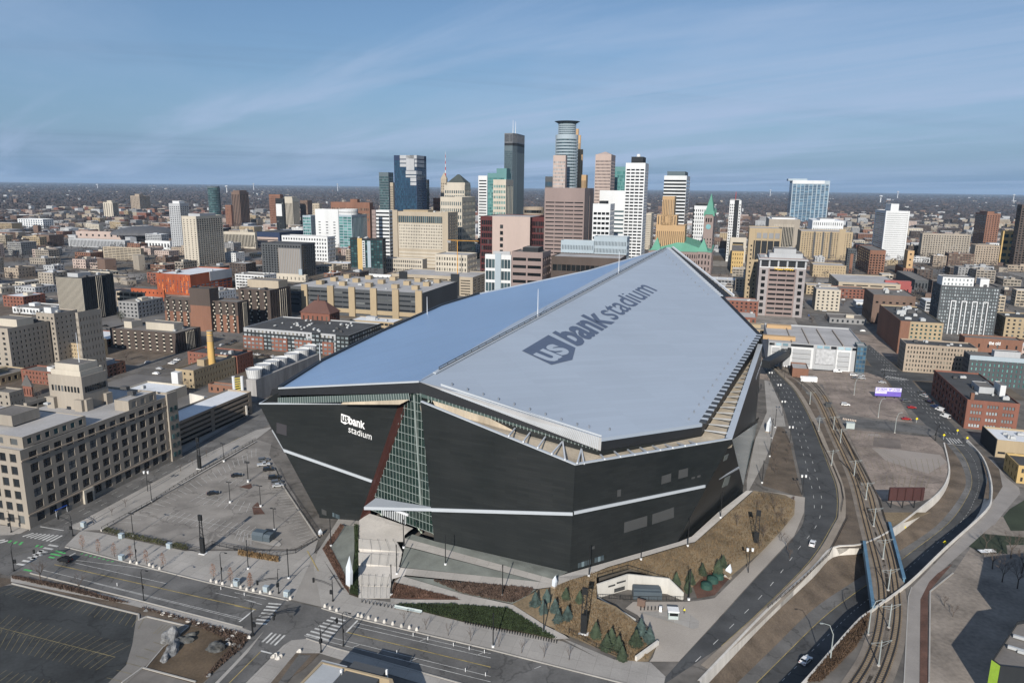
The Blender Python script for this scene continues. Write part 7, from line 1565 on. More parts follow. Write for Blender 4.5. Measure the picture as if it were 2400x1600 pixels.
def bench(r, x, y, label, hill=False):
 p = g(r, x, y) + UP * .14; e = empty('bench', p, label, 'bench', 'pale benches below the dark green bed'); a = radians(108)
 MB().box(p + UP * .42, (.6, 4.6, .1), a).build('seat', M_CAB, e); MB().box(p + UP * .55 + gu(a) * -.3, (.08, 4.6, .5), a).build('backrest', M_CAB, e)
 for s in (-2, 2): MB().box(p + gv(a) * s, (.5, .12, .44), a).build('leg', M_BLACK, e)
bench('S5', 160, 1095, 'pale bench nearest the stair in front of the dark green bed'); bench('S5', 280, 1118, 'pale bench farther from the stair in front of the dark green bed')
# booth in the car park
p = g('S3', 265, 640); e = empty('ticket_booth', p, 'dark grey vaulted booth on an island in the car park', 'booth'); a = radians(106)
mb = MB(); prof = [(-1.9, 0), (1.9, 0), (1.9, 2.2), (1.2, 3.1), (-1.2, 3.1), (-1.9, 2.2)]; n = len(prof); u_, v_ = gu(a), gv(a)
M_BOOTH = mat('booth_metal', (.075, .095, .11), .5, .08)
for s, z1, l_ in ((-1, 0, 4.4), (1, .25, 2.8)):
 mb = MB(); c0 = p + v_ * (-3.4 if s < 0 else 1.0); c1 = c0 + v_ * (l_ if s < 0 else 2.6)
 for c_, rev in ((c0, 0), (c1, 1)): mb.poly([c_ + u_ * q[0] * (1 if s < 0 else .9) + UP * (q[1] * (1 if s < 0 else .85)) for q in prof][::1 if not rev else -1])
 for i in range(n): q0, q1 = prof[i], prof[(i + 1) % n]; k = 1 if s < 0 else .9; z = 1 if s < 0 else .85; mb.quad(c0 + u_ * q0[0] * k + UP * q0[1] * z, c1 + u_ * q0[0] * k + UP * q0[1] * z, c1 + u_ * q1[0] * k + UP * q1[1] * z, c0 + u_ * q1[0] * k + UP * q1[1] * z)
 mb.build('booth_shell', M_BOOTH, e)
fs('traffic_island', 'S3', [(105, 645), (180, 620), (400, 655), (430, 690), (410, 710), (330, 700)], M_CONC, .18)
for (r, pts) in (('S3', ((35, 160), (130, 180), (160, 165), (150, 130))), ('S3', ((160, 345), (235, 350), (280, 410), (175, 415))), ('S3', ((165, 340), (210, 300), (240, 345)))): fs('traffic_island', r, pts, M_MULCH, .12)
# bus shelter on the left street
p = g('S1', 555, 1195) + UP * .13; e = empty('bus_shelter', p, 'glass bus shelter with a blue roof on the left street', 'bus shelter'); MB().box(p + UP * 2.5, (1.8, 5, .25), GRID).build('roof', mat('shelter_blue', (.03, .10, .42), .4), e)
for s in (-2.3, 2.3):
 for t_ in (-.8, .8): MB().box(p + gv() * s + gu() * t_, (.12, .12, 2.5), GRID).build('post', M_STEEL, e)
MB().box(p - gu() * .8 + UP * .2, (.06, 4.6, 2.1), GRID).build('glass_panel', GL['pale'], e); MB().box(p - gu() * .4, (.5, 3, .5), GRID).build('bench', M_CAB, e)
# fences
def fence(r, pts, label, h=1.4, step=2.6, m=None, hill=False, rails=2, cat='fence', mesh=False, w=.1):
 q = [gh(r, *p) if hill else g(r, *p) for p in pts]; e = empty('fence', q[0], label, cat); m = m or M_BLACK
 for a_, b_ in zip(q, q[1:]):
  n = max(1, int((b_ - a_).length / step)); me = None
  for i in range(n): c = a_ + (b_ - a_) * (i / n); MB().bar(c, c + UP * h, w).build('post', m, e)
  for k in range(rails): z = h * (.95 - .75 * k / max(1, rails - 1)) if rails > 1 else h * .9; MB().bar(a_ + UP * z, b_ + UP * z, .06, .09).build('rail', m, e)
  pk = MB(); n = int((b_ - a_).length / .45)
  for i in range(n): c = a_ + (b_ - a_) * ((i + .5) / n); pk.bar(c + UP * .15, c + UP * h * .95, .045)
  pk.build('picket', m, e, kind='stuff')
fence('S1', [(935, 1345), (1400, 1090), (1850, 800), (2352, 520)], 'long black railing along the left edge of the car park', 1.5)
fence('S2', [(1690, 340), (1840, 375), (1950, 300), (2352, 385)], 'black railing at the near left corner of the car park', 1.6)
fence('S3', [(0, 745), (390, 800), (560, 770), (770, 640), (430, 130), (380, 10)], 'black railing round the near right corner of the car park', 1.8)
fence('S6', [(390, 800), (670, 712), (1045, 830), (1175, 940)], 'black railing on top of the white dock walls', 1.3, hill=True)
fence('S6', [(130, 1300), (380, 1440), (680, 1560)], 'black railing along the pavement below the spruces', 1.3, hill=True)
fence('S6', [(400, 985), (700, 1005), (1190, 1010)], 'black railing in front of the dock yard', 1.5)
fence('S7', [(0, 890), (300, 640), (560, 395), (640, 240), (730, 60)], 'steel railing on top of the retaining wall beside the avenue', 1.1, m=M_RAIL)
fence('S8', [(770, 700), (870, 880), (1000, 1110), (1120, 1340), (1180, 1540)], 'dark fence along the right side of the tracks', 1.3, m=M_RAIL)
fence('S8', [(560, 690), (640, 880), (730, 1060), (800, 1230), (820, 1340), (800, 1450)], 'dark fence between the avenue and the tracks', 1.2, m=M_RAIL)
# low wall along the left of the car park
MB().bar(g('S1', 930, 1352) + UP * .3, g('S1', 2352, 535) + UP * .3, .5, .8).build('low_wall', M_CONCL, label='low pale wall under the railing along the car park edge', cat='wall')
# ---- loading dock
dk = empty('loading_dock', g('S6', 800, 960), 'sunken loading dock with white splayed walls and a dark roofed hatch', 'loading dock')
M_DW = mat('dock_white', (.52, .50, .455), .85, .1, .15, 1, streak=True); dw = [('S6', 388, 985), ('S6', 670, 905), ('S6', 1035, 945), ('S6', 1175, 1005)]; tops = [(388, 822), (670, 735), (1045, 835), (1170, 945)]
db = [g(*q) for q in dw]
for i in range(3):
 a_, b_ = db[i], db[i + 1]; h0, h1 = [max(1.0, hgt(q.x, q.y) + .3) for q in (a_, b_)]; mb = MB(); a2, b2 = a_ + UP * (5.2 if i else 4.6), b_ + UP * (5.2 if i < 2 else 2.4)
 mb.quad(a_, b_, b2, a2); n_ = (b_ - a_).cross(UP).normalized() * -.5; mb.quad(a2, b2, b2 + n_, a2 + n_); mb.quad(b_ + n_, a_ + n_, a2 + n_, b2 + n_); mb.build('dock_wall', M_DW, dk)
 if i == 0:
  for f0, f1, z0_, z1_ in ((.35, .58, 2.6, 3.2), (.62, .92, 3.0, 3.6), (.55, .9, .3, 1.6)): c0, c1 = a_ + (b_ - a_) * f0 - n_ * .1, a_ + (b_ - a_) * f1 - n_ * .1; mb = MB(); mb.quad(c0 + UP * z0_, c1 + UP * z0_, c1 + UP * z1_, c0 + UP * z1_); mb.build('vent_grille', M_GREYPAN, dk)
p = g('S6', 845, 970); MB().box(p, (8.6, 3.6, 2.6), radians(2)).build('hatch', M_BOOTH, dk); MB().box(p + UP * 2.6 + V((-.2, .3, 0)), (8.0, 2.4, .5), radians(2)).build('hatch_roof', M_BOOTH, dk); MB().box(g('S6', 1000, 925), (2.2, .4, 2.0), radians(20)).build('door', GL['black'], dk)
MB().bar(g('S6', 390, 1000) + UP * .5, g('S6', 740, 1205) + UP * .4, .5, 1.2).build('yard_kerb', M_DW, dk)
p = g('S6', 1085, 1165) + UP * .2; e = empty('guard_booth', p, 'small white-roofed guard booth on the drive island', 'booth'); MB().box(p, (2.8, 2.2, 2.3), radians(5)).build('cabin', M_CAB, e); MB().box(p + UP * 2.3, (3.2, 2.6, .35), radians(5)).build('roof', M_WHITE, e); MB().box(p + UP * 1.1 - V((0, 1.12, 0)), (2.4, .06, .9), radians(5)).build('window', GL['black'], e)
p = g('S6', 1190, 1130) + UP * .2; e = empty('person', p, 'person in a yellow vest standing beside the guard booth', 'person')
for i in range(7): p = g('S6', 790 + i * 33, 1098 - i * .5) + UP * .2; place('post_bollard', post, p, None, 0, (1.4, 1.4, 1), ordw(i) + ' thick dark post across the dock drive, from the left', 'bollard', 'posts across the dock drive')
box_thing('barrier_gate', 'brown barrier gate cabinet across the dock drive', 'gate', 'S6', 795, 1062, (2.4, .6, 2.2), W['brown'], radians(30)); box_thing('equipment_cabinet', 'white cabinet among the drive posts', 'utility cabinet', 'S6', 972, 1110, (.8, .8, 1.5), M_WHITE)
# green tanks in the lower yard
for i, (x, y) in enumerate(((1500, 800), (1450, 835), (1395, 890))):
 p = g('S6', x, y); e = empty('tank', p, '%s of the three green tanks in the yard beside the avenue' % ('farthest', 'middle', 'nearest')[i], 'tank', 'green tanks'); MB().cyl(p, 1.9, 1.7, 1.5, 14).build('shell', mat('tank_green', (.03, .075, .058), .6), e); MB().cyl(p + UP * 1.5, 1.7, .4, .5, 14).build('lid', mat('tank_green', (.07, .15, .11)), e)
fs('planting_bed', 'S6', [(1270, 880), (1420, 735), (1530, 740), (1610, 800), (1470, 960), (1310, 990)], M_MULCH, .16)
# billboards
def billboard(r, p0, p1, zb, zt, m, label, legs=3, ang=None):
 a_, b_ = g(r, *p0, zb), g(r, *p1, zb); e = empty('billboard', V(((a_.x + b_.x) / 2, (a_.y + b_.y) / 2, 0)), label, 'billboard'); n_ = (b_ - a_).cross(UP).normalized()
 mb = MB(); mb.bar(a_ + UP * (zt - zb) / 2, b_ + UP * (zt - zb) / 2, .6, zt - zb); mb.build('panel', m, e)
 for i in range(legs): c = a_ + (b_ - a_) * ((i + .3) / legs); MB().cyl((c.x, c.y, 0), .22, .22, zb, 8).build('leg', M_BLACK, e)
 return e, a_, b_, n_
e, a_, b_, n_ = billboard('S8', (1085, 458), (1305, 468), 1.2, 6.4, mat('billboard_purple', (.16, .11, .46), .5), 'long purple and white advertising billboard between the brown lots')
if n_.y > 0: n_ = -n_
mb = MB(); mb.quad(a_ + n_ * .33 + UP * 3, b_ + n_ * .33 + UP * 3, b_ + n_ * .33 + UP * 5.3, a_ + n_ * .33 + UP * 5.3); mb.quad(a_ + n_ * .33 + UP * 1.6, a_ * .55 + b_ * .45 + n_ * .33 + UP * 1.6, a_ * .55 + b_ * .45 + n_ * .33 + UP * 2.8, a_ + n_ * .33 + UP * 2.8); mb.build('printed_band', mat('print_lilac', (.62, .60, .80), .5), e)
lettering('lettering', 'SIP NOW, SIP LATER', a_ + (b_ - a_) * .04 + n_ * .36 + UP * 3.5, (b_ - a_) * .9, UP * 2.0, mat('billboard_purple', (.16, .11, .46)), e, .01, n_ * .04)
e, a_, b_, n_ = billboard('S8', (1200, 1345), (1495, 1345), 3.2, 8.6, mat('board_maroon', (.062, .026, .024), .7, .15), 'dark red back of a billboard on three legs beside the tracks')
if n_.y > 0: n_ = -n_
for i in range(5): c = a_ + (b_ - a_) * (i / 4.4); MB().bar(c + n_ * .4, c + n_ * .4 + UP * 5.2, .25).build('stiffener', mat('board_maroon_dark', (.04, .015, .014)), e)
lettering('lettering', 'CLEAR', a_ + (b_ - a_) * .62 + n_ * .35 + UP * 2.4, (b_ - a_) * .28, UP * 2.2, mat('faded_white', (.3, .27, .27)), e, 0, n_ * .04) if False else None
# yellow warning signs
def road_sign(r, x, y, label, col=(.75, .62, .02), zz=0, s=1.0, shape='diamond', h=2.4):
 p = g(r, x, y, zz); e = empty('road_sign', p, label, 'sign', 'yellow warning signs'); MB().cyl(p, .06, .06, h, 6).build('post', M_STEEL, e); mb = MB()
 mb.box((0, 0, 0), (s, .06, s), z0=False); ca = cos(pi / 4); mb.v = [((x_ - z_) * ca + p.x, y_ + p.y - .1, (x_ + z_) * ca + p.z + h) for x_, y_, z_ in mb.v]; mb.build('plate', mat('sign_fluo_yellow', col, .5), e)
for r, x, y, lb, zz in (('S7', 1245, 190, 'yellow warning sign under the cream retaining wall', -4.8), ('S7', 1615, 330, 'yellow warning sign in the shade of the sunken road', -4), ('S8', 1668, 830, 'yellow sign at the left end of the far crossing', 0), ('S8', 1865, 855, 'yellow sign at the right end of the far crossing', 0), ('S8', 1783, 790, 'yellow sign beyond the far crossing', 0), ('S8', 1438, 690, 'yellow sign beside the red car', 0)): road_sign(r, x, y, lb, zz=zz, s=1.0)
# catenary poles of the light rail
def catenary(r, x, y, label, h=7.5):
 p = g(r, x, y); e = empty('catenary_pole', p, label, 'pole', 'light rail wire poles'); M_CAT = mat('catenary_grey', (.33, .36, .35), .5); MB().cyl(p, .2, .14, h, 8).build('pole', M_CAT, e)
 for s in (-1, 1): MB().bar(p + UP * (h - .6), p + V((s * 3.1, s * .7, h - .3)), .09).build('bracket', M_CAT, e); MB().bar(p + UP * (h - 1.8), p + V((s * 3.1, s * .7, h - .5)), .06).build('stay', M_CAT, e)
 MB().cyl(p, .45, .45, .3, 8).build('base', M_CONCL, e)
for i, (r, x, y) in enumerate((('S7', 1015, 1410), ('S7', 1108, 1060), ('S7', 1103, 718), ('S7', 1055, 430), ('S7', 970, 130), ('S8', 1010, 1340), ('S8', 910, 1140), ('S8', 793, 860), ('S8', 735, 750), ('S8', 610, 760), ('S8', 535, 530), ('S8', 720, 1050))):
 catenary(r, x, y, '%s grey wire pole along the light rail tracks counting from the bottom edge' % ORD[i])
# lamp posts by the sunken road
def cobra(r, x, y, dx_, label, zz=0, h=11):
 p = g(r, x, y, zz); e = empty('road_light', p, label, 'street light', 'grey curved road lights'); M_CAT = mat('catenary_grey', (.33, .36, .35)); MB().tube([p, p + UP * h * .7, p + UP * h * .95 + V((dx_ * .4, 0, 0)), p + UP * h + V((dx_, 0, 0))], [.18, .14, .1, .07], 6).build('pole', M_CAT, e); MB().box(p + UP * (h - .1) + V((dx_ * 1.15, 0, 0)), (.9, .4, .16)).build('lamp_head', M_CAT, e); MB().cyl(p, .35, .35, .4, 8).build('base', M_CONCL, e)
cobra('S7', 572, 1360, -3, 'curved grey road light above the sunken road near the bottom'); cobra('S7', 920, 1125, 2.5, 'curved grey road light beside the tracks at the bridge end'); cobra('S8', 1115, 645, 2, 'grey light pole in the brown lot beside the cross street'); cobra('S8', 1255, 775, 2, 'grey light pole on the cross street kerb'); cobra('S8', 910, 455, 2, 'grey light pole near the purple billboard')
# ---- boulders
def rock(p, sx_, sy_, sz_, seed, label, m, name='boulder', n=3, group=None):
 r_ = random.Random(seed); bm = bmesh.new(); bmesh.ops.create_icosphere(bm, subdivisions=n, radius=1)
 for v in bm.verts:
  c = v.co; k = 1 + .22 * sin(3.1 * c.x + seed) * cos(2.7 * c.y - seed) + .14 * sin(6 * c.z + 4 * c.x) + r_.uniform(-.07, .07); v.co = V((c.x * k * sx_, c.y * k * sy_, max(-.15, c.z) * k * sz_))
 mb = MB(); bm.verts.index_update(); mb.v = [tuple(v.co + p) for v in bm.verts]; mb.f = [tuple(v.index for v in f.verts) for f in bm.faces]; mb.m = [0] * len(mb.f); bm.free(); return mb.build(name, m, label=label, cat='boulder', group=group)
M_ROCK = mat('pale_rock', (.19, .19, .188), .9, .5, .5, 2.5, bump=.8); M_ROCKD = mat('dark_rock', (.085, .085, .08), .9, .5, .6, 3, bump=.8)
e = empty('rock_sculpture', g('S2', 1590, 1260), 'large craggy grey rock formation with a long tail on the lawn', 'boulder')
for x, y, a_, b_, h_, s in ((1575, 1165, 2.3, 2.6, 3.2, 1), (1590, 1265, 1.6, 3.2, 1.7, 2), (1690, 1185, 2.8, 1.2, 1.2, 3), (1755, 1135, 1.8, 1.0, .9, 4), (1520, 1345, 1.0, 1.8, 1.1, 5)):
 o = rock(g('S2', x, y), a_, b_, h_, s, None, M_ROCK if s < 3 or s == 5 else M_ROCKD, 'crag'); del o['category']; o.parent = e; o.location = o.location - WLOC[e]
rock(g('S2', 1985, 1250), 2.5, 2.0, 1.5, 9, 'smaller dark grey boulder on the lawn right of the rock formation', M_ROCKD)
for i, (x, y) in enumerate(((1345, 905), (1500, 935), (1568, 950), (1622, 970), (1728, 1000), (1820, 1030), (1932, 1060), (2045, 1085), (2160, 1110), (2098, 1172), (2100, 1210), (2148, 1222), (2198, 1232), (2285, 1150), (2130, 1145), (1920, 1500))): rock(g('S2', x, y), .75, .65, .6, i + 20, ordw(i) + ' small pale stone in the border beside the near street, from the left', M_WALLC if i % 3 else M_ROCK, 'stone', 2, 'stones in the border')
for i, (x, y) in enumerate(((352, 940), (375, 925), (395, 955), (420, 940), (595, 890))): rock(g('S4', x, y) + UP * .1, .7, .6, .8, i + 60, ordw(i) + ' pale stone in the cluster on the junction corner', M_WALLC, 'stone', 2, 'stones on the junction corner')
# ---- tan building at the bottom edge
zr = 9.0
tp_ = [g('S4', *q, zr) for q in ((795, 975), (1450, 1135), (1560, 1480), (300, 1480))]; tp_ = tp_[::-1]; e = empty('flat_roofed_building', (sum(q.x for q in tp_) / 4, sum(q.y for q in tp_) / 4, 0), 'tan flat-roofed building with rooftop sheds at the bottom edge', 'building')
if (tp_[1] - tp_[0]).cross(tp_[2] - tp_[1]).z < 0: tp_ = tp_[::-1]
solid(e, tp_, -.2, zr, W['tan'], None, GL['dark'], RF['dark'], 2.6, .8)
cx_ = sum((q for q in tp_), V((0, 0, 0))) / 4
for x, y, sz, m in ((830, 1120, (7, 12, 2.4), M_HVAC), (1130, 1150, (9, 16, 2.2), W['dkgrey']), (985, 1150, (.5, .5, 3), M_WHITE), (1400, 1150, (.4, .4, 3), M_WHITE)): p = g('S4', x, y, zr - 2.6); MB().box(V((p.x, p.y - sz[1] * .3, zr - 2.6)), sz, radians(19)).build('roof_shed', m, e)
# ---- lime and black building in the lower right corner
e = empty('painted_building', g('S7', 2250, 1450), 'black building with a lime green end panel in the lower right corner', 'building'); zr = 11
rp = [g('S7', *q, zr) for q in ((2060, 1352), (2138, 1408), (2700, 1470), (2900, 900), (2290, 1000))]
rp = rp if (rp[1] - rp[0]).cross(rp[2] - rp[1]).z > 0 else rp[::-1]
solid(e, rp, -.2, zr, W['black'], None, GL['dark'], RF['grey'], .8, .4)
a_, b_ = g('S7', 2058, 1352, zr), g('S7', 2138, 1408, zr); n_ = V((b_.y - a_.y, a_.x - b_.x, 0)).normalized() * .15
if n_.y > 0: n_ = -n_
mb = MB(); mb.quad(V((a_.x, a_.y, 0)) + n_, V((b_.x, b_.y, 0)) + n_, b_ + n_, a_ + n_); mb.build('lime_panel', mat('lime_paint', (.36, .55, .06), .6), e)
tall = [g('S7', *q, 15) for q in ((2420, 800), (2900, 900), (2900, 400), (2450, 450))]; tall = tall if (tall[1] - tall[0]).cross(tall[2] - tall[1]).z > 0 else tall[::-1]
solid(e, tall, 0, 15, W['white'], None, GL['dark'], RF['grey'], wname='upper_block', rname='upper_roof')
for x, y in ((2200, 1250), (2290, 1290), (2250, 1150)): p = g('S7', x, y, zr - .8); MB().bar(p + UP * .6, p + V((3, -2.5, .8)), .7, .7).build('duct', M_HVAC, e)
for i in range(2): p = g('S7', 1975 + i * 65, 375 - i * 5); e = empty('picnic_table', p, '%s slatted picnic table on the dark lawn' % ('left', 'right')[i], 'table', 'picnic tables'); [MB().box(p + V((0, -.9 + k * .45, .75)), (3.0, .3, .08)).build('slat', M_WHITE, e) for k in range(5)]; [MB().box(p + V((s, 0, 0)), (.12, 1.6, .75)).build('leg', M_BLACK, e) for s in (-1.1, 1.1)]
# sheds and tank beside the tracks
p = g('S8', 520, 335); e = empty('storage_tank', p, 'white ribbed storage tank beside the tracks', 'tank'); MB().bar(p + UP * 1.6 + V((-5, 0, 0)), p + UP * 1.6 + V((5, -1.5, 0)), 3.0, 3.0).build('shell', M_WHITE, e)
for k in range(4): MB().bar(p + UP * 1.6 + V((-4 + k * 2.6, -.1 * k, 0)), p + UP * 1.6 + V((-3.8 + k * 2.6, -.1 * k, 0)), 3.2, 3.2).build('rib', M_STEEL, e)
box_thing('signal_cabinet', 'pale signal hut beside the cross street and tracks', 'utility cabinet', 'S8', 875, 735, (4, 2.6, 3.0), M_CAB)
box_thing('signal_cabinet', 'dark signal cabinet on the tracks near the switches', 'utility cabinet', 'S8', 690, 555, (3, 2, 2.4), M_GREYPAN)
for i in range(8): p = g('S8', 818 + i * 15, 662 + i * 2.4); place('traffic_barrel', MB().cyl((0, 0, 0), .3, .25, 1.0, 8).mesh('barrel', mat('barrel', (.6, .5, .42), .6)) if i == 0 else bpy.data.meshes['barrel'], p, None, 0, None, ordw(i) + ' small pale barrel beside the cross street, from the left', 'barrel', 'barrels beside the cross street')
# ---- person in a vest beside the guard booth: one skinned body
def person(e, p):
 me = bpy.data.meshes.new('body'); P = [(0, 0, .95), (0, 0, 1.2), (0, 0, 1.42), (0, 0, 1.52), (0, .02, 1.66), (.1, 0, .9), (.12, .03, .48), (.12, 0, .05), (.12, -.12, .03), (-.1, 0, .9), (-.12, .02, .48), (-.13, 0, .05), (-.13, -.12, .03), (.2, 0, 1.4), (.27, -.03, 1.12), (.25, -.16, .9), (-.2, 0, 1.4), (-.27, .02, 1.12), (-.25, -.1, .88)]
 E = [(0, 1), (1, 2), (2, 3), (3, 4), (0, 5), (5, 6), (6, 7), (7, 8), (0, 9), (9, 10), (10, 11), (11, 12), (2, 13), (13, 14), (14, 15), (2, 16), (16, 17), (17, 18)]
 R_ = [.15, .15, .16, .06, .11, .1, .07, .05, .05, .1, .07, .05, .05, .07, .05, .045, .07, .05, .045]
 me.from_pydata(P, E, []); o = bpy.data.objects.new('body', me); COL.objects.link(o); md = o.modifiers.new('s', 'SKIN')
 for v, r_ in zip(me.skin_vertices[0].data, R_): v.radius = (r_, r_)
 me.skin_vertices[0].data[0].use_root = True; o.modifiers.new('u', 'SUBSURF').levels = 1
 dg = bpy.context.evaluated_depsgraph_get(); m2 = bpy.data.meshes.new_from_object(o.evaluated_get(dg)); bpy.data.objects.remove(o)
 for m_ in (mat('vest_yellow', (.7, .62, .04), .7), mat('dark_trousers', (.03, .03, .04), .8), mat('skin_tone', (.35, .2, .14), .6)): m2.materials.append(m_)
 for f in m2.polygons: z = f.center.z; f.material_index = 2 if z > 1.5 else (0 if z > .92 else 1)
 b = bpy.data.objects.new('body', m2); COL.objects.link(b); b.parent = e
 MB().cyl(V((p.x, p.y, p.z + 1.7)), .12, .08, .1, 10).build('hard_hat', M_WHITE, e)
pe = [o for o in COL.objects if o.name == 'person'][0]; person(pe, WLOC[pe])
# ============================================================ planting
M_TWIG = mat('bare_twig', (.105, .082, .068), .9, .2, .5, 3); M_BARK = mat('bark', (.085, .068, .055), .95, .2)
def bare_tree(seed, h=9.0, spread_=.5, lv=4, thin=1.0, name='bare_tree'):
 """leafless tree: trunk, then limbs and twigs as one crown"""
 r_ = random.Random(seed); e = empty(name, (0, 0, 0)); th = h * .32; crown = MB(); lean = V((r_.uniform(-.04, .04), r_.uniform(-.04, .04), 1))
 MB().tube([(0, 0, -.1), lean * th * .5, lean * th], [h * .022 * thin, h * .018 * thin, h * .015 * thin], 6).build('trunk', M_BARK, e)
 def grow(p, d, ln, rad, k):
  q = p + d * ln * .5 + V((r_.uniform(-.06, .06), r_.uniform(-.06, .06), .03)) * ln; t = p + d * ln; crown.tube([p, q, t], [rad, rad * .8, rad * .55], 3 if k > 1 else 4)
  if k >= lv: return
  for _ in range(r_.choice((2, 3, 3)) if k < lv - 1 else 4):
   a = r_.uniform(0, 2 * pi); s = r_.uniform(.35, .9) * spread_ * 1.6; nd = (d + V((cos(a) * s, sin(a) * s, r_.uniform(-.05, .35)))).normalized(); grow(t if r_.random() < .6 else q, nd, ln * r_.uniform(.55, .82), max(rad * .58, .012 * h / 9), k + 1)
 for i in range(4): a = i * pi / 2 + r_.uniform(-.5, .5); grow(lean * th * r_.uniform(.75, 1), V((cos(a) * spread_, sin(a) * spread_, 1)).normalized(), h * .26, h * .011 * thin, 1)
 crown.build('crown', M_TWIG, e); return e
def spruce(seed, h=7.0, m=None):
 r_ = random.Random(seed); e = empty('spruce', (0, 0, 0)); MB().cyl((0, 0, -.1), .16, .05, h * .9, 6).build('trunk', M_BARK, e); mb = MB(); n = 17
 for k in range(n):
  z = h * (.05 + .92 * k / n); R = h * .36 * (1 - k / n) ** .9 + .12; m_ = max(6, int(15 * (1 - k / n)) + 5); a0 = r_.random() * 6
  for i in range(m_):
   a = a0 + 2 * pi * i / m_ + r_.uniform(-.12, .12); rr = R * r_.uniform(.72, 1.12); w = rr * .30 + .06; d = V((cos(a), sin(a), 0)); s = V((-sin(a), cos(a), 0)); b = V((0, 0, z)); dz = -rr * r_.uniform(.22, .4)
   p1 = b + d * rr * .5 + UP * (dz * .3); tip = b + d * rr + UP * dz
   mb.quad(b + UP * .12 * rr, p1 - s * w, tip, p1 + s * w); mb.poly([b - UP * .1, p1 + s * w * .7 - UP * .18, tip - UP * .05, p1 - s * w * .7 - UP * .18])
   for q in (.55, .8): c = b + d * rr * q + UP * dz * q; mb.poly([c, c + s * w * .9 + d * .12 * rr - UP * .08, c + d * .3 * rr + UP * -.02]); mb.poly([c, c + d * .3 * rr, c - s * w * .9 + d * .12 * rr - UP * .08])
 mb.build('crown', m, e); return e
M_SPB = mat('blue_spruce', (.085, .125, .112), .9, .35, .8, 5, obrand=.25); M_SPG = mat('green_spruce', (.062, .085, .050), .9, .35, .8, 5, obrand=.25)
spb = [spruce(s, 7, M_SPB) for s in (1, 2)]; spg = [spruce(s, 7, M_SPG) for s in (3, 4)]
for i, (r, x, y, hp, blue) in enumerate((('S5', 1390, 1045, 130, 1), ('S5', 1495, 1010, 115, 1), ('S5', 1463, 1110, 110, 1), ('S5', 1570, 1100, 120, 1), ('S5', 1600, 1195, 120, 1), ('S5', 1685, 1170, 125, 1), ('S5', 1670, 985, 105, 0), ('S5', 1795, 1015, 105, 0), ('S6', 375, 1335, 140, 0), ('S6', 475, 1450, 150, 0), ('S6', 520, 1390, 140, 0), ('S6', 585, 1460, 140, 0), ('S6', 620, 1545, 130, 0), ('S6', 745, 1415, 155, 0), ('S6', 790, 1310, 150, 1), ('S6', 868, 1385, 145, 1), ('S6', 1115, 855, 115, 0), ('S6', 1245, 840, 120, 0), ('S6', 1220, 910, 100, 0), ('S6', 1355, 760, 105, 0), ('S6', 1545, 690, 110, 0), ('S6', 1500, 730, 110, 0))):
 q = gh(r, x, y); X, Y = px(r, x, y); Y2 = Y - hp / 3.92; rr = ray(X, Y2); d_ = hypot(q.x, q.y); hh = max(3.5, CAM_H + rr.z * d_ / hypot(rr.x, rr.y) - q.z)
 lb = '%s %s spruce on the slope counted from the left of the group' % (('first', 'second', 'third', 'fourth', 'fifth', 'sixth', 'seventh', 'eighth', 'ninth', 'tenth', 'eleventh', 'twelfth', 'thirteenth', 'fourteenth', 'fifteenth', 'sixteenth', 'seventeenth', 'eighteenth', 'nineteenth', 'twentieth', 'twenty-first', 'twenty-second')[i], 'blue' if blue else 'green')
 tag(copy_tree((spb if blue else spg)[i % 2], q, rnd.uniform(0, 6), lb, hh / 7 * 1.05), None, 'tree', 'spruces below the black wall')
for o in spb + spg: drop_tree(o)
bt = [bare_tree(s, 9, .55) for s in (1, 2, 3)]; bs = [bare_tree(s, 6, .42, 3, .8, 'sapling') for s in (5, 6)]
for i, (x, y, s) in enumerate(((375, 640, 1.0), (730, 725, .75))): tag(copy_tree(bt[i], g('S2', x, y), i, 'wide bare tree in the border beside the near street, %s one' % ('larger left', 'smaller right')[i], s), None, 'tree', 'bare trees by the near street')
for i, (r, x, y) in enumerate((('S5', 185, 1215), ('S5', 385, 1275), ('S5', 590, 1330), ('S5', 795, 1380), ('S5', 1055, 1435), ('S5', 1265, 1490), ('S5', 1470, 1530), ('S5', 1700, 1555))): tag(copy_tree(bs[i % 2], g(r, x, y) + UP * .1, i, '%s thin bare sapling along the kerb below the dark green bed, from the left' % ORD[i], .8), None, 'tree', 'bare saplings by the kerb')
for i, (r, x, y) in enumerate((('S1', 860, 1290), ('S1', 1155, 1130), ('S1', 1660, 800), ('S1', 1770, 740), ('S1', 1900, 670), ('S1', 1030, 1210))): tag(copy_tree(bs[i % 2], g(r, x, y) + UP * .1, i, '%s thin reddish sapling along the left street strip, from the near corner' % ORD[i], .75), None, 'tree', 'saplings on the left street')
for i, (x, y) in enumerate(sorted((lambda a, b: (a + 200 if a < 1900 and b < 250 else a, b))(1660 + rnd.random() * 500, 60 + rnd.random() * 560) for _ in range(16))):
 tag(copy_tree(bt[i % 3], gh('S6', x, y), i * 1.3, ordw(i) + ' small bare tree on the dry lawn beside the avenue, from the left', .45 + rnd.random() * .25), None, 'tree', 'bare trees on the dry lawn')
for i, yv in enumerate(sorted(880 + rnd.random() * 330 for _ in range(10))): tag(copy_tree(bt[i % 3], g('S8', 200 + rnd.random() * 180, yv), i, ordw(i) + ' small bare tree, far to near, on the verge under the long black wall', .4 + rnd.random() * .2), None, 'tree', 'bare trees on the brown verge')
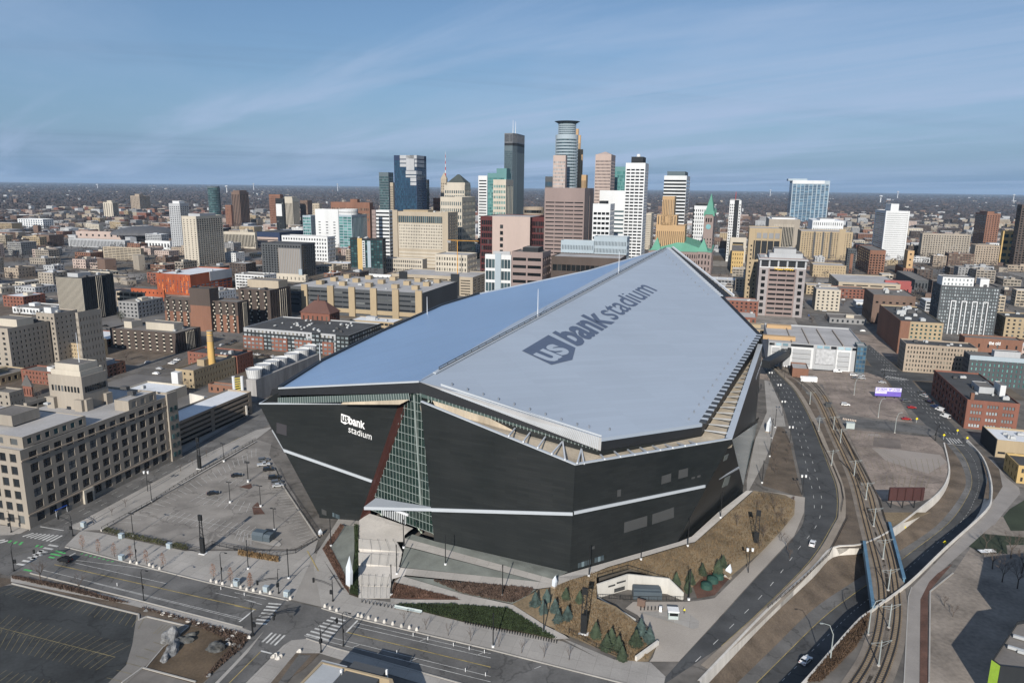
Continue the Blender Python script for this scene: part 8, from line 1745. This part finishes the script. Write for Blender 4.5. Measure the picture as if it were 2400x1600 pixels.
for i, (x, y, s) in enumerate(((2060, 520, 1.1), (2230, 420, 1.2), (2150, 640, 1.0), (2330, 560, 1.3), (2000, 330, .8), (2290, 700, 1.1), (1620, 860, .5), (1700, 960, .5))): tag(copy_tree(bt[i % 3], g('S7', x, y), i, ordw(i) + ' bare tree on the rough ground left of the lime-panelled building', s), None, 'tree', 'bare trees on the rough ground')
# small orange-brown columnar trees
def column_tree(seed):
 r_ = random.Random(seed); e = empty('young_tree', (0, 0, 0)); MB().cyl((0, 0, 0), .07, .04, 2.4, 5).build('trunk', M_BARK, e); mb = MB()
 for _ in range(260):
  z = r_.uniform(.7, 3.9); R = .75 * (1 - abs((z - 1.9) / 2.3) ** 1.6) + .08; a = r_.uniform(0, 2 * pi); q = V((cos(a), sin(a), 0)) * R * r_.uniform(.3, 1) + UP * z; s = .17; t1, t2 = V((r_.uniform(-s, s), r_.uniform(-s, s), r_.uniform(-s, s))), V((r_.uniform(-s, s), r_.uniform(-s, s), r_.uniform(-s, s))); mb.poly([q, q + t1, q + t2])
 mb.build('crown', mat('russet_leaf', (.24, .12, .07), .9, .35, 1, 4), e); return e
ct = [column_tree(1), column_tree(2)]
for i, (r, x, y) in enumerate((('S2', 760, 340), ('S2', 908, 378), ('S2', 1053, 412), ('S2', 1203, 442), ('S2', 1348, 478), ('S2', 1500, 505), ('S2', 1963, 610), ('S2', 2120, 645), ('S2', 2300, 695), ('S3', 145, 1090))): tag(copy_tree(ct[i % 2], g(r, x, y) + UP * .12, i, '%s small russet tree along the kerb left of the junction, from the left' % ORD[i], 1.3), None, 'tree', 'small russet trees by the kerb')
for o in bt + bs + ct: drop_tree(o)
# hedges and beds: leaves too many to count
def tufts(name, r, pts, n, size, hgt_, m, label, cat, hill=True, seed=1, base=0.1, upright=.5, kind='stuff', blade=False):
 P2 = [px(r, *p) for p in pts]; r_ = random.Random(seed); x0, x1 = min(p[0] for p in P2), max(p[0] for p in P2); y0, y1 = min(p[1] for p in P2), max(p[1] for p in P2); mb = MB(); k = 0
 while k < n:
  x, y = r_.uniform(x0, x1), r_.uniform(y0, y1); ins = False; j = len(P2) - 1
  for i in range(len(P2)):
   if (P2[i][1] > y) != (P2[j][1] > y) and x < (P2[j][0] - P2[i][0]) * (y - P2[i][1]) / (P2[j][1] - P2[i][1]) + P2[i][0]: ins = not ins
   j = i
  if not ins: continue
  k += 1; q = gh('P', x, y) if hill else g('P', x, y); q = q + UP * (base + r_.random() * hgt_); a = r_.uniform(0, 2 * pi); s = size * r_.uniform(.6, 1.3); d = V((cos(a), sin(a), 0)); t = V((r_.uniform(-.4, .4), r_.uniform(-.4, .4), 1)).normalized()
  mb.poly([q - d * s * .3, q + d * s * .3, q + t * s * (1.2 if blade else .8)]); mb.poly([q - t.cross(d) * s * .3, q + t.cross(d) * s * .3 + UP * .1, q + (d + t) * s * .5])
 o = mb.build(name, m, kind=kind); tag(o, label, cat); return o
M_HEDGE = mat('dark_hedge', (.030, .045, .018), .9, .4, .6, 4); M_HEDGEB = mat('olive_hedge', (.060, .062, .024), .9, .4, .6, 4)
tufts('ground_cover', 'S5', [(95, 1048), (620, 1048), (1140, 1088), (1595, 1370), (1240, 1296), (740, 1208)], 9000, .55, .55, M_HEDGE, 'dark green planted bed tapering along the pavement', 'plants', seed=2)
M_BRSH = mat('brown_shrub', (.10, .068, .052), .9, .4, .5, 4)
tufts('shrub_bed', 'S5', [(450, 830), (1380, 905), (1330, 960), (1170, 1035), (720, 945)], 4500, .7, .5, M_BRSH, 'wedge of brown leafless shrubs between the ramps', 'plants', seed=3)
tufts('shrub_bed', 'S5', [(92, 850), (690, 1000), (62, 983)], 2500, .55, .4, mat('rust_shrub', (.12, .07, .05), .9, .4, .5, 4), 'small wedge of reddish shrubs at the stair foot', 'plants', seed=4)
tufts('shrub_bed', 'S3', [(1100, 525), (1136, 525), (1132, 1170), (1055, 1140), (1070, 1060), (1108, 800)], 2500, .6, .9, M_HEDGE, 'narrow dark hedge along the left side of the stair', 'plants', seed=5)
tufts('shrub_bed', 'S3', [(975, 505), (1008, 522), (880, 715), (1000, 950), (1045, 1070), (1040, 1130), (990, 1060), (810, 730)], 1800, .5, .3, mat('rust_shrub', (.12, .07, .05)), 'reddish planted edge of the sunken garden wedge', 'plants', seed=6)
tufts('dry_grass_strip', 'S3', [(40, 755), (400, 815), (400, 855), (30, 790)], 1600, .6, .5, mat('dry_grass', (.23, .15, .075), .9, .3, 1, 4), 'strip of golden dry grass under the car park railing', 'plants', hill=False, seed=7, blade=True)
tufts('dry_grass_strip', 'S2', [(120, 590), (640, 690), (1180, 840), (1060, 830), (600, 720), (110, 610)], 2200, .6, .4, M_BRSH, 'brown brushy border between the near street and the dark car park', 'plants', hill=False, seed=8)
tufts('dry_grass_strip', 'S2', [(1300, 870), (1735, 985), (2290, 1130), (2230, 1250), (1900, 1520), (1880, 1510), (2150, 1210), (1735, 1020), (1310, 895)], 1800, .5, .4, M_BRSH, 'brown shrub border round the boulder lawn', 'plants', hill=False, seed=9)
tufts('lawn_tussocks', 'S6', [(0, 880), (490, 712), (1290, 485), (1830, 10), (2200, 90), (2190, 220), (1900, 560), (1500, 720), (1270, 860), (1045, 800), (670, 700), (385, 780), (380, 1000), (740, 1210), (860, 1290), (860, 1540), (660, 1560), (380, 1430), (0, 1270)], 9000, .5, .05, mat('dry_tussock', (.165, .115, .065), .95, .4, .3, 3), 'dry brown grass of the sloping lawn', 'grass', seed=10, blade=True)
tufts('lawn_tussocks', 'S6', [(1900, 340), (2200, 60), (2190, 220), (1950, 500), (1820, 560)], 2600, .9, .6, mat('grey_brush', (.13, .10, .09), .95, .4, .5, 3), 'grey brushwood along the avenue edge of the lawn', 'plants', hill=False, seed=11)
tufts('slope_brush', 'S7', [(360, 1560), (640, 1230), (800, 1050), (935, 920), (900, 1080), (800, 1250), (600, 1450), (480, 1560)], 4000, .8, .6, mat('dark_brush', (.085, .055, .035), .95, .4, .5, 3), 'dark brown brush on the bank between the sunken road and the tracks', 'plants', hill=False, seed=12)
def hedge_row(r, a_, b_, n, label, zz=.1):
 A, B = g(r, *a_), g(r, *b_); e = empty('hedge', A, label, 'hedge'); r_ = random.Random(n)
 for i in range(n):
  c = A + (B - A) * ((i + .5) / n) + UP * zz; mb = MB()
  for _ in range(90): d = V((r_.gauss(0, 1), r_.gauss(0, 1), r_.gauss(0, 1))).normalized() * r_.uniform(.6, 1.0); q = c + V((d.x * .85, d.y * .85, .85 + d.z * .95)); s = .4; mb.poly([q, q + V((r_.uniform(-s, s), r_.uniform(-s, s), r_.uniform(-s, s))), q + V((r_.uniform(-s, s), r_.uniform(-s, s), r_.uniform(-s, s)))])
  mb.build('bush', M_HEDGEB, e)
hedge_row('S2', (960, 175), (1105, 215), 5, 'olive hedge left of the first cabinet at the car park edge'); hedge_row('S2', (1150, 225), (1530, 305), 13, 'long olive hedge between the two cabinets at the car park edge'); hedge_row('S2', (1590, 320), (1720, 345), 5, 'olive hedge right of the second cabinet at the car park edge')
# ============================================================ the rest of the city
rnd = random.Random(5)
def in_view(x, y, m=60):
 if y < 30: return False
 q = proj((x, y, 0)); return -m < q[0] < 2400 + m
KEEP = [(-60, 300, 150), (40, 300, 130), (60, 420, 120), (180, 330, 150), (-120, 240, 60), (190, 400, 95), (230, 520, 60)]     # built by hand already
def free(x, y, r_):
 if any(hypot(x - a, y - b) < r_ + c for a, b, c in KEEP): return False
 return not any(hypot(x - a, y - b) < r_ + c for a, b, c in FOOT)
U, Vv = gu(), gv()
BLK = [M_LOTB, M_LOT, M_BROWN, mat('block_grey', (.16, .15, .14), .95, .2, .05), mat('block_dry', (.13, .105, .078), .95, .3, .06), M_ASPH]
FW = ['rust', 'brick', 'beige', 'stone', 'cream', 'white', 'brown', 'grey', 'ltgrey', 'tan', 'dkbrown', 'taupe', 'pink']
lots = {i: MB() for i in range(6)}; cells = []
for i in range(-32, 34):
 for j in range(2, 44):
  c = U * (i * 112 + 20) + Vv * (j * 104 + 10); D_ = c.length
  if not in_view(c.x, c.y, 150) or D_ > 3600 or D_ < 330: continue
  if any(hypot(c.x - a, c.y - b) < r_ for a, b, r_ in KEEP): continue
  lots[rnd.randrange(6)].poly([c + U * sx_ * 47 + Vv * sy_ * 43 + UP * .012 for sx_, sy_ in ((-1, -1), (1, -1), (1, 1), (-1, 1))]); cells.append((c, D_))
for k, mb in lots.items(): mb.build('city_block', BLK[k], kind='structure')
ZL = lambda c: 'left of the stadium' if proj(c)[0] < 900 else ('behind the stadium' if proj(c)[0] < 1700 else 'right of the stadium')
HEADS = [(x, y, re.split(r' (?:with|of|behind|in|beside|under|between|on|right|left|above|below|at|standing|rising|clad|and|from|near|wrapped|tucked|half|peeking|carrying|against|stepping|beyond|just|along|farther|round|joined|high|cut) |, ', lb)[0]) for x, y, lb in NAMED]
def near(p):
 x, y, hd = min(HEADS, key=lambda q: hypot(q[0] - p.x, q[1] - p.y)); a, b_ = proj(p)[0], proj((x, y, 0))[0]
 return ('left of' if a < b_ - 25 else 'right of' if a > b_ + 25 else 'behind' if hypot(p.x, p.y) > hypot(x, y) else 'in front of') + ' the ' + hd
cells.sort(key=lambda q: q[1]); nb = 0; fill = MB(); fillm = {k: MB() for k in FW}; fr_ = MB(); fg = MB(); spots = []
for c, D_ in cells:
 for _ in range(6 if D_ < 1500 else 5):
  p = c + U * rnd.uniform(-32, 32) + Vv * rnd.uniform(-30, 30); w, d_ = rnd.uniform(14, 42), rnd.uniform(13, 32); r_ = max(w, d_) * .52
  if not free(p.x, p.y, r_): spots.append((c + U * rnd.uniform(-45, 45) + Vv * rnd.uniform(-42, 42), D_)); continue
  h = rnd.choice((5, 6, 8, 9, 11, 13, 15, 18, 22) if D_ > 500 else (5, 6, 8, 9, 11)) * (1.0 if D_ > 600 else .9); wk = rnd.choice(FW); FOOT.append((p.x, p.y, r_ * .95)); u2, v2 = U * w / 2, Vv * d_ / 2; pts = [p - u2 - v2, p + u2 - v2, p + u2 + v2, p - u2 + v2]
  sp = (max(2, int(w / 4)), max(1, int(h / 3.4)), rnd.choice((.4, .5, .8)), .5); right = proj(p)[0] > 1712
  if nb < 295:
   nb += 1; big = 'tall' if h > 10 else 'low'; e = empty('low_rise_building', (p.x, p.y, 0), '%s %s flat-roofed building %s' % (big, {'rust': 'orange brick', 'brick': 'red brick', 'ltgrey': 'pale grey', 'dkbrown': 'dark brown', 'taupe': 'grey-brown', 'stone': 'stone-coloured', 'pink': 'pinkish'}.get(wk, wk), near(p)), 'building', 'low-rise blocks')
   ss = (max(2, int(d_ / 4)), sp[1], sp[2], .5); solid(e, pts, -.3, h, W[wk], [sp, None if right else ss, None, ss if right else None], GL['dark' if rnd.random() < .7 else 'amber'], RF[rnd.choice(('grey', 'dark', 'lt', 'white', 'tan', 'tan', 'grey'))], .7, .4)
   if rnd.random() < .7: q = p + U * rnd.uniform(-.2, .2) * w + Vv * rnd.uniform(-.2, .2) * d_; MB().box((q.x, q.y, h - .7), (w * .22, d_ * .25, 2.8), GRID).build('penthouse', W[rnd.choice(('ltgrey', 'cream', wk))], e)
   for _k in range(rnd.choice((0, 1, 2, 3))): q = p + U * rnd.uniform(-.4, .4) * w + Vv * rnd.uniform(-.4, .4) * d_; place('roof_unit', _hv[rnd.choice(list(_hv))], (q.x, q.y, h - .7), e, -GRID, (rnd.uniform(1.5, 3.5), 2, rnd.uniform(1.2, 2)))
  else:
   mb = fillm[wk]; mb.prism(pts, -.3, h, top=False); fr_.poly([q + UP * h for q in pts]); pn = []; facade(MB(), pn, pts[0] - Vv * .1, U, -Vv, w, 0, h, sp, 0)
   for (q, a, b_, e_, n_) in pn: fg.quad(q - e_ * a / 2 - UP * b_ / 2, q + e_ * a / 2 - UP * b_ / 2, q + e_ * a / 2 + UP * b_ / 2, q - e_ * a / 2 + UP * b_ / 2)
  spots.append((p + U * rnd.uniform(-30, 30) + Vv * rnd.uniform(-30, 30), D_))
for k, mb in fillm.items(): mb.build('distant_low_rise', W[k], kind='stuff')
fr_.build('distant_roofs', RF['lt'], kind='stuff'); fg.build('distant_windows', GL['dark'], kind='stuff')
# trees of the streets: the nearest each its own, the rest a mass
def mid_tree(seed, h=9.0, m=None):
 r_ = random.Random(seed); e = empty('street_tree', (0, 0, 0)); MB().tube([(0, 0, -.1), (0, 0, h * .4)], [.22, .14], 5).build('trunk', M_BARK, e); mb = MB()
 for _ in range(14): a = r_.uniform(0, 2 * pi); t = V((cos(a) * r_.uniform(.15, .42), sin(a) * r_.uniform(.15, .42), r_.uniform(.45, 1))) * h; mb.tube([(0, 0, h * .3), t], [.1, .03], 3)
 for _ in range(230):
  d = V((r_.gauss(0, 1), r_.gauss(0, 1), r_.gauss(0, 1))).normalized() * r_.uniform(.35, 1) ** .6; q = V((d.x * h * .40, d.y * h * .40, h * .62 + d.z * h * .36)); t = (V((d.x, d.y, d.z * .6 + .5)) + V((r_.uniform(-.5, .5), r_.uniform(-.5, .5), r_.uniform(-.5, .5)))).normalized() * r_.uniform(.7, 1.5); s = t.cross(UP).normalized() * .10; mb.poly([q - s, q + s, q + t])
 mb.build('crown', m or M_TWIG, e); return e
mt = [mid_tree(s) for s in (1, 2, 3)]; ev = mid_tree(9, 8, mat('dark_evergreen', (.028, .042, .02), .9, .4, .5, 3)); nt_ = 0
spots.sort(key=lambda q: q[1]); far_sp = []
for (p, D_) in spots + spots:
 q = p + V((rnd.uniform(-24, 24), rnd.uniform(-24, 24), 0))
 if not free(q.x, q.y, 2) or not in_view(q.x, q.y): continue
 if nt_ < 280 and D_ < 1500: nt_ += 1; tag(copy_tree(mt[nt_ % 3] if nt_ % 14 else ev, q, rnd.uniform(0, 6), ('bare brown street tree ' if nt_ % 14 else 'dark evergreen tree ') + near(q), rnd.uniform(.7, 1.25)), None, 'tree', 'street trees')
 elif D_ > 1300: far_sp.append(q)
for o in mt + [ev]: drop_tree(o)
# cars standing along the block edges, too small to show parts
cm_ = []
for k, c in enumerate(('white', 'silver', 'black', 'grey', 'red', 'blue')):
 mb = MB(); mb.box((0, 0, .3), (1.8, 4.5, .65)); mb.prism([(-.8, -1.5), (.8, -1.5), (.75, 1.0), (-.75, 1.0)], .95, 1.5); cm_.append((c, mb.mesh('parked_car', mat('car_' + c, CCOL[c], .3))))
nc = 0
for c, D_ in cells:
 if D_ > 1500 or nc > 230: continue
 for _ in range(9):
  s = rnd.choice((-1, 1)); ns = rnd.random() < .5; q = c + (U * (s * 50.5) + Vv * rnd.uniform(-40, 40) if ns else Vv * (s * 46.5) + U * rnd.uniform(-44, 44))
  if not free(q.x, q.y, 2.5) or not in_view(q.x, q.y, 0): continue
  nc += 1; cn, me = rnd.choice(cm_[:4] if rnd.random() < .85 else cm_); place('parked_car', me, (q.x, q.y, .03), None, -GRID + (0 if ns else pi / 2), None, 'tiny %s parked car %s' % (cn, near(q)), 'car', 'cars parked along the blocks')
# woods and suburbs out to the horizon
M_WOOD = mat('far_wood', (.066, .055, .054), .95, .35, .004, .05); M_WOODB = mat('far_wood_dark', (.040, .037, .037), .95, .35, .004, .05)
woods = [MB(), MB()]; hs_ = [MB(), MB(), MB()]
def clump(mb, p, r_, h):
 k = len(mb.v); n = 5; a0 = rnd.uniform(0, 6)
 mb.v += [(p.x + r_ * cos(a0 + i * 2 * pi / n) * rnd.uniform(.7, 1.2), p.y + r_ * sin(a0 + i * 2 * pi / n) * rnd.uniform(.7, 1.2), rnd.uniform(-.3, h * .35)) for i in range(n)] + [(p.x + r_ * .55 * cos(a0 + .6 + i * 2 * pi / n), p.y + r_ * .55 * sin(a0 + .6 + i * 2 * pi / n), h * rnd.uniform(.6, 1.0)) for i in range(n)] + [(p.x, p.y, h * rnd.uniform(.85, 1.15))]
 for i in range(n): j = (i + 1) % n; mb.f += [(k + i, k + j, k + n + i), (k + j, k + n + j, k + n + i), (k + n + i, k + n + j, k + 2 * n)]; mb.m += [0, 0, 0]
def fuzz(mb, p, h):
 for _ in range(16):
  d = V((rnd.gauss(0, 1), rnd.gauss(0, 1), rnd.gauss(0, 1))).normalized() * rnd.uniform(.4, 1); q = V((p.x + d.x * h * .42, p.y + d.y * h * .42, h * .58 + d.z * h * .38)); t = V((d.x + rnd.uniform(-.6, .6), d.y + rnd.uniform(-.6, .6), d.z * .5 + rnd.uniform(0, .9))).normalized() * h * .3; s = t.cross(UP).normalized() * h * .055; mb.poly([q - s, q + s, q + t])
 mb.poly([(p.x - .3, p.y, 0), (p.x + .3, p.y, 0), (p.x, p.y, h * .6)])
for q in far_sp: fuzz(woods[rnd.random() < .3], q, rnd.uniform(8, 12)) if q.length < 2600 else clump(woods[rnd.random() < .3], q, rnd.uniform(3.5, 6), rnd.uniform(6, 10))
for _ in range(46000):
 D_ = 1500 * (40 ** (rnd.random() ** 1.15)) if rnd.random() < .85 else rnd.uniform(900, 4000); D_ = min(D_, 30000); a = radians(rnd.uniform(-38, 38)); p = V((D_ * sin(a), D_ * cos(a), 0))
 if D_ < 3600 and not free(p.x, p.y, 4): continue
 s = 1 + D_ / 5500; dens = .5 + .5 * sin(p.x / 420 + 1.3 * sin(p.y / 600)) * cos(p.y / 520)
 if D_ > 2200 and rnd.random() > .35 + dens * .8: continue
 if D_ < 2600: fuzz(woods[rnd.random() < .35], p, rnd.uniform(8, 13))
 else: clump(woods[rnd.random() < .35], p, rnd.uniform(4.5, 9) * s, rnd.uniform(7, 12) * (1 + D_ / 22000))
 if rnd.random() < .045 + (.08 if D_ < 5000 else 0):
  q = p + V((rnd.uniform(-20, 20), rnd.uniform(-20, 20), 0)) * s; w = rnd.uniform(7, 14) * (1 + D_ / 9000); h = rnd.uniform(4, 7) if rnd.random() < .8 else rnd.uniform(8, 22); mb = hs_[rnd.randrange(3)]; mb.box((q.x, q.y, 0), (w * rnd.uniform(.8, 2.2), w, h), GRID + rnd.choice((0, .35)))
for mb, m in zip(woods, (M_WOOD, M_WOODB)): tag(mb.build('far_woods', m, kind='stuff'), 'brown leafless woods spreading to the horizon', 'woods')
for mb, k in zip(hs_, ('ltgrey', 'stone', 'brown')): tag(mb.build('far_houses', W[k], kind='stuff'), 'far houses scattered among the woods', 'houses')
# water towers on the horizon
for i, (x, y) in enumerate(((228, 433), (531, 437), (594, 431), (791, 432), (1806, 446), (2105, 450), (2065, 460), (2377, 457))):
 d_ = 9000 if i in (1, 6) else 14000; r = ray(x, y); p = V((r.x, r.y, 0)).normalized() * d_; h = max(28, CAM_H + r.z * d_ / hypot(r.x, r.y)); e = empty('water_tower', p, 'white water tower on the horizon, %s from the left' % ORD[i], 'water tower', 'water towers on the horizon')
 MB().cyl(p, 6, 5, h - 8, 8).build('stem', W['white'], e); MB().cyl(p + UP * (h - 9), 12, 22, 8, 12).cyl(p + UP * (h - 1), 22, 8, 10, 12).build('tank', W['white'], e)
# construction crane and red mast
p = V((0, 0, 0)); r = ray(1072, 560); p = V((r.x, r.y, 0)).normalized() * 845; e = empty('tower_crane', p, 'orange tower crane beside the beige hotel', 'crane'); M_CR = mat('crane_orange', (.55, .26, .03), .6)
MB().bar(p, p + UP * 60, .7).build('mast', M_CR, e); MB().bar(p + UP * 60 - U * 12, p + UP * 60 + U * 26, .6).build('jib', M_CR, e); MB().box(p + UP * 57 - U * 10, (4, 2, 3), GRID).build('counterweight', W['grey'], e)
# ---- haze: the air between
hb = MB(); hb.box((0, 14000, -8), (80000, 92000, 320)); hz = hb.build('haze', None or mat('hz', (1, 1, 1)), kind='stuff'); hm = bpy.data.materials.new('haze_air'); hm.use_nodes = True; t = hm.node_tree; t.nodes.clear(); o_ = t.nodes.new('ShaderNodeOutputMaterial'); v_ = t.nodes.new('ShaderNodeVolumePrincipled')
v_.inputs['Color'].default_value = (.52, .72, .96, 1); v_.inputs['Density'].default_value = 2.5e-5; v_.inputs['Anisotropy'].default_value = .0; t.links.new(v_.outputs[0], o_.inputs['Volume']); hz.data.materials.clear(); hz.data.materials.append(hm); hz.location.z = -8
